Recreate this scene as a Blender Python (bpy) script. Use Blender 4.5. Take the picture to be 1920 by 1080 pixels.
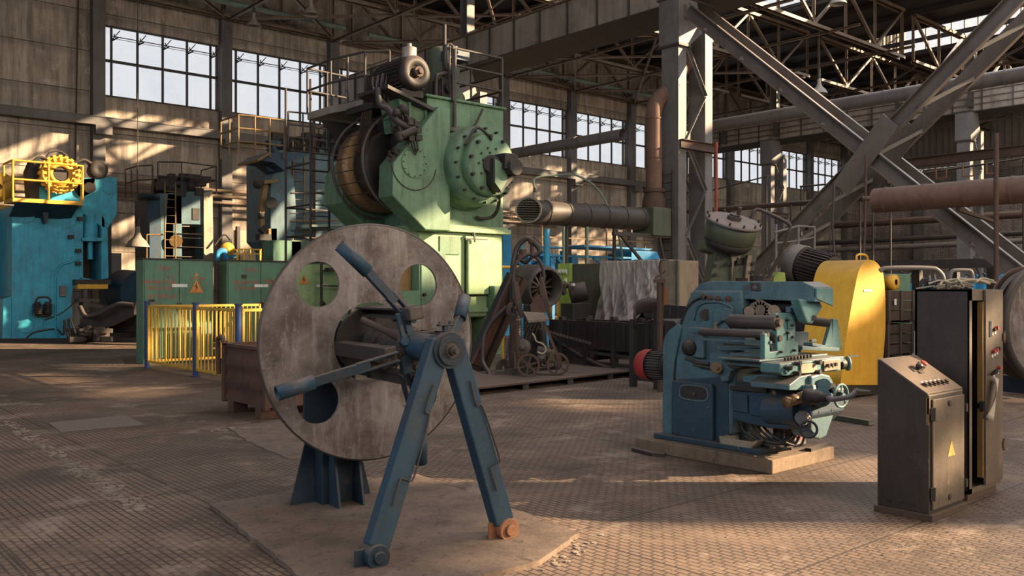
import bpy, math, random
from mathutils import Vector as V, Matrix, Euler
random.seed(7)
for o in list(bpy.data.objects): bpy.data.objects.remove(o)
S = bpy.context.scene
COL = S.collection
# ---------------------------------------------------------------- camera
F = 1664.0; H = 1.7; TH = math.radians(48.93)
cd = bpy.data.cameras.new('camera'); cam = bpy.data.objects.new('camera', cd); COL.objects.link(cam)
cam.location = (0, 0, H); cam.rotation_euler = (math.pi/2, 0, TH-math.pi/2)
cd.sensor_width = 36; cd.lens = F/1920*36; cd.clip_start = .05; cd.clip_end = 400
S.camera = cam
FW = V((math.cos(TH), math.sin(TH), 0)); RT = V((math.sin(TH), -math.cos(TH), 0)); UP = V((0, 0, 1)); CP = V((0, 0, H))
# ---------------------------------------------------------------- world, sun, lights, exposure
w = bpy.data.worlds.new('sky'); S.world = w; w.use_nodes = True
bg = w.node_tree.nodes['Background']; bg.inputs[0].default_value = (.96, .97, 1, 1); bg.inputs[1].default_value = .50
SUND = V((-1.15, 1, -.60)).normalized()
sl = bpy.data.lights.new('sun', 'SUN'); sl.energy = 12.5; sl.angle = math.radians(.7); sl.color = (1, .72, .44)
so = bpy.data.objects.new('sun', sl); COL.objects.link(so); so.rotation_euler = SUND.to_track_quat('-Z', 'Y').to_euler(); so.location = (60, -30, 30)
def area(name, loc, d, sx, sy, e, c):
    l = bpy.data.lights.new(name, 'AREA'); l.shape = 'RECTANGLE'; l.size = sx; l.size_y = sy; l.energy = e; l.color = c
    o = bpy.data.objects.new(name, l); COL.objects.link(o); o.location = loc
    o.rotation_euler = V(d).to_track_quat('-Z', 'Y').to_euler(); return o
area('fill_rear', (22, -13.2, 8.5), (0, 1, -.12), 56, 7, 4800, (1, .80, .61))  # added warm fill light; the wall behind it has no windows
area('fill_left', (-11.7, 8, 8.5), (1, .1, -.2), 36, 5, 1100, (.80, .88, 1))  # added cool fill light for the left-facing sides
area('daylight_roof_lantern', (37, 12, 17.5), (-.25, 0, -1), 12, 34, 2600, (.88, .93, 1))
area('fill_roof_near', (12, 6, 17.5), (0, 0, -1), 10, 14, 1000, (.95, .93, 1))  # added fill light under solid roof, no lantern above it
area('daylight_roof_lantern_far', (60, 14, 17.5), (0, 0, -1), 8, 30, 2200, (1, .93, .84))
vs = S.view_settings; vs.view_transform = 'Standard'; vs.look = 'None'; vs.gamma = 1; vs.use_curve_mapping = False; vs.exposure = .78
# ---------------------------------------------------------------- pixel to world
def ray(px, py): return FW + RT*((px-960)/F) + UP*((540-py)/F)
def pD(px, py, d): return CP + ray(px, py)*d
def pX(px, py, X): r = ray(px, py); return CP + r*(X/r.x)
def pY(px, py, Y): r = ray(px, py); return CP + r*(Y/r.y)
def pZ(px, py, z=0): r = ray(px, py); return CP + r*((z-H)/r.z)
# ---------------------------------------------------------------- mesh builder
class MB:
    def __init__(s): s.v = []; s.f = []; s.s = []
    def add(s, vs, fs, sm=False):
        o = len(s.v); s.v += [V(p) for p in vs]
        for f in fs: s.f.append([i+o for i in f]); s.s.append(sm)
        return s
    def box(s, a, b):
        x0, x1 = sorted((a[0], b[0])); y0, y1 = sorted((a[1], b[1])); z0, z1 = sorted((a[2], b[2]))
        return s.add([(x0,y0,z0),(x1,y0,z0),(x1,y1,z0),(x0,y1,z0),(x0,y0,z1),(x1,y0,z1),(x1,y1,z1),(x0,y1,z1)],
                     [(0,3,2,1),(4,5,6,7),(0,1,5,4),(1,2,6,5),(2,3,7,6),(3,0,4,7)])
    def cb(s, c, sx, sy, sz): return s.box((c[0]-sx/2,c[1]-sy/2,c[2]-sz/2), (c[0]+sx/2,c[1]+sy/2,c[2]+sz/2))
    def frame(s, p0, p1, up=(0,0,1)):
        d = (V(p1)-V(p0)).normalized(); u = V(up)
        if abs(d.dot(u)) > .98: u = V((0,1,0)) if abs(d.y) < .9 else V((1,0,0))
        a = d.cross(u).normalized(); b = a.cross(d).normalized(); return d, a, b
    def beam(s, p0, p1, w, h, up=(0,0,1)):
        d, a, b = s.frame(p0, p1, up); p0 = V(p0); p1 = V(p1); q = []
        for p in (p0, p1): q += [p-a*w/2-b*h/2, p+a*w/2-b*h/2, p+a*w/2+b*h/2, p-a*w/2+b*h/2]
        return s.add(q, [(0,1,2,3),(7,6,5,4),(0,4,5,1),(1,5,6,2),(2,6,7,3),(3,7,4,0)])
    def ibeam(s, p0, p1, w, h, t=.02, up=(0,0,1)):
        d, a, b = s.frame(p0, p1, up); p0 = V(p0); p1 = V(p1)
        s.beam(p0+b*(h/2-t/2), p1+b*(h/2-t/2), w, t, b); s.beam(p0-b*(h/2-t/2), p1-b*(h/2-t/2), w, t, b)
        return s.beam(p0, p1, t, h-2*t, b)
    def chan(s, p0, p1, w, h, t=.02, up=(0,0,1), side=1):
        d, a, b = s.frame(p0, p1, up); p0 = V(p0); p1 = V(p1)
        s.beam(p0+b*(h/2-t/2), p1+b*(h/2-t/2), w, t, b); s.beam(p0-b*(h/2-t/2), p1-b*(h/2-t/2), w, t, b)
        o = a*side*(w/2-t/2); return s.beam(p0+o, p1+o, t, h-2*t, b)
    def ang(s, p0, p1, w, t=.015, up=(0,0,1)):
        d, a, b = s.frame(p0, p1, up); p0 = V(p0); p1 = V(p1)
        s.beam(p0, p1, w, t, b); o = a*(w/2-t/2)+b*(-w/2); return s.beam(p0+o, p1+o, t, w, b)
    def lathe(s, c, ax, prof, n=24, sm=True, a0=0, a1=None):
        ax = V(ax).normalized(); t = V((0,0,1)) if abs(ax.z) < .9 else V((1,0,0))
        u = ax.cross(t).normalized(); w_ = ax.cross(u); c = V(c); m = len(prof); q = []
        full = a1 is None; k = n if full else n+1
        for i in range(k):
            an = a0+(2*math.pi if full else (a1-a0))*i/n
            e = u*math.cos(an)+w_*math.sin(an)
            for r, h in prof: q.append(c+ax*h+e*r)
        fs = []
        for i in range(n):
            j = (i+1) % k if full else i+1
            for l in range(m-1): fs.append((i*m+l, i*m+l+1, j*m+l+1, j*m+l))
        return s.add(q, fs, sm)
    def cyl(s, p0, p1, r, r1=None, n=16, cap=True):
        p0 = V(p0); p1 = V(p1); r1 = r if r1 is None else r1; L = (p1-p0).length; ax = (p1-p0)/L
        t = V((0,0,1)) if abs(ax.z) < .9 else V((1,0,0)); u = ax.cross(t).normalized(); w_ = ax.cross(u)
        q = []
        for p, rr in ((p0, r), (p1, r1)):
            for i in range(n): a = 2*math.pi*i/n; q.append(p+u*math.cos(a)*rr+w_*math.sin(a)*rr)
        s.add(q, [(i, i+n, (i+1) % n+n, (i+1) % n) for i in range(n)], True)
        if cap:
            s.add(q[:n], [tuple(range(n))]); s.add(q[n:], [tuple(range(n-1, -1, -1))])
        return s
    def tube(s, pts, r, n=8, cap=True):
        pts = [V(p) for p in pts]; q = []; pu = None
        for i, p in enumerate(pts):
            d = (pts[min(i+1, len(pts)-1)]-pts[max(i-1, 0)]).normalized()
            if pu is None:
                t = V((0,0,1)) if abs(d.z) < .9 else V((1,0,0)); pu = d.cross(t).normalized()
            u = (pu-d*pu.dot(d)).normalized(); pu = u; w_ = d.cross(u)
            for k in range(n): a = 2*math.pi*k/n; q.append(p+u*math.cos(a)*r+w_*math.sin(a)*r)
        fs = [(i*n+k, i*n+(k+1) % n, (i+1)*n+(k+1) % n, (i+1)*n+k) for i in range(len(pts)-1) for k in range(n)]
        s.add(q, fs, True)
        if cap: s.add(q[:n], [tuple(range(n-1, -1, -1))]); s.add(q[-n:], [tuple(range(n))])
        return s
    def prism(s, pts, vec, sm=False):
        pts = [V(p) for p in pts]; n = len(pts); vec = V(vec)
        nr = V((0,0,0))
        for i in range(n): nr += pts[i].cross(pts[(i+1) % n])
        if nr.dot(vec) > 0: pts = pts[::-1]
        s.add(pts+[p+vec for p in pts], [tuple(range(n)), tuple(range(2*n-1, n-1, -1))])
        s.add(pts+[p+vec for p in pts], [(i, i+n, (i+1) % n+n, (i+1) % n) for i in range(n)], sm)
        return s
    def ring(s, c, ax, ro, ri, t, n=32):   # annulus of thickness t from c along ax
        return s.lathe(c, ax, [(ri,0),(ro,0),(ro,t),(ri,t),(ri,0)], n, False)
    def sph(s, c, r, n=12, sc=(1,1,1)):
        q = []; m = n//2
        for i in range(m+1):
            a = math.pi*i/m
            for k in range(n):
                b = 2*math.pi*k/n; q.append((c[0]+r*sc[0]*math.sin(a)*math.cos(b), c[1]+r*sc[1]*math.sin(a)*math.sin(b), c[2]+r*sc[2]*math.cos(a)))
        return s.add(q, [(i*n+k, (i+1)*n+k, (i+1)*n+(k+1) % n, i*n+(k+1) % n) for i in range(m) for k in range(n)], True)
    def holeplate(s, c, u, w_, nrm, t, R, holes, n=96):
        """disc with round holes: outer radius R, holes [(x,y,r)] in the u,w plane"""
        from mathutils.geometry import tessellate_polygon
        c = V(c); u = V(u); w_ = V(w_); nrm = V(nrm)
        loops = [[V((R*math.cos(2*math.pi*i/n), R*math.sin(2*math.pi*i/n), 0)) for i in range(n)]]
        for hx, hy, hr in holes: loops.append([V((hx+hr*math.cos(-2*math.pi*i/40), hy+hr*math.sin(-2*math.pi*i/40), 0)) for i in range(40)])
        tr = tessellate_polygon(loops); flat = [p for l in loops for p in l]
        P = [c+u*p.x+w_*p.y for p in flat]; Q = [p+nrm*t for p in P]
        s.add(P, [tuple(x) for x in tr]); s.add(Q, [tuple(reversed(x)) for x in tr])
        o = 0
        for l in loops:
            k = len(l); s.add(P[o:o+k]+Q[o:o+k], [(i, (i+1) % k, (i+1) % k+k, i+k) for i in range(k)], True); o += k
        return s
MATX = {}
def _mesh(name, mb, mat, inv, bevel):
    me = bpy.data.meshes.new(name); me.from_pydata([tuple(inv @ p) for p in mb.v], [], mb.f)
    me.polygons.foreach_set('use_smooth', mb.s); me.materials.append(mat); me.update()
    if bevel is None:
        pass
    return me
def _obj(name, mb, mat, inv, bevel=0, norm=True):
    me = _mesh(name, mb, mat, inv, bevel); o = bpy.data.objects.new(name, me); COL.objects.link(o)
    if norm:
        import bmesh
        b = bmesh.new(); b.from_mesh(me); bmesh.ops.remove_doubles(b, verts=b.verts, dist=.00005) if bevel else None
        bmesh.ops.recalc_face_normals(b, faces=b.faces); b.to_mesh(me); b.free()
    if bevel:
        m = o.modifiers.new('bevel', 'BEVEL'); m.width = bevel; m.segments = 2; m.limit_method = 'ANGLE'; m.angle_limit = math.radians(40)
    return o
def thing(name, label, cat, loc=(0,0,0), rz=0, group=None):
    o = bpy.data.objects.new(name, None); COL.objects.link(o); o.empty_display_size = .2
    o.location = loc; o.rotation_euler = (0,0,rz); o['label'] = label; o['category'] = cat
    if group: o['group'] = group
    MATX[o] = (Matrix.Translation(V(loc)) @ Matrix.Rotation(rz, 4, 'Z')).inverted(); return o
def pieces(name, mbs, mat, par, **k):
    for b in mbs: part(name, b, mat, par, **k)
def part(name, mb, mat, par, bevel=0, local=False, label=None, stuff=False):
    inv = MATX[par]; o = _obj(name, mb, mat, Matrix.Identity(4) if local else inv, bevel); o.parent = par; MATX[o] = inv
    if label: o['label'] = label
    if stuff: o['kind'] = 'stuff'
    return o
def solo(name, mb, mat, label, cat, group=None, bevel=0, org=None):
    org = V(org) if org is not None else mb.v[0].copy()
    o = _obj(name, mb, mat, Matrix.Translation(-org), bevel); o.location = org; o['label'] = label; o['category'] = cat
    if group: o['group'] = group
    MATX[o] = Matrix.Translation(-org); return o
def struct(name, mb, mat, par=None, bevel=0):
    o = _obj(name, mb, mat, Matrix.Identity(4) if par is None else MATX[par], bevel)
    if par is None: o['kind'] = 'structure'
    else: o.parent = par
    MATX[o] = Matrix.Identity(4); return o
def dup(root, loc, rz=0, label=None, group=None, sc=None):
    def cp(o, par):
        c = o.copy(); COL.objects.link(c)
        if par is not None: c.parent = par
        for ch in [x for x in list(COL.objects) if x.parent is o]: cp(ch, c)
        return c
    r = cp(root, None); r.location = loc; r.rotation_euler = (0,0,rz)
    if sc: r.scale = sc
    if label: r['label'] = label
    if group: r['group'] = group
    return r
def arc(c, u, w_, r, a0, a1, n=10):
    c = V(c); u = V(u); w_ = V(w_)
    return [c+u*r*math.cos(a0+(a1-a0)*i/n)+w_*r*math.sin(a0+(a1-a0)*i/n) for i in range(n+1)]
def smoothp(pts, k=6):
    """catmull-rom through points"""
    P = [V(p) for p in pts]; P = [P[0]*2-P[1]]+P+[P[-1]*2-P[-2]]; out = []
    for i in range(1, len(P)-2):
        a, b, c, d = P[i-1:i+3]
        for j in range(k):
            t = j/k; out.append(.5*((2*b)+(c-a)*t+(2*a-5*b+4*c-d)*t*t+(3*b-a-3*c+d)*t**3))
    out.append(P[-2]); return out
X_ = V((1,0,0)); Y_ = V((0,1,0)); Z_ = V((0,0,1))
# ---------------------------------------------------------------- materials
def newmat(name):
    m = bpy.data.materials.new(name); m.use_nodes = True; nt = m.node_tree; nt.nodes.clear()
    o = nt.nodes.new('ShaderNodeOutputMaterial'); p = nt.nodes.new('ShaderNodeBsdfPrincipled'); nt.links.new(p.outputs[0], o.inputs[0]); return m, nt, p
def N(nt, t, **k):
    n = nt.nodes.new(t)
    for a, b in k.items():
        if a in n.inputs: n.inputs[a].default_value = b
        else: setattr(n, a, b)
    return n
def ramp(nt, src, a, b, ca=(0,0,0,1), cb=(1,1,1,1)):
    r = nt.nodes.new('ShaderNodeValToRGB'); r.color_ramp.elements[0].position = a; r.color_ramp.elements[1].position = b
    r.color_ramp.elements[0].color = ca; r.color_ramp.elements[1].color = cb; nt.links.new(src, r.inputs[0]); return r.outputs[0]
def mix(nt, f, a, b, mode='MIX'):
    n = nt.nodes.new('ShaderNodeMix'); n.data_type = 'RGBA'; n.blend_type = mode
    for i, x in ((0, f), (6, a), (7, b)):
        if isinstance(x, (int, float)): n.inputs[i].default_value = x
        elif isinstance(x, tuple): n.inputs[i].default_value = x if len(x) == 4 else x+(1,)
        else: nt.links.new(x, n.inputs[i])
    return n.outputs[2]
def noise(nt, co, scale, detail=5, rough=.6, sc=None, loc=None):
    if sc is not None or loc is not None:
        mp = N(nt, 'ShaderNodeMapping'); mp.inputs['Scale'].default_value = sc or (1,1,1)
        if loc: mp.inputs['Location'].default_value = loc
        nt.links.new(co, mp.inputs[0]); co = mp.outputs[0]
    n = N(nt, 'ShaderNodeTexNoise', Scale=scale, Detail=detail, Roughness=rough); nt.links.new(co, n.inputs['Vector']); return n.outputs[0]
def mathn(nt, op, a, b=None):
    n = nt.nodes.new('ShaderNodeMath'); n.operation = op
    for i, x in ((0, a), (1, b)):
        if x is None: continue
        if isinstance(x, (int, float)): n.inputs[i].default_value = x
        else: nt.links.new(x, n.inputs[i])
    return n.outputs[0]
DUST = (.175, .132, .104)
def paint(name, c, c2=None, chip=(.10,.06,.04), amt=.5, rough=.55, metal=0, dust=.5, streak=.4, scale=1.0, bump=.15, spec=.4, grime=.45):
    """worn paint: tone variation, rusty chips, grime streaks, settled dust on top faces"""
    m, nt, p = newmat(name); L = nt.links
    co = N(nt, 'ShaderNodeTexCoord').outputs['Object']
    c2 = c2 or tuple(x*.6 for x in c)
    a = noise(nt, co, 1.6*scale, 6, .65); col = mix(nt, ramp(nt, a, .35, .68), c, c2)
    st = noise(nt, co, 3*scale, 5, .6, sc=(3,3,.35)); col = mix(nt, mathn(nt, 'MULTIPLY', ramp(nt, st, .48, .75), streak), col, tuple(x*.35 for x in c2))
    ch = noise(nt, co, 5.5*scale, 8, .72, loc=(3,1,7)); th = .72-.2*amt
    col = mix(nt, ramp(nt, ch, th, th+.05), col, chip)
    gr = noise(nt, co, 2.4*scale, 9, .78, loc=(5,8,2)); col = mix(nt, mathn(nt, 'MULTIPLY', ramp(nt, gr, .50, .66), grime), col, (.060,.046,.038))
    fine = noise(nt, co, 38, 3, .7); col = mix(nt, mathn(nt, 'MULTIPLY', ramp(nt, fine, .5, .85), .35), col, tuple(min(1, x*1.6+.02) for x in c))
    g = N(nt, 'ShaderNodeNewGeometry'); sx = N(nt, 'ShaderNodeSeparateXYZ'); L.new(g.outputs['Normal'], sx.inputs[0])
    d = mathn(nt, 'MULTIPLY', ramp(nt, sx.outputs[2], .35, .85), dust)
    col = mix(nt, mathn(nt, 'MULTIPLY', d, ramp(nt, a, .1, .45)), col, DUST)
    L.new(col, p.inputs['Base Color'])
    rr = mix(nt, ramp(nt, ch, th, th+.05), (rough,)*3, (.9,)*3); L.new(rr, p.inputs['Roughness'])
    p.inputs['Metallic'].default_value = metal; p.inputs['Specular IOR Level'].default_value = spec
    if bump:
        b = N(nt, 'ShaderNodeBump', Strength=bump, Distance=.01); L.new(ch, b.inputs['Height']); L.new(b.outputs[0], p.inputs['Normal'])
    return m
M = {}
M['blue'] = paint('blue_paint', (.016,.054,.092), (.010,.034,.060), amt=.45, dust=.6)
M['navy'] = paint('navy_paint', (.010,.027,.047), (.007,.018,.031), chip=(.09,.055,.035), amt=.4, dust=.7)
M['press_blue'] = paint('press_blue_paint', (.035,.36,.50), (.026,.22,.33), amt=.35, dust=.4, streak=.5, grime=.3)
M['sky_blue'] = paint('sky_blue_paint', (.02,.27,.52), (.02,.17,.33), amt=.2, dust=.4)
M['teal'] = paint('teal_paint', (.080,.158,.185), (.042,.090,.112), amt=.5, dust=.75, rough=.5)
M['teal_light'] = paint('light_teal_paint', (.085,.205,.215), (.050,.135,.155), amt=.45, dust=.6)
M['mill_blue'] = paint('dark_blue_paint', (.024,.054,.085), (.015,.036,.058), chip=(.25,.28,.2), amt=.28, dust=.6)
M['green'] = paint('green_paint', (.115,.215,.125), (.065,.14,.085), chip=(.11,.055,.035), amt=.42, dust=.35, streak=.75, scale=.7)
M['green_light'] = paint('light_green_paint', (.25,.36,.18), (.19,.30,.15), chip=(.20,.08,.05), amt=.35, dust=.35, streak=.25, scale=.7)
M['green_cab'] = paint('cabinet_green_paint', (.075,.19,.125), (.05,.13,.09), amt=.3, dust=.4, streak=.5)
M['green_olive'] = paint('olive_green_paint', (.072,.090,.056), (.045,.055,.040), amt=.55, dust=.3)
M['lime'] = paint('lime_green_paint', (.24,.33,.06), (.18,.27,.05), amt=.2, dust=.2)
M['yellow'] = paint('yellow_paint', (.62,.36,.035), (.45,.25,.03), amt=.25, dust=.3, streak=.3)
M['guard_yellow'] = paint('guard_yellow_paint', (.60,.34,.03), (.46,.26,.02), amt=.16, dust=.3, streak=.2, bump=.3, grime=.15)
M['yellow_dull'] = paint('dull_yellow_paint', (.21,.130,.042), (.14,.085,.033), amt=.5, dust=.4)
M['fence_blue'] = paint('fence_blue_paint', (.02,.05,.16), (.015,.035,.10), amt=.3)
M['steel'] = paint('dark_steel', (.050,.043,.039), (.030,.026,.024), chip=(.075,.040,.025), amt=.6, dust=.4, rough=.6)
M['truss'] = paint('truss_steel', (.175,.122,.085), (.105,.075,.055), chip=(.11,.05,.028), amt=.55, dust=.4, scale=.5)
M['girder'] = paint('grey_girder_paint', (.30,.255,.215), (.20,.17,.142), chip=(.12,.06,.035), amt=.4, dust=.5, scale=.35, streak=.6)
M['column'] = paint('grey_column_paint', (.135,.128,.126), (.09,.085,.083), chip=(.13,.065,.035), amt=.35, dust=.4, scale=.4)
M['brace'] = paint('brace_steel', (.115,.095,.085), (.075,.062,.055), chip=(.10,.05,.03), amt=.45, dust=.7, scale=.5)
M['rust'] = paint('rusty_steel', (.080,.048,.036), (.048,.030,.024), chip=(.05,.03,.02), amt=.6, dust=.5, rough=.8)
M['rust_duct'] = paint('rusty_duct', (.15,.082,.058), (.09,.052,.04), chip=(.17,.07,.04), amt=.5, dust=.6, rough=.7, scale=.8)
M['duct'] = paint('grey_duct', (.046,.039,.036), (.028,.024,.023), amt=.4, dust=.2, scale=.8)
M['pipe'] = paint('grey_pipe', (.14,.125,.125), (.10,.09,.09), amt=.4, dust=.7, scale=.5)
M['pipe_green'] = paint('pale_green_pipe', (.17,.24,.20), (.12,.18,.15), amt=.25, dust=.5)
M['crate'] = paint('rusty_brown_crate', (.10,.045,.030), (.055,.027,.02), chip=(.14,.06,.03), amt=.5, dust=.6, rough=.8)
M['wood'] = paint('dark_wood', (.065,.045,.036), (.03,.022,.018), amt=.4, dust=.6, rough=.9)
M['dark'] = paint('oily_black', (.024,.020,.019), (.015,.013,.012), chip=(.05,.034,.025), amt=.45, dust=.5, rough=.6)
M['rubber'] = paint('cable_rubber', (.03,.026,.024), (.02,.018,.017), amt=.1, dust=.5, bump=0)
M['iron'] = paint('bare_iron', (.085,.073,.066), (.05,.042,.039), chip=(.10,.055,.03), amt=.6, metal=.3, rough=.5, dust=.35)
M['bronze'] = paint('tarnished_rim', (.24,.15,.07), (.13,.085,.045), amt=.5, metal=.4, rough=.45, dust=.2)
M['orange'] = paint('orange_rust', (.26,.11,.05), (.16,.07,.035), amt=.3)
M['red'] = paint('red_paint', (.38,.03,.025), (.25,.02,.02), amt=.3, dust=.2)
M['redpipe'] = paint('red_pipe_paint', (.30,.05,.02), (.2,.04,.02), amt=.2, dust=.1)
M['cream'] = paint('cream_panel', (.36,.31,.22), (.26,.22,.16), amt=.35, dust=.2)
M['black_cab'] = paint('dirty_shaded_cabinet', (.036,.029,.024), (.024,.019,.017), chip=(.12,.08,.05), amt=.25, dust=.7, rough=.5, scale=1.2)  # dirt, plus the shade of the cabinet sides put into the colour
M['cab_front'] = paint('dusty_lit_cabinet_front', (.125,.095,.066), (.070,.054,.042), chip=(.20,.15,.10), amt=.5, dust=.4, rough=.55, scale=1.4)  # lighter copy for the fronts: dust, plus sunlight put into the colour
M['box_tan'] = paint('tan_cabinet_steel', (.25,.20,.14), (.17,.13,.095), amt=.5, dust=.3)
M['glass_lamp'] = paint('enamel_lamp', (.30,.28,.25), (.2,.18,.16), amt=.4, dust=.4)
M['white'] = paint('white_label', (.62,.62,.60), (.5,.5,.48), amt=.1, dust=.1, grime=.1)
M['paper'] = paint('paper', (.42,.39,.34), (.34,.31,.27), amt=0, dust=0)
M['sign_yellow'] = paint('sign_yellow', (.50,.20,.04), (.40,.16,.03), amt=.15, dust=0)
M['sign_dull'] = paint('sign_dull_yellow', (.45,.31,.07), (.38,.25,.06), amt=.2, dust=0)
M['sign_black'] = paint('sign_black', (.02,.018,.016), amt=0, dust=0)
M['stencil'] = paint('red_stencil', (.42,.045,.03), (.34,.05,.035), amt=.1, dust=0)
M['plastic'] = paint('black_plastic', (.02,.018,.017), amt=.05, dust=.5, rough=.4)
M['concrete'] = paint('slab_concrete', (.20,.145,.10), (.13,.095,.068), chip=(.09,.066,.05), amt=.5, dust=.2, rough=.95, scale=1.2, bump=.5)
M['debris'] = paint('pale_debris', (.27,.22,.17), (.17,.135,.105), amt=.3, dust=0, rough=1)
# disc: scuffed bare steel plate
def disc_mat():
    m, nt, p = newmat('scuffed_steel_disc'); L = nt.links
    co = N(nt, 'ShaderNodeTexCoord').outputs['Object']
    a = noise(nt, co, 2.6, 8, .68); col = mix(nt, ramp(nt, a, .40, .60), (.155,.140,.143), (.060,.048,.045))
    b = noise(nt, co, 3.5, 6, .65, sc=(2.5,1,.5), loc=(4,0,2)); col = mix(nt, mathn(nt,'MULTIPLY',ramp(nt, b, .5, .68),.75), col, (.25,.235,.235))
    c = noise(nt, co, 6, 7, .75, loc=(9,2,5)); col = mix(nt, mathn(nt,'MULTIPLY',ramp(nt, c, .55, .66),.6), col, (.075,.040,.028))
    d = noise(nt, co, 30, 5, .8); col = mix(nt, mathn(nt,'MULTIPLY',ramp(nt, d, .58, .72),.5), col, (.38,.36,.34))
    L.new(col, p.inputs['Base Color']); p.inputs['Metallic'].default_value = .25
    L.new(mix(nt, a, (.42,)*3, (.68,)*3), p.inputs['Roughness'])
    bp = N(nt, 'ShaderNodeBump', Strength=.15, Distance=.005); L.new(a, bp.inputs['Height']); L.new(bp.outputs[0], p.inputs['Normal']); return m
M['disc'] = disc_mat()
def floor_mat():
    m, nt, p = newmat('cast_iron_floor_plates'); L = nt.links
    co = N(nt, 'ShaderNodeTexCoord').outputs['Object']
    def brick(sx, sy, mortar, smooth=.1, off=0, loc=(0,0,0), rot=0):
        mp = N(nt, 'ShaderNodeMapping'); mp.inputs['Location'].default_value = loc; mp.inputs['Rotation'].default_value = (0,0,rot); L.new(co, mp.inputs[0])
        b = N(nt, 'ShaderNodeTexBrick'); b.offset = off; b.squash = 1
        b.inputs['Color1'].default_value = (1,1,1,1); b.inputs['Color2'].default_value = (.55,.55,.55,1); b.inputs['Mortar'].default_value = (0,0,0,1)
        b.inputs['Scale'].default_value = 1; b.inputs['Mortar Size'].default_value = mortar; b.inputs['Mortar Smooth'].default_value = smooth
        b.inputs['Brick Width'].default_value = sx; b.inputs['Row Height'].default_value = sy; L.new(mp.outputs[0], b.inputs[0]); return b
    cell = brick(.095, .056, .0090, .3, off=.5, loc=(.013,.02,0), rot=math.pi/2); plate = brick(1.5, 1.5, .012, .3, loc=(.2,.1,0))
    big = noise(nt, co, .35, 6, .62); mid = noise(nt, co, 1.3, 7, .7, loc=(2,5,0)); fine = noise(nt, co, 22, 5, .75)
    base = mix(nt, ramp(nt, big, .35, .65), (.200,.142,.104), (.105,.076,.060))
    pv = mix(nt, ramp(nt, plate.outputs[0], .3, 1), (.82,.82,.84), (1.12,1.1,1.05)); base = mix(nt, .6, base, mix(nt, 1.0, base, pv, 'MULTIPLY'))
    cv = mix(nt, ramp(nt, cell.outputs[0], .3, 1), (.85,.85,.88), (1.15,1.13,1.1)); base = mix(nt, .7, base, mix(nt, 1.0, base, cv, 'MULTIPLY'))
    # dusty patches hide the studs
    cover = ramp(nt, mid, .52, .70)
    gm = mathn(nt, 'MULTIPLY', cell.outputs[1], mathn(nt, 'SUBTRACT', 1.0, mathn(nt, 'MULTIPLY', cover, .85)))
    col = mix(nt, mathn(nt, 'MULTIPLY', gm, .75), base, (.040,.028,.022))
    col = mix(nt, mathn(nt, 'MULTIPLY', cover, .45), col, (.23,.165,.115))
    col = mix(nt, mathn(nt, 'MULTIPLY', plate.outputs[1], .8), col, (.05,.037,.03))
    gr = noise(nt, co, .55, 9, .74, loc=(3,8,0)); col = mix(nt, mathn(nt,'MULTIPLY',ramp(nt, gr, .49, .60),.65), col, (.055,.040,.033))
    sc2 = noise(nt, co, 1.0, 9, .8, loc=(13,2,0)); col = mix(nt, mathn(nt,'MULTIPLY',ramp(nt, sc2, .54, .62),.6), col, (.31,.24,.185))
    spl = noise(nt, co, 3.2, 8, .8, loc=(7,1,0)); col = mix(nt, mathn(nt,'MULTIPLY',ramp(nt, spl, .62, .7),.45), col, (.33,.27,.22))
    col = mix(nt, mathn(nt,'MULTIPLY',ramp(nt, fine, .66, .78),.5), col, (.40,.33,.27))
    oil = noise(nt, co, .8, 5, .6, loc=(1,9,0)); col = mix(nt, mathn(nt,'MULTIPLY',ramp(nt, oil, .56, .72),.55), col, (.055,.042,.036))
    L.new(col, p.inputs['Base Color']); p.inputs['Roughness'].default_value = .72; p.inputs['Specular IOR Level'].default_value = .35
    h = mathn(nt, 'ADD', mathn(nt, 'MULTIPLY', gm, -1.0), mathn(nt, 'MULTIPLY', mid, .8)); h = mathn(nt, 'ADD', h, mathn(nt, 'MULTIPLY', plate.outputs[1], -1.5)); h = mathn(nt, 'ADD', h, mathn(nt, 'MULTIPLY', fine, .5))
    bp = N(nt, 'ShaderNodeBump', Strength=.55, Distance=.012); L.new(h, bp.inputs['Height']); L.new(bp.outputs[0], p.inputs['Normal']); return m
M['floor'] = floor_mat()
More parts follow.
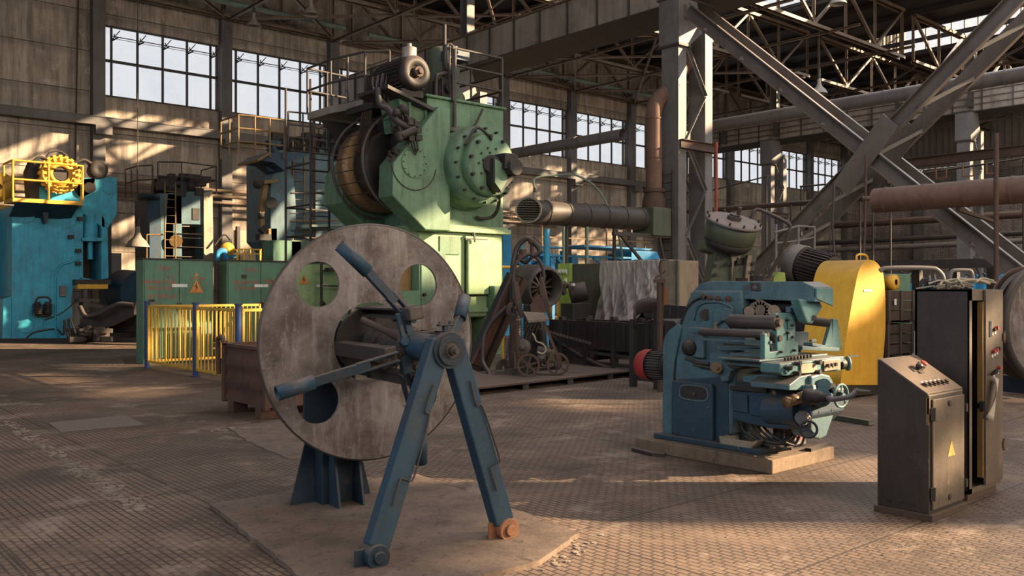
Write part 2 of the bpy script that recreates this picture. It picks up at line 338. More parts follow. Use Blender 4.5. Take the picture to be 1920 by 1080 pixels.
def wall_mat(name, plane, light, dark, pw, ph, brickw=None):
    m, nt, p = newmat(name); L = nt.links
    co = N(nt, 'ShaderNodeTexCoord').outputs['Object']
    sp = N(nt, 'ShaderNodeSeparateXYZ'); L.new(co, sp.inputs[0]); cb = N(nt, 'ShaderNodeCombineXYZ')
    L.new(sp.outputs[0 if plane == 'Y' else 1], cb.inputs[0]); L.new(sp.outputs[2], cb.inputs[1])
    def brick(w_, h_, mo, off, l=(0,0,0)):
        mp = N(nt, 'ShaderNodeMapping'); mp.inputs['Location'].default_value = l; L.new(cb.outputs[0], mp.inputs[0])
        b = N(nt, 'ShaderNodeTexBrick'); b.offset = off
        b.inputs['Color1'].default_value = (1,1,1,1); b.inputs['Color2'].default_value = (.6,.6,.6,1); b.inputs['Scale'].default_value = 1
        b.inputs['Mortar Size'].default_value = mo; b.inputs['Mortar Smooth'].default_value = .3; b.inputs['Brick Width'].default_value = w_; b.inputs['Row Height'].default_value = h_
        L.new(mp.outputs[0], b.inputs[0]); return b
    pn = brick(pw, ph, .02 if not brickw else .012, 0 if not brickw else .5, (0,.25,0) if not brickw else (0,0,0))
    big = noise(nt, cb.outputs[0], .28, 6, .6); st = noise(nt, cb.outputs[0], 1.0, 6, .68, sc=(3.2,.28,1)); st2 = noise(nt, cb.outputs[0], 1.0, 5, .7, sc=(.5,2.2,1), loc=(3,7,0))
    col = mix(nt, ramp(nt, big, .38, .64), light, dark)
    col = mix(nt, mathn(nt, 'MULTIPLY', ramp(nt, st, .42, .66), .75), col, tuple(x*.42 for x in dark))
    col = mix(nt, .5, col, mix(nt, 1.0, col, pn.outputs[0], 'MULTIPLY'))
    st3 = noise(nt, cb.outputs[0], 1.0, 6, .75, sc=(1.2,.9,1), loc=(11,3,0)); col = mix(nt, mathn(nt,'MULTIPLY',ramp(nt, st3, .56, .7),.4), col, tuple(min(1,x*1.7) for x in light))
    if not brickw:
        # pale leached lime below every panel seam
        wob = mathn(nt, 'MULTIPLY', noise(nt, cb.outputs[0], 1.2, 5, .7), .35)
        z = mathn(nt, 'ADD', sp.outputs[2], wob); fr = mathn(nt, 'FRACT', mathn(nt, 'DIVIDE', mathn(nt, 'ADD', z, .07), ph))
        col = mix(nt, mathn(nt, 'MULTIPLY', ramp(nt, fr, .93, .985), mathn(nt,'MULTIPLY',ramp(nt, st2, .42, .6),.75)), col, (.42,.37,.31))
        col = mix(nt, mathn(nt, 'MULTIPLY', ramp(nt, fr, .80, .93), .3), col, (.07,.055,.045))
    col = mix(nt, mathn(nt, 'MULTIPLY', pn.outputs[1], .8), col, (.05,.042,.036))
    L.new(col, p.inputs['Base Color']); p.inputs['Roughness'].default_value = .95; p.inputs['Specular IOR Level'].default_value = .15
    bp = N(nt, 'ShaderNodeBump', Strength=.4, Distance=.02); L.new(mathn(nt, 'SUBTRACT', st, pn.outputs[1]), bp.inputs['Height']); L.new(bp.outputs[0], p.inputs['Normal']); return m
M['wall'] = wall_mat('concrete_wall_panels', 'Y', (.50,.435,.355), (.285,.24,.20), 6, 1.8)
M['brick'] = wall_mat('dirty_brick_wall', 'X', (.40,.33,.31), (.22,.18,.17), .38, .17, True)
M['panel_grey'] = wall_mat('grey_wall_panels', 'X', (.19,.17,.15), (.13,.115,.105), 3, 1.2)
def corr_mat():
    m, nt, p = newmat('corrugated_sheet'); co = N(nt, 'ShaderNodeTexCoord').outputs['Object']
    a = noise(nt, co, .6, 5, .6); nt.links.new(mix(nt, a, (.23,.20,.17), (.13,.115,.10)), p.inputs['Base Color']); p.inputs['Roughness'].default_value = .7; return m
M['corr'] = corr_mat()
M['roof'] = paint('dark_roof_sheet', (.028,.024,.022), (.018,.016,.015), amt=.3, dust=0, scale=.4)
def glass_mat():
    m = bpy.data.materials.new('dirty_window_glass'); m.use_nodes = True; nt = m.node_tree; nt.nodes.clear(); L = nt.links
    o = N(nt, 'ShaderNodeOutputMaterial'); t = N(nt, 'ShaderNodeBsdfTransparent'); d = N(nt, 'ShaderNodeBsdfTranslucent'); mx = N(nt, 'ShaderNodeMixShader')
    co = N(nt, 'ShaderNodeTexCoord').outputs['Object']; a = noise(nt, co, .7, 6, .7); d.inputs[0].default_value = (.75,.78,.8,1)
    L.new(mix(nt, ramp(nt, a, .3, .8), (.99,.99,.99), (.93,.95,.97)), t.inputs[0])
    L.new(ramp(nt, a, .45, .8, (.02,.02,.02,1), (.10,.10,.10,1)), mx.inputs[0]); L.new(t.outputs[0], mx.inputs[1]); L.new(d.outputs[0], mx.inputs[2]); L.new(mx.outputs[0], o.inputs[0]); return m
M['glass'] = glass_mat()
def tarp_mat():
    m, nt, p = newmat('crumpled_tarpaulin'); L = nt.links; co = N(nt, 'ShaderNodeTexCoord').outputs['Object']
    a = noise(nt, co, 2.0, 8, .7); b = noise(nt, co, 5, 6, .8, sc=(1,1,.5)); col = mix(nt, ramp(nt, a, .3, .7), (.31,.27,.255), (.17,.14,.13))
    o = noise(nt, co, 1.1, 4, .6, loc=(2.3,1,4)); col = mix(nt, mathn(nt,'MULTIPLY',ramp(nt, o, .66, .74),.8), col, (.28,.13,.05))
    L.new(col, p.inputs['Base Color']); p.inputs['Roughness'].default_value = .38
    bp = N(nt, 'ShaderNodeBump', Strength=.7, Distance=.05); L.new(b, bp.inputs['Height']); L.new(bp.outputs[0], p.inputs['Normal']); return m
M['tarp'] = tarp_mat()
M['floor_patch'] = paint('worn_floor_screed', (.180,.130,.100), (.110,.080,.062), chip=(.075,.055,.042), amt=.75, dust=0, rough=.95, scale=1.6, bump=.9, streak=.2, grime=.6)
# ================================================================= THE SETTING
YW = 42.5; XW = 80.0; ZS, ZM, ZT = 10.4, 12.05, 13.66
struct('floor', MB().add([(-12,-13,0),(80.4,-13,0),(80.4,43,0),(-12,43,0)], [(0,1,2,3)]), M['floor'])
XC = [0, 6, 12.17, 18.1, 24.1, 30.2, 36.2, 42.2, 48.2, 54.2, 60.2, 66.2, 72.2, 78.2]
mb = MB()
mb.box((-12,YW,0), (80.4,YW+.35,ZS)); mb.box((-12,YW,ZT), (80.4,YW+.35,22)); mb.box((-12,YW,ZS), (12.2,YW+.35,ZT)); mb.box((78.2,YW,ZS), (80.4,YW+.35,ZT))
for x in XC[3:-1]: mb.box((x-.3,YW,ZS), (x+.3,YW+.35,ZT))
struct('wall_back', mb, M['wall'])
# pilasters stand before the end wall
p0 = None
for i, x in enumerate(XC[2:]):
    q = MB().box((x-.27,YW-.42,0), (x+.27,YW-.005,15.0)); struct('trim_%d' % (i+1), q, M['column'], bevel=.02)
# windows of the end wall: one window between each pair of pilasters
for i in range(2, len(XC)-1):
    x0 = XC[i]+.3; x1 = XC[i+1]-.3
    win = struct('window_%d' % (i-1), MB().box((x0,YW+.02,ZS), (x1,YW+.12,ZS+.08)).box((x0,YW+.02,ZT-.08), (x1,YW+.12,ZT)).box((x0,YW+.02,ZM-.06), (x1,YW+.12,ZM+.06))
        .box((x0,YW+.02,ZS), (x0+.06,YW+.12,ZT)).box((x1-.06,YW+.02,ZS), (x1,YW+.12,ZT)), M['steel'])
    n = 5; xs = [x0+.35+(x1-x0-.7)*k/4 for k in range(5)]
    bars = MB()
    for x in xs: bars.box((x-.045,YW+.0,ZS), (x+.045,YW+.1,ZT))
    struct('window_bars', bars, M['steel'], win)
    struct('pane', MB().box((x0,YW+.07,ZS), (x1,YW+.078,ZT)), M['glass'], win)
    rod = MB().beam((x0+.3,YW-.12,13.15), (x1-.2,YW-.12,13.15), .035, .035).beam((x0+.3,YW-.05,13.07), (x1-.2,YW-.05,13.07), .02, .02)
    for x in xs:
        rod.beam((x,YW,13.0), (x+.28,YW-.3,13.42), .03, .03).beam((x-.02,YW-.02,12.95), (x+.2,YW-.25,13.1), .05, .05).beam((x+.1,YW,13.3), (x+.1,YW-.2,13.1), .025, .05)
    struct('opening_gear', rod, M['dark'], win)
# right side wall: brick below, grey panels, ribbed sheet above
struct('wall_right', MB().box((XW,-12,0), (XW+.35,YW,9.9)), M['brick'])
struct('wall_right_panels', MB().box((XW-.05,-12,9.9), (XW+.3,YW,12.3)), M['panel_grey'])
mb = MB(); y = -12; k = 0
while y < YW:
    o = .12 if k % 2 else 0; mb.add([(XW-.1-o,y,12.3),(XW-.1-o,y+.22,12.3),(XW-.1-o,y+.22,22),(XW-.1-o,y,22)], [(0,1,2,3)])
    mb.add([(XW-.1-o,y+.22,12.3),(XW-.1-(.12-o),y+.28,12.3),(XW-.1-(.12-o),y+.28,22),(XW-.1-o,y+.22,22)], [(0,1,2,3)]); y += .28; k += 1
struct('wall_right_cladding', mb, M['corr'])
for i, y in enumerate((0, 6, 12, 18, 24, 30, 36)):
    struct('trim_%d' % (i+20), MB().box((XW-.6,y-.35,0), (XW-.12,y+.35,12.2)), M['column'])
struct('wall_left', MB().box((-12.3,-13.6,0), (-12,YW,6)).box((-12.3,-13.6,11), (-12,YW,18)).box((-12.3,-13.6,6), (-12,-10,11)).box((-12.3,26,6), (-12,YW,11)), M['wall'])
wl = MB()  # invented window band, added to go with the left fill light
for k in range(19): wl.box((-12.2,-10+k*2-.05,6), (-12.1,-10+k*2+.05,11))
for z in (6.05, 8.5, 10.95): wl.box((-12.2,-10,z-.05), (-12.1,26,z+.05))
wl = struct('window_30', wl, M['steel']); struct('pane', MB().box((-12.16,-10,6), (-12.15,26,11)), M['glass'], wl)
# rear wall behind the camera: unseen gaps, cut to shape the sun patches
def inpoly(x, z, P):
    c = False
    for i in range(len(P)):
        (x1, z1), (x2, z2) = P[i], P[i-1]
        if (z1 > z) != (z2 > z) and x < (x2-x1)*(z-z1)/(z2-z1)+x1: c = not c
    return c
def holewall(Y, x0, x1, z0, z1, holes, t=.3, g=.1):
    """wall of stacked courses; courses break at gaps shaped for the sun patches"""
    mb = MB(); z = z0
    while z < z1-.01:
        zz = min(z+g, z1); x = x0; st = x0
        while x < x1+.01:
            if any(inpoly(x+g/2, (z+zz)/2, h) for h in holes) or x+g > x1:
                e = min(x if x+g <= x1 else x1, x1)
                if e-st > .01: mb.add([(st,Y,z),(e,Y,z),(e,Y,zz),(st,Y,zz)], [(0,1,2,3)])
                st = x+g
            x += g
        z = zz
    return mb
def sunhole(P, Y=-13.6):       # where the sun ray through P meets the rear wall
    P = V(P); t = (P.y-Y)/SUND.y; q = P-SUND*t; return (q.x, q.z)
HOLES = []
def hole_floor(*px, z=0): HOLES.append([sunhole(pZ(x, y, z)) for x, y in px])
def hole_rect(x0, x1, z0, z1): HOLES.append([(x0,z0),(x1,z0),(x1,z1),(x0,z1)])
hole_floor((890,1075),(1170,1075),(1160,990),(1120,940),(1080,920),(1030,918),(985,945),(955,1010))
hole_floor((1455,975),(1560,985),(1590,960),(1480,940))
hole_floor((740,912),(870,912),(860,888),(765,888))
hole_floor((185,752),(290,738),(290,722),(215,728))
hole_floor((-60,725),(20,722),(110,690),(-20,694))
hole_floor((40,705),(170,700),(180,692),(60,695))
hole_floor((950,880),(1000,905),(1250,912),(1700,915),(1700,850),(1570,862),(1200,868),(1010,855))
hole_floor((1000,1140),(1700,1200),(2000,1120),(1960,990),(1640,990),(1180,985))
hole_floor((1700,700),(1920,760),(1980,700),(1750,672))
hole_floor((1000,760),(1150,775),(1225,742),(1080,735))
struct('wall_rear', holewall(-13.6, -12, 80.4, 0, 18.1, HOLES), M['wall'])
# roofs, with unseen openings shaped to pass or block the sun
rf = MB().box((-12,-13.6,18.0), (24,43,18.15)).box((24,-13.6,18.0), (36.5,-6,18.15)).box((36.5,-10.5,18.0), (40,-6,18.15)).box((39.5,-13.6,18.0), (51,-10.5,18.15)).box((46,-10.5,18.0), (51,-8,18.15)).box((51,-13.6,18.0), (55,-8,18.15)).box((24,29,18.0), (51,43,18.15)).box((51,-8,18.0), (55,43,18.15)).box((55,29,18.0), (62,43,18.15)).box((62,-13,18.0), (64,43,18.15)).box((64,22,18.0), (80.4,43,18.15)).box((78,-13,18.0), (80.4,22,18.15))
rf.box((24,-8,18.0), (28,29,18.15)).box((46,-8,18.0), (51,29,18.15)).box((54,-9,21.5), (63,29.2,21.65))
struct('ceiling', rf, M['roof'])
pur = MB()
for x in range(25, 62, 3):
    pur.ibeam((x,18 if x < 51 else -8,17.85), (x,43,17.85), .12, .28)
for x in range(63, 79, 3): pur.ibeam((x,-8,17.85), (x,43,17.85), .12, .28)
struct('trim_30', pur, M['roof'])
# roof lantern of the far bay: ribbed gable and glazing
mb = MB(); x = 54.0; k = 0
while x < 62:
    o = .08 if k % 2 else 0; mb.add([(x,29-o,18),(x+.2,29-o,18),(x+.2,29-o,21.5),(x,29-o,21.5)], [(0,1,2,3)]); mb.add([(x+.2,29-o,18),(x+.25,29-.08+o,18),(x+.25,29-.08+o,21.5),(x+.2,29-o,21.5)], [(0,1,2,3)]); x += .25; k += 1
struct('wall_lantern_gable', mb, M['corr'])
y = -8
for i in range(7):
    y0 = -8+i*5.2; y1 = min(y0+5.2, 28.9); fr = MB()
    for z in (18.1, 18.9, 19.75, 20.6, 21.4): fr.box((61.95,y0,z-.04), (62.05,y1,z+.04))
    yy = y0
    while yy < y1: fr.box((61.94,yy-.03,18), (62.06,yy+.03,21.5)); yy += .86
    wn = struct('window_%d' % (20+i), fr, M['steel']); struct('pane', MB().box((62.0,y0,18), (62.008,y1,21.5)), M['glass'], wn)
# ================================================================= ROOF TRUSSES
def truss_geo(x0, L, Y, zb=15.0, zt=17.7):
    return x0, L, Y, zb, zt
def make_truss(x0, L, label, group, n=8):
    t = thing('roof_truss', label, 'truss', (x0,0,15.0), 0, group)
    part('bottom_chord', MB().ang((x0,-.09,15), (x0+L,-.09,15), .16).ang((x0+L,.09,15), (x0,.09,15), .16), M['truss'], t)
    part('top_chord', MB().ang((x0,-.09,17.7), (x0+L,-.09,17.7), .18).ang((x0+L,.09,17.7), (x0,.09,17.7), .18), M['truss'], t)
    s = L/n
    for i in range(n):
        a = (x0+i*s,0,17.6 if i % 2 == 0 else 15.05); b = (x0+(i+1)*s,0,15.05 if i % 2 == 0 else 17.6)
        part('diagonal', MB().chan(a, b, .15, .13, .02), M['truss'], t)
    for i in range(0, n+1):
        part('vertical', MB().ang((x0+i*s,0,15.05), (x0+i*s,0,17.6), .12, .015, (1,0,0)), M['truss'], t)
        if i % 2: part('gusset', MB().prism([(x0+i*s-.42,.02,14.9),(x0+i*s+.42,.02,14.9),(x0+i*s+.32,.02,15.35),(x0+i*s-.32,.02,15.35)], (0,.03,0)), M['truss'], t)
    return t
TL = {42.0: 'on the end wall', 36.0: 'second from the end wall', 30.0: 'third from the end wall', 24.0: 'fourth from the end wall', 18.0: 'fifth from the end wall', 12.0: 'sixth from the end wall'}
for bi, (x0, L, bay, ys) in enumerate(((0,23.8,'left bay',(42.0,36.0)), (24.9,25.5,'middle bay',(42.0,36.0,30.0,24.0)), (51.8,27.5,'far bay',(42.0,36.0,30.0,24.0,18.0)))):
    first = None
    for Y in ys:
        lb = 'brown steel lattice roof truss of the %s, %s' % (bay, TL[Y])
        if first is None: first = make_truss(x0, L, lb, 'roof trusses'); first.location.y = Y-.3
        else: dup(first, (x0,Y-.3,15.0), 0, lb)
# plan bracing between trusses, each member one thing
def tie(a, b, label, wd=.13, g='roof bracing members', m='truss'):
    return solo('roof_brace', MB().chan(a, b, wd, wd, .018), M[m], label, 'brace', g)
for x, nm in ((12.2,'left'), (18.1,'middle'), (23.9,'right')):
    tie((x,20,14.85), (x,42,14.85), 'long brown tie under the left bay roof, ending at the %s pilaster top' % {'left':'first','middle':'second','right':'third'}[nm])
for i, (a, b, nm) in enumerate((((12.2,42,14.9),(18.1,36,14.9),'from the first pilaster to the second truss'), ((18.1,42,14.9),(12.2,36,14.9),'crossing left from the second pilaster'), ((18.1,42,14.9),(24,36,14.9),'from the second pilaster toward the grey girder'),
     ((24,42,14.9),(18.1,36,14.9),'crossing left from the third pilaster'), ((18.1,36,14.9),(24,30,14.9),'above the big green press'), ((24,36,14.9),(18.1,30,14.9),'crossing above the railing of the big green press'))):
    tie(a, b, 'flat diagonal steel roof brace '+nm)
for x, nm in ((30.2,'nearest the grey girder'), (36.2,'in the middle'), (42.2,'next to the far girder'), (48.2,'beside the far girder column')):
    tie((x,22,14.85), (x,42,14.85), 'long steel tie under the middle bay roof, '+nm)
k = 0
for x in (24.5, 30.2, 36.2, 42.2):
    for y in (30, 36):
        w_ = '%s pair from the near girder, %s row' % ({24.5:'first',30.2:'second',36.2:'third',42.2:'fourth'}[x], 'front' if y == 30 else 'rear')
        tie((x,y,14.9), (x+6,y+6,14.9), 'diagonal brace under middle bay roof leaning right, '+w_, .12, 'middle bay roof diagonals'); tie((x+6,y,14.9), (x,y+6,14.9), 'diagonal brace under middle bay roof leaning left, '+w_, .12, 'middle bay roof diagonals')
for x in (56, 62, 68, 74):
    r_ = {56:'nearest the far girder',62:'second from the far girder',68:'third from the far girder',74:'nearest the brick wall'}[x]
    tie((x,8,14.85), (x,42,14.85), 'long steel tie under the far bay roof, '+r_, .13, 'far bay roof ties')
    for y in (18, 24, 30): tie((x-3,y,15), (x+3,y+6,15), 'diagonal brace under far bay roof, row %s, from the %s truss' % (r_, {18:'fifth',24:'fourth',30:'third'}[y]), .12, 'far bay roof diagonals')
solo('water_pipe', MB().cyl((0,40.2,15.12), (23.6,40.2,15.12), .13, n=14), M['pipe_green'], 'pale green roof pipe above the end wall windows, left of the grey girder', 'pipe')
solo('water_pipe', MB().cyl((25,40.2,15.06), (49,40.2,15.06), .11, n=14), M['pipe_green'], 'pale green pipe under the roof right of the grey girder', 'pipe')
# ================================================================= CRANE RUNWAYS
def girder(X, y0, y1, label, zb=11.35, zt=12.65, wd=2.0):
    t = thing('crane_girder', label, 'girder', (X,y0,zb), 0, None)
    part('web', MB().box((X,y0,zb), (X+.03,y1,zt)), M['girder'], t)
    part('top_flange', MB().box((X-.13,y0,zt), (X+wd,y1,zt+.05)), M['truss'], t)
    part('bottom_flange', MB().box((X-.11,y0,zb-.04), (X+wd,y1,zb)), M['steel'], t)  # shade of the underside put into the colour by a darker steel
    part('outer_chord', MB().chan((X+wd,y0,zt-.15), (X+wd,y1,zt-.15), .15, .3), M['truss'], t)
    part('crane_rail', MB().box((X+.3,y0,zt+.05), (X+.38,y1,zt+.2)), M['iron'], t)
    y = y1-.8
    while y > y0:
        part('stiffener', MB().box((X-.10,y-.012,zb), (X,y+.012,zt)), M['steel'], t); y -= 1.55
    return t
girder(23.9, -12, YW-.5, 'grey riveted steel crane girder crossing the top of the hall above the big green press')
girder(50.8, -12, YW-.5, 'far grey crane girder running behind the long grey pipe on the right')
def railrun(name, label, X, y0, y1, z, h, m):
    t = thing(name, label, 'railing', (X,y0,z))
    part('top_rail', MB().beam((X,y0,z+h), (X,y1,z+h), .05, .05), M[m], t); part('middle_rail', MB().beam((X,y0,z+h*.55), (X,y1,z+h*.55), .04, .04), M[m], t)
    y = y0
    while y < y1: part('post', MB().beam((X,y,z), (X,y,z+h), .05, .05), M[m], t); y += 2.6
    return t
railrun('walkway_railing', 'rusty brown handrail along the top of the near grey crane girder', 25.7, 16, 41.5, 12.7, 1.0, 'truss')
railrun('walkway_railing', 'thin brown handrail along the top of the far crane girder', 52.6, 14, 41, 12.7, 1.0, 'truss')
def column(Xa, Yc, label, w2=1.45, ladder=False, top=15.2, zt=11.3, mid=True):
    t = thing('lattice_column', label, 'column', (Xa,Yc,0))
    part('leg', MB().ibeam((Xa+.21,Yc,0), (Xa+.21,Yc,zt), .42, .70, .035, (0,1,0)).box((Xa-.01,Yc-.34,0), (Xa+.02,Yc+.34,zt)), M['column'], t)
    part('leg', MB().ibeam((Xa+w2+.2,Yc,0), (Xa+w2+.2,Yc,zt-.9), .40, .70, .035, (0,1,0)).box((Xa+w2-.01,Yc-.34,0), (Xa+w2+.02,Yc+.34,zt-.9)), M['column'], t)
    part('head', MB().prism([(Xa-.06,Yc-.42,9.75),(Xa+.5,Yc-.42,9.75),(Xa+1.2,Yc-.42,10.3),(Xa+.9,Yc-.42,zt),(Xa-.06,Yc-.42,zt)], (0,.84,0)), M['column'], t)
    part('cap_plate', MB().box((Xa-.12,Yc-.48,zt-.03), (Xa+1.8,Yc+.48,zt+.02)).box((Xa-.1,Yc-.46,9.68), (Xa+.55,Yc+.46,9.76)), M['steel'], t)
    for yy in (Yc-.33, Yc+.33):
        z = .2; k = 0
        while z < 9.6:
            a = (Xa+.4,yy,z if k % 2 == 0 else z+1.55); b = (Xa+w2,yy,z+1.55 if k % 2 == 0 else z); part('lacing', MB().ang(a, b, .10, .012, (0,1,0)), M['column'], t); z += 1.6; k += 1
    for z in (3.4, 6.6):
        part('batten', MB().box((Xa+.38,Yc-.36,z-.3), (Xa+.62,Yc-.34,z+.3)), M['column'], t)
    if mid:
        part('bracket', MB().ibeam((Xa+.05,Yc-.42,6.45), (Xa+w2+.5,Yc-.42,6.45), .2, .3, .02), M['rust'], t)
    part('upper_column', MB().ibeam((Xa+1.0,Yc,zt), (Xa+1.0,Yc,top), .42, .5, .03, (0,1,0)), M['column'], t)
    return t
def ladder(x0, x1, y, z0, z1, label, m='steel', pitch=.28):
    t = thing('access_ladder', label, 'ladder', (x0,y,z0))
    for x in (x0, x1): part('rail', MB().beam((x,y,z0), (x,y,z1), .05, .03), M[m], t)
    z = z0+.15
    while z < z1: part('rung', MB().cyl((x0,y,z), (x1,y,z), .014, n=6), M[m], t); z += pitch
    return t
def ladderY(x, y0, y1, z0, z1, label, m='steel', pitch=.28):
    t = thing('access_ladder', label, 'ladder', (x,y0,z0))
    for y in (y0, y1): part('rail', MB().beam((x,y,z0), (x,y,z1), .03, .05), M[m], t)
    z = z0+.15
    while z < z1: part('rung', MB().cyl((x,y0,z), (x,y1,z), .016, n=6), M[m], t); z += pitch
    return t
column(23.3, 18.76, 'tall grey lattice column of two steel legs carrying the near crane girder, with a ladder')
column(23.3, 30.9, 'lattice column standing behind the big green press under the near girder')
column(50.3, 32.6, 'far lattice column under the far girder, left of the crossing braces')
column(50.3, 20.3, 'far lattice column before the brick wall, seen above the rusty round duct')
column(50.3, 41.3, 'farthest lattice column at the end wall, seen left of the vertical rusty duct')
ladderY(23.2, 18.6, 18.98, 0, 5.6, 'grey steel ladder fixed to the dark side of the near lattice column')
solo('red_riser_pipe', MB().cyl((24.25,17.6,0), (24.25,17.6,6.5), .05, n=10), M['redpipe'], 'thin red vertical pipe before the near lattice column', 'pipe')
# crossed wind braces: two parallel planes joined by lacing
def xbrace(Y0, Y1, z1, label, planes=(23.6, 24.9), X=0):
    t = thing('cross_brace', label, 'brace', (planes[0],(Y0+Y1)/2,z1/2))
    d = {}
    for X in planes:
        part('diagonal', MB().chan((X,Y0,z1), (X,Y1,0), .16, .42, .03, side=-1 if X == planes[0] else 1), M['brace'], t)
        part('diagonal', MB().chan((X+.03,Y0,0), (X+.03,Y1,z1), .16, .42, .03, side=-1 if X == planes[0] else 1), M['brace'], t)
        yc = (Y0+Y1)/2; part('gusset', MB().prism([(X-.1,yc+.95,z1/2-.75),(X-.1,yc+.5,z1/2-1.15),(X-.1,yc-.95,z1/2+.6),(X-.1,yc-.5,z1/2+1.0)], (.03,0,0)), M['brace'], t)
    for k in range(9):
        f = (k+.5)/9; g = (k+1.2)/9
        if g > 1: break
        for zz in (0, 1):
            za = z1*(1-f) if zz == 0 else z1*f; zb = z1*(1-g) if zz == 0 else z1*g
            ya = Y0+(Y1-Y0)*f; yb = Y0+(Y1-Y0)*g
            part('lacing', MB().ang((planes[0],ya,za-.15), (planes[1],yb,zb-.15), .09, .012), M['column'], t)
    return t
xbrace(18.3, 5.9, 10.9, 'huge crossed steel wind brace spanning from the near column across the right of the hall')
# ledge beam on the end wall
mb = MB().box((-6,YW-.75,8.95), (56,YW-.5,9.3)).box((-6,YW-.78,9.3), (56,YW-.45,9.34))
for x in XC[2:9]: mb.box((x-.25,YW-.8,8.55), (x+.45,YW-.42,8.95))
solo('wall_ledge_beam', mb, M['column'], 'long brown steel beam running along the end wall below the windows', 'beam')
# thin cable conduit down the wall
solo('cable_conduit', MB().cyl(pY(147,0,YW-.15), pY(141,300,YW-.15), .035, n=8).cyl(pY(147,0,YW-.15)+Z_*3, pY(147,0,YW-.15), .035, n=8), M['rust'], 'thin rusty conduit hanging down the end wall above the left blue press', 'pipe')
for i, (z, r, lb) in enumerate(((6.4,.09,'uppermost'), (6.12,.09,'middle'), (5.8,.07,'lowest'))):
    solo('wall_pipe', MB().cyl((2,YW-.9-.1*i,z), (41,YW-.9-.1*i,z), r, n=12), M['truss'], 'brown pipe running along the end wall behind the presses, %s of three' % lb, 'pipe', 'end wall pipes')
# ================================================================= DUCTS AND PIPES
def tubeduct(name, pts, r, m, label, cat='duct', seams=None, n=24, seam_m=None):
    pts = [V(p) for p in pts]
    t = thing(name, label, cat, pts[0]); part('shell', MB().tube(pts, r, n, cap=False).tube(pts[::-1], r*.97, n, cap=False), M[m], t)
    if seams:
        L = [0]
        for a, b in zip(pts, pts[1:]): L.append(L[-1]+(b-a).length)
        s = seams*.3
        while s < L[-1]:
            for i in range(len(L)-1):
                if L[i] <= s <= L[i+1]:
                    d = (pts[i+1]-pts[i]).normalized(); p = pts[i]+d*(s-L[i]); part('seam_band', MB().ring(p-d*.02, d, r+.018, r-.01, .04, n), M[seam_m or m], t); break
            s += seams
    return t
# rusty round duct on the right, open toward the left
t = tubeduct('exhaust_duct', [(21,10.55,3.84),(21,-1,3.84),(21,-3,3.84)], .30, 'rust_duct', 'thick rusty round duct with an open end hanging across the right side', seams=.95)
for y in (8.6, 5.2, 2): part('hanger_bracket', MB().beam((21,y,3.5), (23.4,y,3.3), .08, .08).beam((21.0,y,4.1), (21,y,3.5), .06, .03), M['rust'], t)
t = tubeduct('long_pipe', [(27,21.3,7.66),(27,-6,7.66)], .215, 'pipe', 'long grey pipe running behind the crossed braces to the right', 'pipe', seams=3.5)
part('pipe_end_cap', MB().sph((27,21.3,7.66), .21, 14), M['pipe'], t)
t = tubeduct('long_pipe', [(22.6,31,6.9),(22.6,20.2,6.9)], .20, 'pipe', 'grey pipe running from behind the green press to the vertical rusty duct', 'pipe', seams=2.6)
part('bracket', MB().beam((22.4,30.8,6.65), (23.35,30.8,6.65), .1, .1), M['steel'], t)
part('bracket', MB().cyl((22.6,28,0), (22.6,28,6.75), .06, n=8), M['steel'], t)
# vertical duct with elbow, box and horizontal run
c = pD(1226, 200, 29.4); x, y = c.x, c.y
zt_ = c.z; zb_ = pD(1226, 392, 29.4).z
up = [(x,y,zb_), (x,y,zt_-.3)]+arc((x+.8,y,zt_-.3), (-1,0,0), (0,0,1), .8, 0, math.pi/2.6, 8)
up.append(up[-1]+V((1.4,0,1.5)))
t = tubeduct('vertical_duct', up, .27, 'rust_duct', 'rusty vertical duct with an elbow at the top, left of the near lattice column', seams=1.3)
part('flange_collar', MB().ring((x,y,zb_+.55), Z_, .36, .26, .12).ring((x,y,zb_+.35), Z_, .34, .26, .08).lathe((x,y,zb_), Z_, [(.40,0),(.38,.3),(.28,.6)], 20), M['rust'], t)
d0 = pD(1222, 415, 29.2)
t = thing('duct_junction_box', 'dull green square duct junction box on a bracket beside the near lattice column', 'duct', d0)
part('box', MB().box((d0.x-.45,d0.y-.45,d0.z-.5), (d0.x+.45,d0.y+.45,zb_)), M['green_olive'], t, .02)
part('bracket', MB().beam((d0.x-2.2,d0.y-.3,d0.z-.5), (d0.x+.8,d0.y-.3,d0.z-.5), .12, .12).beam((d0.x-1.9,d0.y-.3,d0.z-.5), (d0.x+.5,d0.y-.3,d0.z-2.4), .08, .08).beam((d0.x,d0.y-.3,d0.z-.5), (d0.x+.75,d0.y-.3,d0.z-2.8), .08, .08), M['steel'], t)
ha = d0+V((-.4,0,.05)); hb = pD(1010, 408, 26.3); hb.z = ha.z; hc = pD(985, 408, 25.5); hc.z = ha.z
dirn = (hb-ha).normalized(); side = V((-.35,-1,0)).normalized()
run = [ha, ha+dirn*1.0]+[ha.lerp(hb, f) for f in (.45, .7, .9)]+[hb, hb+dirn*.35+side*.12, hb+dirn*.6+side*.45]
run2 = smoothp(run, 3)
dz_ = hb
t = tubeduct('horizontal_duct', run2, .36, 'duct', 'thick dark horizontal duct with a grilled mouth right of the green press', seams=.78, seam_m='steel')
me = run2[-1]; md = (run2[-1]-run2[-2]).normalized(); gr = MB().ring(me, md, .38, .33, .05)
hu = md.cross(Z_).normalized()
for k in range(-6, 7):
    zz = k*.05; hw = math.sqrt(max(0, .33**2-zz*zz)); gr.beam(me+Z_*zz-hu*hw, me+Z_*zz+hu*hw, .03, .014)
part('grille', gr, M['pipe'], t)
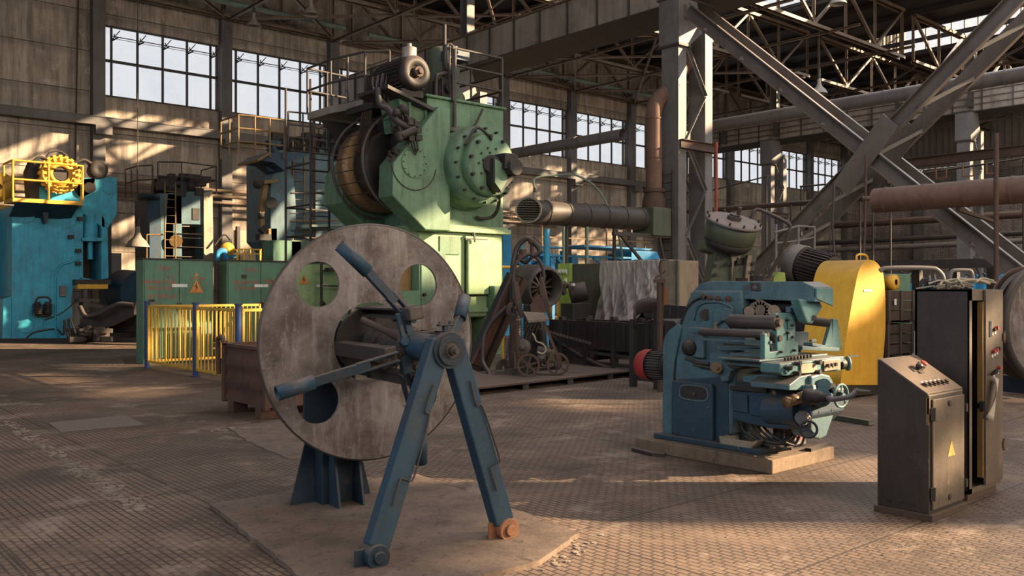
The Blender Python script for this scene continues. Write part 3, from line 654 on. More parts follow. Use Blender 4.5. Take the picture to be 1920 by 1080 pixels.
for f in (.3, .75): q = ha.lerp(hb, f); part('support_post', MB().cyl((q.x,q.y,0), (q.x,q.y,q.z-.3), .06, n=8), M['steel'], t)
# assorted thin pipes and cables over the right-hand side
def hpipe(px0, py0, px1, py1, X, r, m, label, cat='pipe', n=10):
    a = pX(px0, py0, X); b = pX(px1, py1, X); t = thing('service_pipe', label, cat, V((a.x,a.y,0)))
    part('pipe_run', MB().cyl(a, b, r, n=n), M[m], t)
    for f in (.02, .98): q = a.lerp(b, f); part('support_post', MB().cyl((q.x,q.y,0), q, .035, n=8), M['steel'], t)
    return t
t = thing('steel_beam', 'rusty steel beam crossing behind the braces above the rusty duct', 'beam', pX(1612, 316, 27))
part('beam', MB().ibeam(pX(1612,316,27), pX(1925,281,27), .2, .28, .025), M['rust'], t)
for x, y in ((1665,322), (1705,318), (1755,313), (1805,309), (1850,303)):
    a = pX(x, y, 27.1); part('hook_bracket', MB().beam(a, a-Z_*.35, .03, .03).beam(a-Z_*.35, a-Z_*.35-Y_*.3, .05, .04).beam(a-Z_*.35-Y_*.3, a-Z_*.1-Y_*.3, .03, .03), M['orange'], t)
hpipe(1665,335,1925,296,28,.03,'steel','thin cable rail under the rusty beam at right','rail')
hpipe(1290,397,1620,372,26.5,.09,'rust','rusty pipe sloping behind the round capped machine')
hpipe(1480,381,1640,372,25.5,.05,'steel','thin dark pipe left of the open duct end')
hpipe(1500,350,1615,340,30,.035,'steel','thin dark rail below the crossing of the braces','rail')
for i, (y0, y1, r, nm, m_) in enumerate(((420,401,.22,'uppermost','rust'), (452,436,.16,'second','duct'), (466,451,.16,'third','pipe'), (495,486,.20,'lowest','dark'))):
    solo('wall_pipe', MB().cyl(pX(1500, y0+6, 66), pX(1925, y1, 66), r*1.25, n=12), M[m_], 'horizontal pipe before the dark brick wall, %s of four' % nm, 'pipe', 'brick wall pipes')
hpipe(1300,366,1440,330,33,.03,'steel','thin cable crossing before the far end wall windows','cable')
# conductor rails on the far girder
for i, (z, nm) in enumerate(((12.3,'upper'), (11.95,'middle'), (11.6,'lower'))):
    t = solo('conductor_rail', MB().beam((50.3,4,z), (50.3,41,z), .05, .06), M['rust'], 'thin rusty conductor rail along the far girder, %s of three' % nm, 'rail', 'far girder conductor rails')
for y in range(5, 41, 3):
    pass
ib = thing('insulator_rack', 'dark brackets holding the conductor rails on the far girder', 'bracket', (50.5,22,11.4))
for y in range(8, 41, 4): part('bracket', MB().box((50.25,y-.06,11.5), (50.8,y+.06,12.4)), M['steel'], ib)
# hanging shades
def lamp(c, r, label, ztop=15.0):
    c = V(c); t = thing('pendant_lamp', label, 'lamp', c)
    part('lamp_shade', MB().lathe(c, Z_, [(r,0),(r*.97,.08*r),(r*.75,.5*r),(r*.35,.9*r),(r*.22,1.3*r),(r*.2,1.8*r)], 20).lathe(c, Z_, [(r*.97,0),(r*.72,.48*r),(r*.3,.88*r),(0,.9*r)], 20), M['glass_lamp'], t)
    part('lamp_holder', MB().cyl(c+Z_*1.7*r, c+Z_*2.5*r, r*.18, n=10).cyl(c+Z_*2.5*r, V((c.x,c.y,ztop)) if ztop else c+Z_*2.6*r, .015, n=6), M['steel'], t); return t
lamp(pD(583, 28, 38), .36, 'bell shaped hanging lamp shade on the pale green roof pipe')
lamp(pD(476, 50, 40), .34, 'dark bell shaped lamp hanging before the end wall above the second window')
lamp(pD(1536, 176, 45), .42, 'pale bell shaped lamp hanging in the roof trusses at right')
lamp(pD(1572, 8, 40), .38, 'bell lamp hanging at the top edge of the picture on the right')
t = lamp(pD(1002, 385, 30), .24, 'white bell lamp on a curved pipe arm above the horizontal duct', None)
a = pD(1002, 385, 30)+Z_*.6
part('arm', MB().tube(smoothp([a, a+Z_*.3, a+V((.5,-.3,.42)), a+V((1.3,-.8,.42)), a+V((2.0,-1.3,-.3)), a+V((2.5,-1.7,-2.2)), a+V((2.5,-1.7,-a.z))]), .035), M['pipe_green'], t)
# ================================================================= BIG GREEN PRESS
GY = 17.15; GX0 = 12.28; GX1 = 14.66
def bolts(mb, c, ax, R, n, r, h, a0=0):
    ax = V(ax).normalized(); t = Z_ if abs(ax.z) < .9 else X_; u = ax.cross(t).normalized(); w_ = ax.cross(u); c = V(c)
    for i in range(n):
        a = a0+2*math.pi*i/n; p = c+u*R*math.cos(a)+w_*R*math.sin(a); mb.cyl(p, p+ax*h, r, n=6)
    return mb
def boltsP(par, m, c, ax, R, n, r, h, a0=0, name='bolt'):
    ax = V(ax).normalized(); tt_ = Z_ if abs(ax.z) < .9 else X_; u = ax.cross(tt_).normalized(); w_ = ax.cross(u); c = V(c)
    for i in range(n):
        a = a0+2*math.pi*i/n; p = c+u*R*math.cos(a)+w_*R*math.sin(a); part(name, MB().cyl(p, p+ax*h, r, n=6), M[m], par)
t = thing('forging_press', 'huge green mechanical press with flywheel, round gearbox and a railed platform on top', 'press', (GX0,GY,0)); GP = t
ztop = 6.22; zc = pY(870, 431, GY).z
part('frame', MB().box((GX0,GY,zc), (GX1,GY+3.0,ztop)).box((GX0-.06,GY-.06,ztop), (GX1+.06,GY+3.05,ztop+.07)), M['green'], t, .03)
part('corner_rib', MB().prism([(GX0-.12,GY+.3,zc),(GX0-.12,GY-.16,zc),(GX0+.14,GY-.10,zc),(GX0+.2,GY+.3,zc)], (0,0,ztop-.5-zc)).box((GX0-.05,GY-.12,zc), (GX0+.01,GY-.08,ztop-.7)), M['green'], t, .02)
# lower body: cornice, panels, door
part('cornice', MB().box((GX0-.12,GY-.14,zc-.07), (GX1+.14,GY+3.1,zc+.05)).box((GX0-.08,GY-.08,zc+.05), (GX1+.08,GY+3.05,zc+.10)), M['green_light'], t, .015)
zb0 = pY(900, 587, GY).z
xl = pY(787, 480, GY).x
low = MB().box((xl,GY,1.0), (GX1-.05,GY+2.8,zc-.07)).box((xl,GY,0), (pY(874,600,GY).x,GY+2.8,1.0)).box((pY(911,600,GY).x,GY,0), (GX1-.05,GY+2.8,1.0)).box((xl,GY+.9,0), (GX1-.05,GY+2.8,1.0))
part('base', low, M['green_light'], t, .02)
part('ledge', MB().box((xl,GY-.05,zb0+.03), (GX1-.1,GY,zb0+.12)), M['green_light'], t)
a = pY(872, 449, GY); b = pY(911, 552, GY)
d = part('door', MB().box((a.x,GY-.13,b.z), (b.x,GY-.03,a.z)), M['green_light'], t, .03)
part('door_gap', MB().box((a.x-.025,GY-.04,b.z-.03), (b.x+.03,GY-.002,a.z+.03)), M['dark'], t)
part('handle', MB().cyl((a.x+.12,GY-.2,3.02), (a.x+.12,GY-.12,3.02), .045, n=10).beam((a.x+.12,GY-.2,3.06), (a.x+.15,GY-.2,2.82), .04, .03), M['dark'], d)
for px0, py0, px1, py1, nm in ((823,442,861,478,'cover_panel'), (826,487,861,560,'side_panel')):
    q0 = pY(px0, py0, GY); q1 = pY(px1, py1, GY); part(nm, MB().box((q0.x,GY-.03,q1.z), (q1.x,GY,q0.z)), M['green_light'] if py0 > 460 else M['green'], t, .012)
a = pY(918, 536, GY-.12); b = pY(947, 603, GY-.12)
d = part('switch_box', MB().box((a.x,GY-.3,b.z), (b.x,GY,a.z)), M['green'], t, .02)
part('box_handle', MB().cyl((b.x-.13,GY-.37,(a.z+b.z)/2-.05), (b.x-.13,GY-.3,(a.z+b.z)/2-.05), .05, n=10).beam((b.x-.13,GY-.36,(a.z+b.z)/2-.05), (b.x-.2,GY-.36,(a.z+b.z)/2-.12), .04, .03), M['dark'], d)
# octagonal bearing housings and flywheel between them
prof = [pY(805,196,16.7), pY(738,306,16.7), pY(736,367,16.7), pY(798,431,16.7), pY(806,431,16.7)]
for i in range(5): prof[i].y = 0
prof[-1].x = GX0+.35; prof[0].x = GX0+.02; pr2 = [prof[0], prof[1], prof[2], prof[3], prof[4], V((GX0+.35,0,prof[0].z))]
HC = pY(778, 305, 16.66)
for y0, th, nm in ((16.7, .6, 'bearing_housing'), (18.95, .85, 'bearing_housing')):
    h = part(nm, MB().prism([p+Y_*y0 for p in pr2], Y_*th), M['green'], t, .025)
    ln = MB().prism([p+Y_*(y0-.03) for p in (prof[1]+V((.05,0,.02)), prof[1]+V((.0,0,.0)), prof[2], prof[2]+V((.05,0,-.02)))], Y_*.03)
    part('cover_plate', MB().cyl((HC.x,y0-.03,HC.z), (HC.x,y0,HC.z), .34, n=32), M['green'], h)
    boltsP(h, 'dark', (HC.x,y0-.05,HC.z), Y_, .31, 12, .016, .03); boltsP(h, 'dark', (prof[1].x+.18,y0+.2,prof[1].z+.22), V((-1,0,.8)), .09, 4, .05, .14)
    bt = MB().beam((prof[1].x+.02,y0+.15,prof[1].z+.05), (prof[1].x+.2,y0+.15,prof[1].z+.3), .05, .08)
    part('corner_clamp', bt, M['dark'], h)
    part('seam', MB().tube([V((HC.x+.62*math.cos(a),y0-.01,HC.z+.62*math.sin(a))) for a in [math.radians(180+k*9) for k in range(0, 20)]], .012, 5), M['dark'], h)
fx, fz = HC.x+.35, HC.z+.08
part('flywheel', MB().lathe((fx,18.55,fz), Y_, [(0,0),(1.0,0),(1.08,.03),(1.08,.36),(1.0,.4),(0,.4)], 48), M['bronze'], t)
pl = part('belt_pulley', MB().lathe((fx,17.95,fz), Y_, [(0,0),(.78,0),(.86,.02),(.86,.5),(0,.5)], 48).lathe((fx,17.7,fz), Y_, [(0,0),(.35,0),(.35,.3),(0,.3)], 24), M['dark'], t)
# belt guard hoops
for yy in (17.6, 18.95):
    pts = [V((fx-.05+1.26*math.cos(a),yy-.25,fz+1.22*math.sin(a))) for a in [math.radians(95+k*12) for k in range(0, 16)]]
    pts = [V((fx-.1,yy-.25,6.35)), V((fx-.45,yy-.25,5.9))]+pts[3:]
    part('guard_hoop', MB().tube(smoothp(pts, 3), .035, 8), M['steel'], t)
wr = MB()
for k in range(9):
    a = math.radians(120+k*14); p = V((fx-.05+1.24*math.cos(a),17.35,fz+1.2*math.sin(a))); wr.cyl(p, p+Y_*1.4, .012, n=5)
part('guard_wire', wr, M['dark'], t)
# top motor
MC = pY(783, 135, 16.6); mr = .40
mo = part('drive_motor', MB().lathe((MC.x,16.6,MC.z), Y_, [(0,.06),(.17,.06),(.19,0),(.33,0),(.39,.06),(.4,.2),(.37,.22),(.37,1.25),(.4,1.28),(.38,1.45),(.15,1.5),(.1,1.7),(0,1.7)], 32), M['dark'], t)
fi = MB()
for k in range(28):
    a = 2*math.pi*k/28; c = V((MC.x+.385*math.cos(a),0,MC.z+.385*math.sin(a))); fi.beam(c+Y_*16.85, c+Y_*17.85, .012, .05, (math.cos(a),0,math.sin(a)))
part('cooling_fin', fi, M['steel'], mo)
part('shaft_cap', MB().cyl((MC.x,16.52,MC.z), (MC.x,16.62,MC.z), .12, n=16).cyl((MC.x,16.45,MC.z), (MC.x,16.55,MC.z), .06, n=6), M['rust'], mo)
part('terminal_can', MB().cyl((MC.x-.02,16.9,MC.z+.36), (MC.x-.02,16.9,MC.z+.60), .17, n=16).cyl((MC.x-.02,16.9,MC.z+.6), (MC.x-.02,16.9,MC.z+.7), .06, n=10), M['glass_lamp'], mo)
part('motor_pulley', MB().cyl((MC.x,18.0,MC.z), (MC.x,18.45,MC.z), .26, n=24), M['dark'], mo)
bl = MB()
for k in range(5):
    y = 18.02+k*.09
    for s_ in (-1, 1):
        p = V((MC.x+.26*s_*.9,y,MC.z+.1)); q = V((fx+.86*s_*.95,y-.03,fz+.25)); bl.beam(p, q, .055, .03, Y_)
part('drive_belt', bl, M['rust'], t)
zb = MC.z-.42
part('motor_base', MB().prism([(MC.x-.7,16.75,zb-.02),(MC.x+.75,16.75,zb-.42),(MC.x+.75,16.75,zb-.34),(MC.x-.7,16.75,zb+.06)], Y_*1.3).box((MC.x-.3,16.8,zb-.1), (MC.x+.3,17.9,zb+.05)), M['steel'], t)
part('motor_bracket', MB().prism([(MC.x-.25,17.0,zb-.1),(MC.x+1.0,17.0,zb-.36),(MC.x+.95,17.0,ztop-.5),(MC.x-.1,17.0,ztop-.9)], Y_*.8).box((MC.x-.02,16.9,zb-1.0), (MC.x+.03,17.2,zb-.1)).box((MC.x+.45,16.92,zb-1.0), (MC.x+.5,17.2,zb-.3)), M['green'], t, .01)
part('flywheel_hood', MB().box((fx-.15,17.6,ztop-1.5), (GX0+.2,18.8,ztop+.1)).box((fx-.75,17.8,ztop-.3), (GX0+.1,19.0,ztop-.15)), M['dark'], t)
# round gearbox
GC = pY(913, 310, 16.3)
gb = part('gearbox_ring', MB().lathe((GC.x-.02,16.35,GC.z), Y_, [(.80,0),(.92,.04),(.97,.3),(.97,.62),(1.02,.66),(1.02,.95)], 48).lathe((GC.x-.02,16.35,GC.z), Y_, [(.80,0),(0,0)], 48), M['green'], t)
part('gearbox_cover', MB().lathe((GC.x,16.12,GC.z), Y_, [(0,0),(.70,0),(.74,.03),(.74,.24)], 48), M['green'], gb)
boltsP(gb, 'dark', (GC.x,16.03,GC.z), Y_, .66, 10, .045, .1, .2); boltsP(gb, 'dark', (GC.x,16.09,GC.z), Y_, .40, 10, .028, .04); boltsP(gb, 'dark', (GC.x,16.09,GC.z), Y_, .28, 6, .028, .04, .3); boltsP(gb, 'dark', (GC.x-.02,16.28,GC.z), Y_, .88, 16, .03, .1)
part('spray_line', MB().tube(smoothp([pY(872,272,16.2), pY(893,240,16.2), pY(914,252,16.1), pY(922,262,16.1)], 5), .035).tube(smoothp([pY(843,246,17.0), pY(880,250,16.5), pY(893,245,16.3)], 4), .03).tube(smoothp([pY(905,205,17.0), pY(893,230,17), pY(887,238,17.0)], 4), .03).tube(smoothp([pY(850,255,17.0), pY(847,290,17.0), pY(844,330,17.0), pY(850,350,17)], 3), .05), M['dark'], gb)
BK = pY(940, 322, 15.9)
bk = part('brake_unit', MB().box((BK.x-.05,15.7,BK.z+.05), (BK.x+.36,16.15,BK.z+.42)).prism([(BK.x-.28,15.85,BK.z-.3),(BK.x-.1,15.85,BK.z-.5),(BK.x+.36,15.85,BK.z-.05),(BK.x+.36,15.85,BK.z+.1),(BK.x-.28,15.85,BK.z+.3)], Y_*.28).cyl((BK.x+.22,15.6,BK.z+.1), (BK.x+.22,16.1,BK.z+.1), .2, n=18), M['dark'], t, .015)
part('brake_plate', MB().prism([(BK.x-.26,15.84,BK.z-.28),(BK.x-.08,15.84,BK.z-.46),(BK.x+.12,15.84,BK.z-.2),(BK.x+.12,15.84,BK.z+.12),(BK.x-.26,15.84,BK.z+.28)], Y_*-.02), M['green'], bk)
part('brake_disc', MB().cyl((BK.x-.25,15.95,BK.z+.18), (BK.x-.12,16.1,BK.z+.18), .2, n=20).beam((BK.x+.34,15.9,BK.z-.05), (BK.x-.1,15.9,BK.z-.45), .14, .12), M['dark'], bk)
part('hose', MB().tube(smoothp([pY(934,350,16.1), pY(935,385,16.6), pY(925,405,16.9), pY(905,410,17.0), pY(892,407,17.1)], 6), .045), M['rubber'], t)
part('conduit', MB().box((pY(844,300,17.05).x-.05,16.98,pY(844,345,17).z), (pY(844,300,17.05).x+.06,17.1,pY(844,290,17).z)).tube([pY(853,92,17.05), pY(852,240,17.05), pY(847,300,17.05)], .045, 8).cyl(pY(842,243,17.05), pY(862,240,17.05), .05, n=8), M['steel'], t)
# hydraulic cluster, pipes and tank
part('pipe_loop', MB().tube(smoothp([pY(818,225,17.3), pY(818,150,17.3), pY(824,140,17.3), pY(842,138,17.3), pY(848,146,17.2)], 5), .05).tube(smoothp([pY(826,225,17.4), pY(826,158,17.4), pY(831,148,17.4), pY(846,146,17.4)], 5), .05)
     .tube(smoothp([pY(845,135,17.3), pY(838,125,17.3), pY(836,95,17.3), pY(842,85,17.3), pY(850,90,17.2)], 5), .06).tube(smoothp([pY(849,86,17.1), pY(850,190,17.05)], 3), .04), M['steel'], t)
tk = part('oil_tank', MB().lathe((GX0+1.25,18.2,ztop+.07), Z_, [(0,1.5),(.3,1.5),(.40,1.4),(.42,1.2),(.42,.5),(.55,.3),(.6,0)], 28), M['green_olive'], t)
part('valve_block', MB().box((GX0+.55,17.3,ztop+.1), (GX0+.95,17.7,ztop+.55)).cyl((GX0+.75,17.2,ztop+.35), (GX0+.75,17.35,ztop+.35), .15, n=14).cyl((GX0+.7,17.4,ztop+.5), (GX0+.7,17.4,ztop+1.9), .05, n=10), M['dark'], t)
part('blue_valve', MB().cyl(pY(850,88,17.4), pY(850,100,17.4), .12, n=12).box(pY(845,108,17.4), pY(862,104,17.8)), M['blue'], t)
ln = MB()
random.seed(3)
for k in range(5):
    a = pY(700+k*9, 175+k*3, 17.3); b = pY(735+k*12, 245+k*4, 16.9); m_ = (a+b)/2+V((-.25-.05*k,0,.5-.1*k)); m2 = b+V((-.1,0,.45)); ln.tube(smoothp([a, a+Z_*(.35+.08*k), m_, m2, b], 5), .03, 6)
ln.tube(smoothp([pY(708,165,17), pY(712,195,17), pY(728,205,16.9), pY(745,228,16.6), pY(768,240,16.6)], 6), .075, 10)
part('cable_bundle', ln, M['rubber'], t)
cl = MB().cyl(pY(752,255,16.5), pY(778,243,16.5), .09, n=12).cyl(pY(745,248,16.5), pY(750,262,16.5), .09, n=12).sph(pY(756,205,16.6), .13, 10).sph(pY(744,212,16.6), .1, 10).cyl(pY(742,215,16.6), pY(752,250,16.6), .04, n=6)
random.seed(5)
for k in range(14): p = pY(740+random.random()*45, 225+random.random()*38, 16.55+random.random()*.3); cl.cb(p, .14, .14, .12)
for k in range(3): cl.tube(smoothp([pY(770+k*5,255,16.6), pY(773+k*5,275,16.6), pY(780+k*2,290-k*4,16.62)], 4), .022, 6)
part('lubricator_cluster', cl, M['dark'], t)
# platform with railing on the left, and railing on top right
pz = 6.05
pf = [V((11.1,20.8,pz)), V((12.3,20.9,pz)), V((12.35,18.0,pz)), V((11.75,17.95,pz)), V((11.35,18.4,pz)), V((11.1,19.6,pz))]
pfp = part('platform', MB().prism(pf, V((0,0,.18))), M['girder'], t)
for a, b in ((pf[4], pf[3]), (pf[5], pf[4])): pass
part('platform_bracket', MB().prism([V((12.3,20.2,4.9)), V((12.3,20.2,5.98)), V((11.2,20.2,5.98))], Y_*.12), M['steel'], t)
rail = [pf[3]+Z_*.18, pf[4]+Z_*.18, pf[5]+Z_*.18, pf[0]+Z_*.18, pf[1]+Z_*.18]
def railing(par, pts, h, r, m, post=1.0, mid=2, bars=None):
    for a, b in zip(pts, pts[1:]):
        for k in range(mid): f = h*(1-k/mid); part('rail', MB().cyl(a+Z_*f, b+Z_*f, r, n=8), M[m], par)
        n = max(1, round((b-a).length/post))
        for i in range(n): p = a.lerp(b, i/n); part('post', MB().cyl(p, p+Z_*h, r, n=8), M[m], par)
        if bars: 
            L = (b-a).length; n = int(L/bars)
            for i in range(1, n): p = a.lerp(b, i/n); part('bar', MB().cyl(p, p+Z_*h, r*.5, n=6), M[m], par)
    p = pts[-1]; part('post', MB().cyl(p, p+Z_*h, r, n=8), M[m], par)
railing(t, rail, 1.15, .03, 'steel', .8, 2)
tr = [V((GX0+.7,GY+.05,ztop+.07)), V((GX1-.0,GY+.05,ztop+.07)), V((GX1,GY+2.6,ztop+.07)), V((GX0+.6,GY+2.9,ztop+.07))]
railing(t, tr, 1.25, .03, 'steel', 1.2, 3)
# ladder shaft and lower stair cage left of the press
lx, ly = 11.35, 21.1
lt = thing('caged_ladder', 'dark steel ladder tower with hoops standing left of the big green press', 'ladder', (lx,ly,0))
for dx, dy in ((0,0), (.55,0), (0,1.4), (2.0,1.4)):
    part('post', MB().cyl((lx+dx,ly+dy,0), (lx+dx,ly+dy,7.2 if dx < 1 else 6), .035, n=8), M['steel'], lt)
z = .3
while z < 5.9: part('rung', MB().cyl((lx,ly,z), (lx+.55,ly,z), .016, n=6), M['steel'], lt); z += .3
for z in (3.1, 3.9, 5.0, 5.5): part('guard_rail', MB().tube([V((lx,ly,z)), V((lx,ly+1.4,z)), V((lx+2.0,ly+1.4,z))], .028, 6), M['steel'], lt)
# ================================================================= LEFT BLUE PRESS
BY = 31.6
def pq(px, py, Y=BY): p = pY(px, py, Y); return p
t = thing('stamping_press', 'bright blue press with a yellow gear wheel and yellow railing at the left edge', 'press', V((pq(100,638).x,BY,0)))
A = lambda *l: [pq(*q) for q in l]
pts = A((38,386),(152,386),(152,330),(178,318),(221,334),(221,402),(198,436),(196,540),(192,556),(206,562),(206,575),(146,575),(138,590),(140,615),(146,638),(22,638),(22,386))
for p in pts:
    if p.z < .1: p.z = 0
part('frame', MB().prism(A((22,386),(152,386),(152,430),(152,520),(200,528),(203,523),(203,540),(138,524+16),(134,560),(136,600),(148,640),(22,640)), Y_*1.9), M['press_blue'], t, .03)
part('head_column', MB().prism(A((72,386),(72,345),(140,332),(220,332),(220,402),(200,432),(152,398),(152,386)), Y_*1.7), M['press_blue'], t, .03)
part('throat_column', MB().prism(A((190,398),(202,425),(204,522),(190,524)), Y_*1.2).prism(A((150,398),(156,398),(156,524),(150,524)), Y_*1.2), M['press_blue'], t, .015)
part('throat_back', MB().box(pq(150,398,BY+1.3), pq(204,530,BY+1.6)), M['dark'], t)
part('side_box', MB().prism(A((6,560),(22,556),(22,640),(4,640)), Y_*1.2), M['press_blue'], t, .02)
c = pq(174, 424, BY-.1); part('counterbalance_cylinder', MB().cyl(c+V((0,.3,-.42)), c+V((0,.3,.42)), .24, n=24).cyl(c+V((0,.3,-.5)), c+V((0,.3,-.42)), .32, n=24).cyl(c+V((0,.3,-1.1)), c+V((0,.3,-.5)), .09, n=12), M['press_blue'], t)
a = pq(152, 398, BY-.08); part('slide_plate', MB().prism(A((152,446),(192,446),(192,452),(152,452)), Y_*-.12), M['press_blue'], t)
part('ram', MB().prism(A((140,533),(197,533),(197,542),(140,542)), Y_*-.35), M['yellow'], t, .02)
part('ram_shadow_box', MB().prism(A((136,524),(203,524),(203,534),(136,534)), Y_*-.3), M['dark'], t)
part('ram_foot', MB().cyl(pq(160,542,BY-.2), pq(160,560,BY-.2), .12, n=14).prism(A((140,560),(178,560),(178,566),(140,566)), Y_*-.5).prism(A((148,566),(186,572),(186,578),(148,574)), Y_*-.5), M['iron'], t)
bd = part('side_cover', MB().tube(smoothp(A((110,638),(104,610),(104,520),(112,500),(130,492),(150,486)), 5), .04, 8).cyl(pq(49,400,BY-.03), pq(49,400,BY), .27, n=28).cyl(pq(119,408,BY-.03), pq(119,408,BY), .36, n=28).cyl(pq(47,611,BY-.03), pq(47,611,BY), .22, n=24), M['press_blue'], t)
part('notch_bracket', MB().prism(A((70,386),(86,386),(83,420),(79,420)), Y_*-.4), M['navy'], t)
sw = part('switch_box', MB().prism(A((111,536),(122,536),(122,556),(111,556)), Y_*-.12), M['pipe'], t, .01)
for px in (70, 90):
    vb = MB()
    for k in range(6): vb.cyl(pq(px,570+k*3.2,BY-.25), pq(px,572+k*3.2,BY-.25), .13, n=10)
    vb.cyl(pq(px,566,BY-.2), pq(px,588,BY-.2), .09, n=10); part('air_valve', vb, M['dark'], t)
part('valve_pipe', MB().tube(smoothp(A((66,568),(72,558),(90,558),(96,566)), 5), .03), M['dark'], t)
part('valve_bracket', MB().beam(pq(66,588,BY-.1), pq(96,588,BY-.1), .1, .2), M['dark'], t)
for q in ((128,444),(142,470),(142,494),(146,410)): part('clamp_block', MB().beam(pq(q[0],q[1],BY-.12), pq(q[0]+10,q[1],BY-.12), .12, .12), M['dark'], t)
part('cable', MB().tube(smoothp(A((84,600),(110,590),(130,576),(150,556)), 4), .02, 5).tube(smoothp(A((48,636),(62,624),(90,618),(108,618),(118,628),(120,600)), 4), .03, 5), M['rubber'], t)
part('clutch_cover', MB().prism(A((52,320),(60,300),(92,296),(92,372),(56,372)), Y_*.6), M['dark'], t)
part('clutch_housing', MB().prism(A((140,322),(160,306),(176,320),(180,356),(152,372),(140,360)), Y_*.8).cyl(pq(168,352,BY-.3), pq(168,352,BY+.4), .18, n=16), M['dark'], t)
gc = pq(115, 326, BY-.75)
gw = part('gear_wheel', MB().lathe(gc, Y_, [(.22,.1),(.24,0),(.34,-.02),(.36,.06),(.5,.1),(.52,.02),(.56,.02),(.58,.3),(.22,.34),(.22,.1)], 36), M['yellow'], t)
tt = MB()
for k in range(16): a = 2*math.pi*k/16; e = V((math.cos(a),0,math.sin(a))); tt.beam(gc+Y_*.06+e*.42, gc+Y_*.06+e*.54, .09, .12, Y_); 
for k in range(20): a = 2*math.pi*k/20; e = V((math.cos(a),0,math.sin(a))); tt.beam(gc+Y_*.2+e*.55, gc+Y_*.2+e*.62, .1, .25, Y_)
part('gear_tooth_ring', tt, M['yellow'], gw)
part('gear_shaft', MB().cyl(gc+Y_*.05, gc+Y_*.9, .21, n=20), M['dark'], gw)
mc = pq(186, 318, BY-.1); mm = part('motor', MB().lathe(mc, Y_, [(0,.03),(.12,0),(.26,0),(.30,.05),(.30,.75),(0,.8)], 24), M['dark'], t)
part('motor_collar', MB().ring(mc+Y_*.3, Y_, .33, .29, .25, 24), M['yellow_dull'], mm)
boltsP(t, 'navy', pq(205,352,BY-.02), Y_, .22, 12, .015, .03)
part('junk_pipes', MB().tube(smoothp(A((86,296),(94,286),(112,284),(126,292)), 5), .03).tube(smoothp(A((60,306),(74,295),(92,300)), 5), .05).tube(smoothp(A((140,306),(158,300),(176,310)), 5), .05), M['dark'], t)
# platform and railing
pl_ = [V((pq(10,384).x,BY+.2,pq(80,386).z)), V((pq(24,384,BY-1).x,BY-1.0,pq(80,386).z)), V((pq(155,384,BY-1).x,BY-1.0,pq(80,386).z)), V((pq(152,384).x,BY,pq(80,386).z))]
part('platform', MB().prism(pl_, Z_*.12), M['yellow'], t)
part('platform_gusset', MB().prism([pl_[1]+V((.1,.05,0)), pl_[2]+V((-.1,.05,0)), V((pl_[2].x-.1,BY,pl_[2].z-.4)), V((pl_[1].x+.1,BY,pl_[1].z-.4))], Z_*.03), M['navy'], t)
railing(t, [p+Z_*.12 for p in pl_], 1.15, .035, 'yellow', .85, 2)
# neighbour press cut by the frame
t = thing('stamping_press', 'second blue press with yellow platform, cut off at the left edge', 'press', V((7.0,33.0,0)))
part('frame', MB().box(pY(-60,400,33.9), V((pY(12,640,33.9).x,35,0))), M['press_blue'], t, .03)
part('platform', MB().box(pY(-70,396,33.7), pY(12,389,34.6)), M['yellow'], t)
part('post', MB().cyl(V((pY(4,600,33.6).x,33.6,0)), pY(4,394,33.6), .07, n=8), M['yellow_dull'], t)
part('gear', MB().lathe(pY(-2,350,33.8), Y_, [(.1,0),(.5,0),(.5,.3),(.1,.3)], 24), M['yellow'], t)
# ================================================================= MIDDLE DARK PRESS
CY = 36.0
def pc(px, py, Y=CY): return pY(px, py, Y)
C = lambda *l: [pc(*q) for q in l]
t = thing('stamping_press', 'dusty blue and grey press with a ladder, behind the first green cabinet', 'press', V((pc(330,600).x,CY,0)))
part('frame', MB().prism(C((314,362),(398,356),(400,425),(382,425),(382,420),(326,420),(326,600),(300,600)), Y_*1.5).prism(C((382,420),(400,420),(401,600),(382,600)), Y_*1.5).box(pc(300,362), pc(316,610,CY+1.5)), M['teal'], t, .02)
part('side_frame', MB().prism(C((276,372),(300,366),(300,610),(278,610)), Y_*1.5), M['blue'], t, .02)
part('side_cover', MB().prism(C((380,362),(397,358),(399,606),(381,606)), Y_*-.1), M['cream'], t, .01)
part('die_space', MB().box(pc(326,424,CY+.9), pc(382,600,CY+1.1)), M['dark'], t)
part('slot', MB().box(pc(361,390,CY-.03), pc(374,413,CY)), M['dark'], t)
for z in (437, 445, 462, 480): part('die_bar', MB().box(pc(328,z,CY-.1), pc(378-(z % 7)*2,z+3,CY+.3)), M['iron' if z != 437 else 'cream'], t)
part('die_wheel', MB().cyl(pc(330,452,CY-.3), pc(330,452,CY), .25, n=18), M['yellow_dull'], t)
rt = MB(); random.seed(9)
for k in range(22): p = pc(292+random.random()*90, 332+random.random()*32, CY+random.random()); rt.cb(p, .2+random.random()*.35, .3, .15+random.random()*.3)
rt.lathe(pc(347,346,CY+.3), X_, [(0,0),(.42,0),(.42,.25),(0,.25)], 24).lathe(pc(322,350,CY), Y_, [(0,0),(.25,0),(.25,.6),(0,.6)], 20)
part('drive_cluster', rt, M['dark'], t)
part('hoist_arm', MB().tube(smoothp([pc(402,460,CY-.3), pc(420,440,CY-.3), pc(432,450,CY-.3)], 5), .04), M['dark'], t)
part('yellow_wheel', MB().lathe(pc(429,467,CY-1), Y_, [(0,0),(.1,0),(.12,.05),(.28,.05),(.28,.2),(0,.2)], 24), M['yellow'], t)
part('blue_pump', MB().tube(smoothp([pc(407,490,CY-1), pc(408,475,CY-1), pc(420,470,CY-1), pc(424,486,CY-1)], 5), .12).box(pc(418,468,CY-.8), pc(436,484,CY-.3)), M['sky_blue'], t)
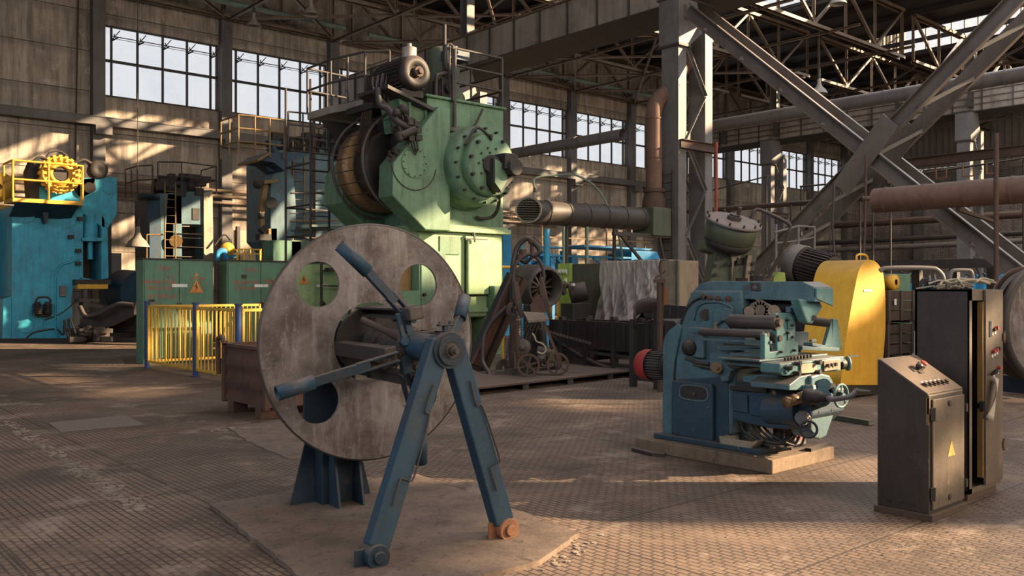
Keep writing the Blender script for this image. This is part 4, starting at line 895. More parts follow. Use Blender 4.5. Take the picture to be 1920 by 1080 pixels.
p0_ = [V((pc(248,372).x,CY-.6,pc(270,372).z)), V((pc(286,372,CY-1.2).x,CY-1.2,pc(270,372).z)), V((pc(300,372,CY).x,CY,pc(270,372).z))]
part('platform', MB().prism([p0_[0], p0_[1], p0_[2], p0_[2]+Y_*.8, p0_[0]+Y_*1.4], Z_*.08), M['blue'], t)
railing(t, [q+Z_*.08 for q in (p0_[0]+Y_*1.4, p0_[0], p0_[1])], 1.1, .028, 'rust', .9, 2)
tp = [V((pc(296,350).x,CY,pc(300,358).z)), V((pc(330,350).x,CY-.6,pc(300,358).z)), V((pc(400,350).x,CY-.3,pc(300,358).z)), V((pc(402,350).x,CY+1.4,pc(300,358).z))]
railing(t, tp, 1.15, .028, 'steel', 1.3, 2)
lx0 = pc(309, 400, CY-.7).x; lx1 = pc(329, 400, CY-.7).x
for x in (lx0, lx1): part('ladder_rail', MB().cyl((x,CY-.7,0), (x,CY-.7,pc(309,345).z), .03, n=6), M['yellow_dull'], t)
z = .4
while z < 5.8: part('ladder_rung', MB().cyl((lx0,CY-.7,z), (lx1,CY-.7,z), .018, n=5), M['yellow_dull'], t); z += .32
part('yellow_rail', MB().tube([pc(275,440,CY-.6), pc(310,440,CY-.6)], .03).cyl(pc(275,440,CY-.6), pc(275,610,CY-.6), .03, n=6), M['yellow_dull'], t)
lamp(pc(258, 463, CY-2), .42, 'large dusty hanging lamp shade left of the middle press behind the green cabinet', 18.0)
# ================================================================= TALL TEAL PRESS WITH RAILED PLATFORM
DY = 27.0
def pd_(px, py, Y=DY): return pY(px, py, Y)
D = lambda *l: [pd_(*q) for q in l]
t = thing('tall_press', 'tall teal press with round front cover and high railed platform behind the steel disc', 'press', V((pd_(540,600).x,DY,0)))
part('frame', MB().prism(D((516,300),(516,282),(640,272),(655,300),(655,640),(534,640),(534,470),(516,450)), Y_*2.2), M['teal'], t, .02)
part('front_cover', MB().prism(smoothp(D((497,470),(494,440),(494,350),(500,328),(520,322),(534,330),(540,360),(542,420),(536,450),(528,470),(516,478)), 3)[:-1], Y_*-.5), M['teal'], t, .03)
part('platform', MB().prism(D((445,308),(466,296),(540,292),(540,300),(505,312),(500,328),(478,312)), Y_*-1.3), M['blue'], t)
part('platform_edge', MB().prism(D((445,308),(468,295),(471,297),(447,312)), Y_*-1.45), M['yellow_dull'], t)
lw = [V((pd_(447,305,DY-1.3).x,DY-1.3,pd_(460,303).z)), V((pd_(478,305,DY-1.4).x,DY-1.4,pd_(460,303).z)), V((pd_(533,300,DY-1.4).x,DY-1.4,pd_(460,303).z))]
railing(t, [lw[0]+Y_*1.3]+lw, 1.2, .03, 'yellow_dull', .6, 3)
up_ = [V((pd_(535,280).x,DY-.2,pd_(535,282).z)), V((pd_(560,280).x,DY-.3,pd_(535,282).z)), V((pd_(648,280).x,DY-.2,pd_(535,282).z)), V((pd_(648,280).x,DY+1.9,pd_(535,282).z))]
railing(t, up_, 1.25, .03, 'steel', .8, 3)
rt = MB(); random.seed(12)
for k in range(30): p = pd_(520+random.random()*120, 262+random.random()*26, DY+random.random()); rt.cb(p, .15+random.random()*.4, .3, .15+random.random()*.35)
rt.lathe(pd_(620,268,DY+.2), X_, [(0,0),(.65,0),(.65,.3),(0,.3)], 28).lathe(pd_(563,272,DY-.2), Y_, [(0,0),(.3,0),(.3,.6),(0,.6)], 20)
for k in range(4): rt.tube(smoothp([pd_(540+k*18,285,DY-.1), pd_(546+k*18,262,DY-.2), pd_(556+k*17,268,DY-.2), pd_(560+k*19,285,DY-.1)], 4), .035, 6)
part('drive_cluster', rt, M['dark'], t)
part('pump', MB().cyl(pd_(508,276,DY-.6), pd_(516,292,DY-.6), .16, n=12).cb(pd_(512,270,DY-.6), .4, .3, .2).cyl(pd_(509,310,DY-.75), pd_(509,310,DY-.4), .2, n=18), M['blue'], t)
yl = MB().prism(D((475,342),(500,340),(500,346),(475,349)), Y_*-.8).beam(pd_(497,346,DY-.6), pd_(490,400,DY-.6), .16, .14).beam(pd_(490,400,DY-.6), pd_(492,428,DY-.6), .13, .12).prism(D((491,430),(506,430),(506,485),(491,485)), Y_*-.5).prism(D((508,435),(518,435),(518,485),(508,485)), Y_*-.3)
part('lever_linkage', yl, M['yellow_dull'], t)
kn = MB().sph(pd_(483,345,DY-.8), .16, 10).cyl(pd_(509,380,DY-.9), pd_(509,380,DY-.4), .18, n=14).sph(pd_(490,405,DY-.6), .12).cyl(pd_(489,435,DY-.6), pd_(497,425,DY-.6), .12, n=10).cb(pd_(494,445,DY-.5), .4, .3, .2)
kn.tube(smoothp(D((519,330),(534,345),(545,400),(545,430),(534,450)), 5), .05)
part('knob', kn, M['dark'], t)
x0, x1 = pd_(549,400,DY-.4).x, pd_(570,400,DY-.4).x
for x in (x0, x1): part('ladder_rail', MB().cyl((x,DY-.4,0), (x,DY-.4,pd_(550,268).z), .035, n=6), M['yellow_dull'], t)
z = .4
while z < 5.8: part('ladder_rung', MB().cyl((x0,DY-.4,z), (x1,DY-.4,z), .018, n=5), M['steel'], t); z += .3
for px in (587, 590): part('post', MB().cyl((pd_(px,400,DY-.5).x,DY-.5,0), (pd_(px,400,DY-.5).x,DY-.5,pd_(590,215).z), .03, n=6), M['rust'], t)
for py in (362, 400, 415, 432): part('cross_pipe', MB().cyl(pd_(545,py,DY-.5), pd_(640,py-2,DY-.5), .03 if py != 400 else .02, n=6), M['steel' if py != 415 else 'yellow_dull'], t)
part('pale_pipe', MB().cyl(pd_(565,425,DY-.7), pd_(640,422,DY-.7), .07, n=8), M['pipe_green'], t)
part('lower_box', MB().box(pd_(512,450,DY-1.2), pd_(546,640,DY-.5)), M['green_cab'], t, .02)
part('lower_box', MB().box(pd_(546,450,DY-1.2), pd_(640,640,DY-.5)), M['green'], t, .02)
# ================================================================= GREEN SWITCH CABINETS
def text(par, s, c, size, u, nrm, m, name='lettering', sx=1):
    """raised lettering, converted to a mesh part"""
    cu = bpy.data.curves.new('t', 'FONT'); cu.body = s; cu.size = size; cu.align_x = 'CENTER'; cu.align_y = 'CENTER'; cu.extrude = .0015; cu.space_character = 1.05
    o = bpy.data.objects.new('t', cu); COL.objects.link(o); dg = bpy.context.evaluated_depsgraph_get(); me = bpy.data.meshes.new_from_object(o.evaluated_get(dg))
    bpy.data.objects.remove(o); u = V(u); nrm = V(nrm); w_ = nrm.cross(u)
    mt = MATX[par] @ Matrix.Translation(V(c)) @ Matrix(((u.x,w_.x,nrm.x,0),(u.y,w_.y,nrm.y,0),(u.z,w_.z,nrm.z,0),(0,0,0,1))) @ Matrix.Diagonal((sx,1,1,1))
    me.transform(mt); me.materials.clear(); me.materials.append(M[m]); q = bpy.data.objects.new(name, me); COL.objects.link(q); q.parent = par; return q
def tri(par, c, s, Y, black=True, m='sign_yellow', name='warning_sign'):
    x, z = c; h = s*.9
    q = part(name, MB().prism([(x-s/2,Y,z-h/2),(x+s/2,Y,z-h/2),(x,Y,z+h/2)], Y_*.006), M[m], par)
    if black:
        part('lightning_bolt', MB().prism([(x+.02*s,Y-.004,z+.3*h),(x-.13*s,Y-.004,z-.08*h),(x-.02*s,Y-.004,z-.05*h),(x-.05*s,Y-.004,z-.38*h),(x+.12*s,Y-.004,z-.0*h),(x+.01*s,Y-.004,z-.02*h)], Y_*.003), M['sign_black'], q)
    return q
CYF = 20.3
def cabinet(px0, px1, label, lines, dep=.45, lit=False, split=.5, tx_=.33):
    x0 = pY(px0, 600, CYF).x; x1 = pY(px1, 600, CYF).x; ht = 2.34
    t = thing('switch_cabinet', label, 'cabinet', (x0,CYF,0), 0, None)
    part('body', MB().box((x0,CYF,.0), (x1,CYF+dep,ht)), M['green_cab'], t, .012)
    part('top_edge', MB().box((x0-.02,CYF-.03,ht), (x1+.02,CYF+dep,ht+.03)), M['dark'], t)
    xm = x0+(x1-x0)*split
    for a, b, hx in ((x0+.03, xm-.008, xm-.06), (xm+.008, x1-.02, xm+.06)):
        part('door', MB().box((a,CYF-.025,.12), (b,CYF,ht-.04)), M['green_light' if lit else 'green_cab'], t, .006)  # lit cabinet gets lighter doors: sunlight put into the paint colour
    part('door_gap', MB().box((xm-.008,CYF-.012,.1), (xm+.008,CYF+.001,ht-.02)), M['dark'], t)
    part('lock', MB().lathe((xm,CYF-.06,1.28), Y_, [(0,0),(.05,0),(.09,.03),(.09,.035),(0,.035)], 16).beam((xm,CYF-.08,1.33), (xm,CYF-.08,1.2), .03, .03), M['dark'], t)
    part('label_strip', MB().box((xm-.17,CYF-.034,1.72), (xm+.18,CYF-.026,1.79)), M['white'], t)
    for s, fx_, z, sz in lines: text(t, s, (x0+(x1-x0)*fx_,CYF-.028,z), sz, X_, -Y_, 'stencil', 'stencil_text')
    return t, x0, x1
LN = [('ПУ/5', .28, 2.13, .13), ('ШКАФ ПОД', .22, 1.83, .12), ('ПРЕССОМ', .22, 1.69, .11), ('ВТ РВ/105', .26, 1.50, .13)]
t, x0, x1 = cabinet(268, 400, 'first green switch cabinet on the left, with red stencils and an orange warning triangle', LN)
xw = x0+(x1-x0)*.74; part('sign_plate', MB().box((xw-.15,CYF-.03,1.72), (xw+.16,CYF-.026,1.97)), M['green'], t)
text(t, 'ВЫСОКОЕ', (xw+.03,CYF-.032,1.92), .06, X_, -Y_, 'stencil'); text(t, 'СТОЙ', (xw+.05,CYF-.032,1.83), .05, X_, -Y_, 'stencil')
tri(t, (xw,1.74), .33, CYF-.045, True); tri(t, (xw,2.02), .10, CYF-.04, False)
part('lamp_unit', MB().box((x0+.55,CYF-.04,1.92), (x0+.68,CYF-.028,2.0)), M['pipe'], t)
for o_ in (.15, .22): part('indicator', MB().cyl((x0+o_,CYF-.06,1.42), (x0+o_,CYF-.025,1.42), .03, n=10), M['dark'], t)
text(t, 'ПРЕССА 1605', (x0+.25,CYF-.028,1.35), .05, X_, -Y_, 'stencil'); text(t, '№ 2', (x0+.27,CYF-.028,1.29), .05, X_, -Y_, 'stencil')
t, x0, x1 = cabinet(425, 549, 'second green switch cabinet, partly hidden behind the rim of the steel disc', [('ПУ/6', .36, 2.13, .12), ('ШКАФ ПОД', .28, 1.83, .11), ('ПРЕССОМ', .28, 1.69, .1)])
part('sign_plate', MB().box((x0+.98,CYF-.03,1.72), (x0+1.25,CYF-.026,1.97)), M['green'], t); tri(t, (x0+1.14,1.86), .17, CYF-.045, True, 'orange')
text(t, 'СТОЙ', (x0+1.05,CYF-.036,1.86), .09, X_, -Y_, 'stencil')
part('indicator', MB().box((x0+.35,CYF-.04,1.93), (x0+.48,CYF-.028,2.02)), M['dark'], t)
t, x0, x1 = cabinet(552, 650, 'brightly lit green cabinet seen through the upper left hole of the steel disc', [('СТОЙ', .86, 1.93, .1), ('ОПАСНО', .86, 1.66, .09)], lit=True, split=.52)
tri(t, (x0+.24,1.92), .27, CYF-.045, True)
part('stand_pipe', MB().cyl(pY(602,470,CYF-.4), pY(602,640,CYF-.4), .03, n=8).cyl(pY(602,507,CYF-.4), pY(618,507,CYF-.4), .025, n=6).cyl(pY(602,536,CYF-.4), pY(640,536,CYF-.4), .02, n=6).box(pY(616,502,CYF-.5), pY(632,510,CYF-.3)), M['dark'], t)
t = thing('junction_cabinet', 'green door and yellow rusty panel seen through the upper right hole of the disc', 'cabinet', V((pY(770,600,16.6).x,16.6,0)))
a, b = pY(786, 470, 16.6), pY(830, 640, 16.6); part('body', MB().box((a.x,16.6,0), (a.x+.75,17.1,a.z)), M['green'], t, .01)
part('door', MB().box((a.x+.04,16.57,b.z+.3), (a.x+.34,16.6,a.z-.1)), M['green'], t, .01)
part('handle', MB().cyl((a.x+.1,16.5,1.55), (a.x+.1,16.57,1.55), .04, n=8), M['dark'], t)
part('yellow_panel', MB().box((a.x-.55,16.9,0), (a.x-.02,17.0,a.z+.1)), M['yellow_dull'], t)
part('low_panel', MB().box((a.x-.6,16.5,0), (a.x-.03,16.6,pY(770,545,16.6).z)), M['green'], t)
# ================================================================= YELLOW FENCE WITH BLUE POSTS
FP = [(6.56,19.36), (6.62,16.85), (6.6,14.87), (8.6,14.9)]
pn = ['blue round fence post nearest the left green cabinet edge', 'blue round fence post in the middle of the yellow fence', 'blue round fence post behind the rusty crate', 'blue round fence post hidden behind the steel disc']
for (x, y), lb in zip(FP, pn):
    t = thing('fence_post', lb, 'post', (x,y,0), 0, 'blue fence posts')
    part('pipe', MB().cyl((x,y,0), (x,y,1.40), .055, n=18), M['fence_blue'], t); part('cap', MB().cyl((x,y,1.40), (x,y,1.425), .075, n=18), M['fence_blue'], t); part('foot_plate', MB().cyl((x,y,0), (x,y,.02), .09, n=12), M['fence_blue'], t)
def fpanel(a, b, label, z0=.14, z1=1.31, n=10):
    a = V((a[0],a[1],0)); b = V((b[0],b[1],0)); d = (b-a).normalized(); a = a+d*.09; b = b-d*.09
    t = thing('barred_fence', label, 'fence', a, 0, 'yellow fence panels')
    for z in (z0, z1): part('rail', MB().beam(a+Z_*z, b+Z_*z, .045, .05), M['yellow'], t)
    for p in (a, b): part('upright', MB().beam(p+Z_*(z0-.02), p+Z_*(z1+.02), .045, .045), M['yellow'], t)
    L = (b-a).length
    for i in range(1, n): p = a.lerp(b, i/n); part('bar', MB().cyl(p+Z_*z0, p+Z_*z1, .014, n=6), M['yellow'], t)
fpanel(FP[0], FP[1], 'yellow barred fence panel between the first and middle blue posts', n=13)
fpanel(FP[1], FP[2], 'yellow barred fence panel right of the middle blue post', n=10)
fpanel(FP[2], FP[3], 'yellow barred fence panel running from the rusty crate behind the disc', n=16)
fpanel(FP[0], (9.2,19.36), 'rear yellow barred fence panel seen through the front bars before the green cabinets', n=24)
# ================================================================= RUSTY CRATE
def crate(c, sx, sy, h, m, label, group=None, zb=.16, ribs=3, name='metal_crate'):
    x, y, z = c; t = thing(name, label, 'crate', (x,y,z), 0, group)
    b = MB(); th = .02
    # corrugated walls: horizontal waves
    def wallp(p0, p1, nrm):
        n = ribs*8; pr = []
        for i in range(n+1):
            zz = z+zb+(h-zb)*i/n; o = .018*math.cos(2*math.pi*i/8); pr.append((zz, o))
        v = []; 
        for zz, o in pr: v += [V(p0)+nrm*o+Z_*(zz), V(p1)+nrm*o+Z_*(zz)]
        v2 = [q-nrm*th for q in v]; k = len(pr)
        b.add(v, [(2*i,2*i+1,2*i+3,2*i+2) for i in range(k-1)], True); b.add(v2, [(2*i,2*i+2,2*i+3,2*i+1) for i in range(k-1)], True)
    wallp((x,y,0), (x,y+sy,0), -X_); wallp((x+sx,y,0), (x+sx,y+sy,0), X_); wallp((x,y,0), (x+sx,y,0), -Y_); wallp((x,y+sy,0), (x+sx,y+sy,0), Y_)
    b.box((x,y,z+zb), (x+sx,y+sy,z+zb+.02)); part('bin', b, M[m], t)
    part('rim', MB().box((x-.03,y,z+h-.05), (x+.01,y+sy,z+h)).box((x+sx-.01,y,z+h-.05), (x+sx+.03,y+sy,z+h)).box((x,y-.03,z+h-.05), (x+sx,y+.01,z+h)).box((x,y+sy-.01,z+h-.05), (x+sx,y+sy+.03,z+h)), M[m], t, .006)
    for dx in (-.04, sx-.02):
        for dy in (-.04, sy-.04): part('corner_post', MB().box((x+dx,y+dy,z+zb-.03), (x+dx+.07,y+dy+.08,z+h+.03)), M[m], t, .01)
    for yy in (y+.12, y+sy-.3): part('skid', MB().box((x-.02,yy,z+.015), (x+.2,yy+.18,z+zb)).box((x+sx-.2,yy,z+.015), (x+sx,yy+.18,z+zb)).box((x-.02,yy,z), (x+sx,yy+.18,z+.02)), M[m], t, .01)
    return t
t = crate((5.09,10.62,0), 1.25, 1.28, .94, 'crate', 'rusty brown steel crate on skids with one hooked corner, left of the steel disc', ribs=3)
part('hook', MB().tube(smoothp([(5.03,11.98,.5), (5.03,12.0,.9), (5.03,11.98,1.0), (5.03,11.85,1.02), (5.03,11.8,.93)], 4), .035), M['crate'], t)
# ================================================================= FLOOR PLATES, SLABS, PATCHES
def slab(name, P, h, m, label, cat, bevel=.01, z0=0):
    pts = [V((p.x,p.y,z0)) for p in P]; return solo(name, MB().prism(pts, V((0,0,h))), M[m], label, cat, bevel=bevel)
slab('cover_plate', [pZ(90,794), pZ(114,811), pZ(271,797), pZ(236,780)], .012, 'pipe', 'loose grey steel plate lying flat on the floor at left', 'plate')
slab('floor_plate', [pZ(70,680), pZ(100,690), pZ(235,684), pZ(228,673)], .01, 'iron', 'dull steel plate on the floor left of the green cabinets', 'plate')
def pad(P, h, seed=4):
    random.seed(seed); out = []
    for i in range(len(P)):
        a, b = P[i], P[(i+1) % len(P)]; n = max(2, int((b-a).length/.09))
        for k in range(n):
            p = a.lerp(b, k/n); out.append(p+V(((random.random()-.5)*.025,(random.random()-.5)*.025,0)))
    return out
P = [pZ(392,952), pZ(520,933), pZ(775,893), pZ(905,940), pZ(1085,1008), pZ(1010,1060), pZ(640,1165), pZ(520,1055)]
solo('concrete_pad', MB().prism([V((p.x,p.y,-.02)) for p in pad(P, .05)], V((0,0,.055))), M['floor_patch'], 'chipped concrete pad under the blue decoiler stand', 'slab')
P = [pZ(425,800), pZ(540,790), pZ(640,800), pZ(660,850), pZ(545,862), pZ(470,832)]
solo('concrete_patch', MB().prism([V((p.x,p.y,-.02)) for p in pad(P, .05, 8)], V((0,0,.028))), M['floor_patch'], 'worn concrete patch in the floor behind the steel disc', 'slab')
def chips(name, pts, n, label, spread, r0, r1, m='debris', seed=1):
    random.seed(seed); mb = MB()
    for k in range(n):
        i = random.randrange(len(pts)-1); p = pts[i].lerp(pts[i+1], random.random())+V((random.gauss(0,spread),random.gauss(0,spread),0)); r = random.uniform(r0, r1); a = random.random()*3
        u = V((math.cos(a),math.sin(a),0)); v_ = V((-u.y,u.x,0)); h = r*random.uniform(.1,.3)
        q = [p+u*r*math.cos(t_)*random.uniform(.6,1)+v_*r*.8*math.sin(t_)*random.uniform(.6,1) for t_ in [i*2*math.pi/6 for i in range(6)]]
        mb.prism([V((s.x,s.y,0.001)) for s in q], V((0,0,h)))
    o = solo(name, mb, M[m], label, 'debris', org=pts[0]); o['kind'] = 'stuff'; return o
chips('plaster_crumbs', [pZ(15,790), pZ(130,868), pZ(270,958)], 260, 'broken pale crumbs along the seam in the floor plates at left', .045, .012, .05)
chips('plaster_crumbs', [pZ(400,808), pZ(530,798)], 60, 'pale rubble crumbs at the edge of the floor patch behind the disc', .05, .015, .05, seed=3)
chips('plaster_crumbs', [pZ(1010,1060), pZ(1085,1020), pZ(905,1000)], 90, 'pale crumbs around the right foot of the blue decoiler', .09, .006, .03, seed=4)
random.seed(22)
chips('floor_litter', [pZ(300,1000), pZ(700,880), pZ(1100,900), pZ(1500,950), pZ(1250,780), pZ(600,800), pZ(300,760)], 340, 'small scattered chips and scraps on the floor plates', .8, .004, .016, seed=5)
chips('floor_litter', [pZ(1500,1060), pZ(1650,1000), pZ(1800,1040), pZ(1850,960)], 260, 'dark gravel scattered before the control cabinets', .22, .003, .010, 'concrete', seed=6)
# ================================================================= CONVEYOR, CHAIN CART, DRUM
P = [pZ(893,727,.13), pZ(1226,690,.13), pZ(1195,668,.13), pZ(882,698,.13)]
t = thing('platform_plate', 'low brown steel platform under the wheeled chain cart', 'platform', V((P[0].x,P[0].y,0)))
part('deck', MB().prism([V((p.x,p.y,.10)) for p in P], Z_*.03), M['rust'], t)
for i in range(5): f = i/4.2; a = P[0].lerp(P[1], f); b = P[3].lerp(P[2], f); part('cross_beam', MB().beam(V((a.x,a.y,.05))+(b-a)*.02, V((b.x,b.y,.05)), .1, .1), M['steel'], t)
# trough conveyor
c0, c1 = pD(1032, 588, 19), pD(1246, 607, 16.3); c0.z = c1.z = 1.05
dr = (c1-c0).normalized(); sd = V((-dr.y,dr.x,0))
if sd.dot(FW) < 0: sd = -sd
t = thing('trough_conveyor', 'long dark steel trough conveyor running from the green press toward the milling machine', 'conveyor', V((c0.x,c0.y,0)))
for nm, o in (('side_plate', 0), ('side_plate', .75)):
    part(nm, MB().chan(c0+sd*o-Z_*.3, c1+sd*o-Z_*.3, .07, .56, .02), M['dark'], t)
part('bed', MB().beam(c0+sd*.38-Z_*.45, c1+sd*.38-Z_*.45, .72, .03), M['dark'], t)
ch = MB()
for k in range(70): p = c0.lerp(c1, k/70)+sd*.38-Z_*.08; ch.beam(p, p+sd*.3, .05, .03).beam(p, p-sd*.3, .05, .03)
part('chain_slats', ch, M['iron'], t)
part('lower_run', MB().tube(smoothp([c0-Z_*.35, c0.lerp(c1,.3)-Z_*.75, c0.lerp(c1,.6)-Z_*.95, c1-Z_*.85], 6), .06, 6), M['dark'], t)
part('lower_beam', MB().beam(c0-Z_*.62, c0.lerp(c1,.95)-Z_*.7, .05, .06).beam(c0.lerp(c1,.3)-Z_*.1+sd*-.02, c0.lerp(c1,.75)-Z_*.1+sd*-.02, .02, .12), M['steel'], t)
for f in (.12, .35, .6, .88):
    for o in (0, .75): p = c0.lerp(c1, f)+sd*o; part('leg', MB().beam(V((p.x,p.y,0)), V((p.x,p.y,1.1)), .12, .1), M['dark'], t)
for f in (.2, .45, .7): p = c0.lerp(c1, f)-sd*.05; part('rib', MB().beam(p-Z_*.05, p-Z_*.55, .05, .06), M['dark'], t)
e = c1-Z_*.35; part('end_head', MB().prism([e-dr*.3+Z_*.42, e+dr*.25+Z_*.40, e+dr*.5+Z_*.05, e+dr*.5-Z_*.3, e-dr*.3-Z_*.3], sd*.75).cyl(e+dr*.5-sd*.1, e+dr*.5+sd*.85, .17, n=16).beam(e-sd*.1+Z_*-.05, e-sd*.1+dr*.6+Z_*-.02, .1, .09).beam(e-sd*.1-Z_*.2, e-sd*.1+dr*.55-Z_*.18, .1, .07), M['steel'], t, .008)
part('drive_box', MB().box(e+V((-.35,-.35,-.8)), e+V((.35,.35,-.52))).cyl(e+V((0,-.4,-.68)), e+V((0,.4,-.68)), .14, n=14), M['dark'], t)
part('side_chute', MB().chan(c0.lerp(c1,.62)+sd*.8+Z_*.2, c1+sd*1.0+Z_*.1+dr*.6, .06, .3, .02), M['dark'], t)
for k in range(9): p = (c0.lerp(c1,.62)+sd*.76+Z_*.2).lerp(c1+sd*.96+Z_*.1+dr*.6, k/9); part('chute_rib', MB().beam(p-Z_*.12, p+Z_*.12, .03, .03), M['steel'], t)
# inclined chain elevator and cart
t = thing('chain_elevator', 'rusty inclined chain elevator with curved hoses left of the wheeled cart', 'elevator', V((pD(900,700,17).x,pD(900,700,17).y,0)))
a0, a1 = pD(893, 695, 16.9), pD(972, 520, 17.0)
w1 = V((.75,.66,0))*.5
for o in (V((0,0,0)), w1): part('side_plate', MB().beam(a0+o, a1+o, .05, .42, V((1,0,.3))), M['rust'], t)
part('guard_cover', MB().beam(a0-FW*.12+V((0,0,.12)), a0.lerp(a1,.62)-FW*.12+V((0,0,.12)), .04, .22, V((1,0,.3))), M['crate'], t)
part('belt', MB().beam(a0+w1*.5+V((-.12,0,.05)), a1+w1*.5+V((-.12,0,.05)), .45, .03, V((1,0,.3))), M['dark'], t)
up1 = pD(975, 560, 16.8); part('upright', MB().beam(pD(958,700,16.9), pD(963,560,16.8), .09, .07).prism([pD(963,528,16.7), pD(972,528,16.7), pD(983,596,16.6), pD(974,596,16.6), pD(962,560,16.7)], FW*.06), M['rust'], t)
def chain(pts, n, r, par, m='iron', name='chain'):
    pts = smoothp(pts, 8); L = [0]
    for a, b in zip(pts, pts[1:]): L.append(L[-1]+(b-a).length)
    mb = MB()
    for k in range(n):
        s = L[-1]*k/n
        for i in range(len(L)-1):
            if L[i] <= s <= L[i+1]+1e-6:
                d = (pts[i+1]-pts[i]).normalized(); p = pts[i]+d*(s-L[i]); mb.beam(p-d*L[-1]/n*.32, p+d*L[-1]/n*.32, r*(2 if k % 2 else 1.2), r*(1 if k % 2 else 1.7)); break
    part(name, mb, M[m], par)
chain([pD(962,590,16.6), pD(966,575,16.6), pD(971,600,16.6), pD(968,635,16.6), pD(957,670,16.6), pD(951,690,16.6)], 44, .022, t)
chain([pD(960,592,16.6), pD(958,620,16.6), pD(953,650,16.6), pD(948,680,16.6)], 34, .02, t)
part('sprocket', MB().ring(pD(963,582,16.7), Y_, .16, .06, .04, 20).ring(pD(945,690,16.7), Y_, .17, .05, .04, 20), M['iron'], t)
part('hose', MB().tube(smoothp([pD(958,570,16.9), pD(960,520,16.9), pD(967,470,17), pD(985,448,17), pD(997,452,17), pD(1010,465,17), pD(1010,475,17), pD(998,480,17)], 5), .05)
     .tube(smoothp([pD(962,560,16.8), pD(965,500,16.9), pD(990,477,17), pD(1012,490,17), pD(1020,520,17), pD(1013,545,17)], 5), .035).tube(smoothp([pD(968,480,17.1), pD(985,493,17.1), pD(1000,478,17)], 4), .03), M['rubber'], t)
part('hose_mast', MB().beam(pD(997,445,17), pD(997,485,17), .05, .05).sph(pD(996,452,17), .07, 8).cyl(pD(1000,443,17), pD(1016,458,17), .015, n=5).cb(pD(975,483,17), .16, .12, .12).cb(pD(980,475,17), .1, .1, .15), M['rust'], t)
part('floor_hose', MB().tube(smoothp([pD(905,655,16.6), pD(906,680,16.5), pD(918,702,16.2), pD(910,708,16), pD(885,709,15.9)], 5), .04).tube(smoothp([pD(905,655,16.6), pD(908,630,16.7), pD(925,600,16.7), pD(950,575,16.7)], 5), .04).tube(smoothp([pD(880,705,16.2), pD(930,716,15.8), pD(960,712,15.9), pD(972,700,16.2)], 5), .03), M['rubber'], t)
t = thing('chain_cart', 'small wheeled cart with two spoked wheels, chains and a tilted brown tray', 'cart', V((pD(1018,700,16).x,pD(1018,700,16).y,0)))
DC = 15.9; zg = .13
def cw(px, py, d=DC): return pD(px, py, d)
for px in (991, 1046):
    c = cw(px, 694, 15.7 if px < 1000 else 15.9); c.z = zg+.205; w = part('wheel', MB().ring(c-FW*.03, FW, .205, .165, .05, 32).cyl(c-FW*.05, c+FW*.06, .05, n=14), M['rust'], t)
    sp = MB()
    for k in range(6): a = math.pi/3*k+.3; e = RT*math.cos(a)+UP*math.sin(a); sp.beam(c+e*.04, c+e*.17, .03, .035, FW)
    part('spoke', sp, M['rust'], w)
part('axle_frame', MB().beam(cw(945,697,16.1), cw(1050,688,16.1), .08, .08).beam(cw(930,700,16.2), cw(1000,700,16.2), .3, .1).prism([cw(968,660), cw(990,672), cw(990,690), cw(968,690)], FW*.05), M['steel'], t)
part('frame_leg', MB().chan(cw(1018,600), cw(1046,668), .09, .05, .012).beam(cw(968,600), cw(972,690), .06, .06).beam(cw(1032,595), cw(1014,520,16), .07, .05).beam(cw(1046,668), cw(1047,690), .1, .08).prism([cw(1012,530), cw(1018,530), cw(1036,596), cw(1030,600), cw(1012,545)], FW*.04), M['rust'], t)
part('hopper', MB().prism([cw(1009,551), cw(1022,565), cw(1025,585), cw(996,585), cw(994,574)], FW*.35), M['rust'], t)
part('tray', MB().prism([cw(981,586,15.8), cw(1020,588,15.6), cw(1029,600,15.2), cw(990,603,15.4)], Z_*.02).prism([cw(990,603,15.4), cw(1029,600,15.2), cw(1029,601.5,15.2), cw(990,605,15.4)], FW*.03), M['box_tan'], t)
for k in range(5): chain([cw(988+k*7,588,16.1), cw(986+k*7,575,16.1), cw(992+k*7,573,16.2), cw(994+k*6,590,16.3), cw(980+k*7,615,16.3), cw(970+k*7,640,16.3)], 26, .018, t, 'steel')
chain([cw(1008,615,16.4), cw(1040,625,16.4), cw(1075,635,16.4), cw(1110,645,16.2)], 34, .03, t, 'iron')
part('pulley', MB().lathe(cw(980,652), FW, [(.05,0),(.13,0),(.16,.02),(.13,.05),(.05,.06)], 24).lathe(cw(980,652)-FW*.04, FW, [(0,0),(.05,0),(.06,.05)], 14).lathe(cw(1015,672), FW, [(0,0),(.04,0),(.09,.04),(.10,.16),(0,.16)], 20), M['iron'], t)
part('belt', MB().tube([cw(966,650), cw(972,690), cw(990,700), cw(1008,690), cw(1030,690), cw(1020,672)], .015, 5), M['rubber'], t)
part('gear_motor', MB().cyl(cw(1005,660,16.1), cw(1030,668,16.1), .12, n=16).box(cw(985,690,16.4), cw(1015,655,16.1)), M['dark'], t)
part('cable', MB().tube(smoothp([cw(998,625), cw(1003,632), cw(1006,640), cw(1018,645), cw(1024,655), cw(1018,663), cw(1008,660)], 5), .018, 6), M['cream'], t)
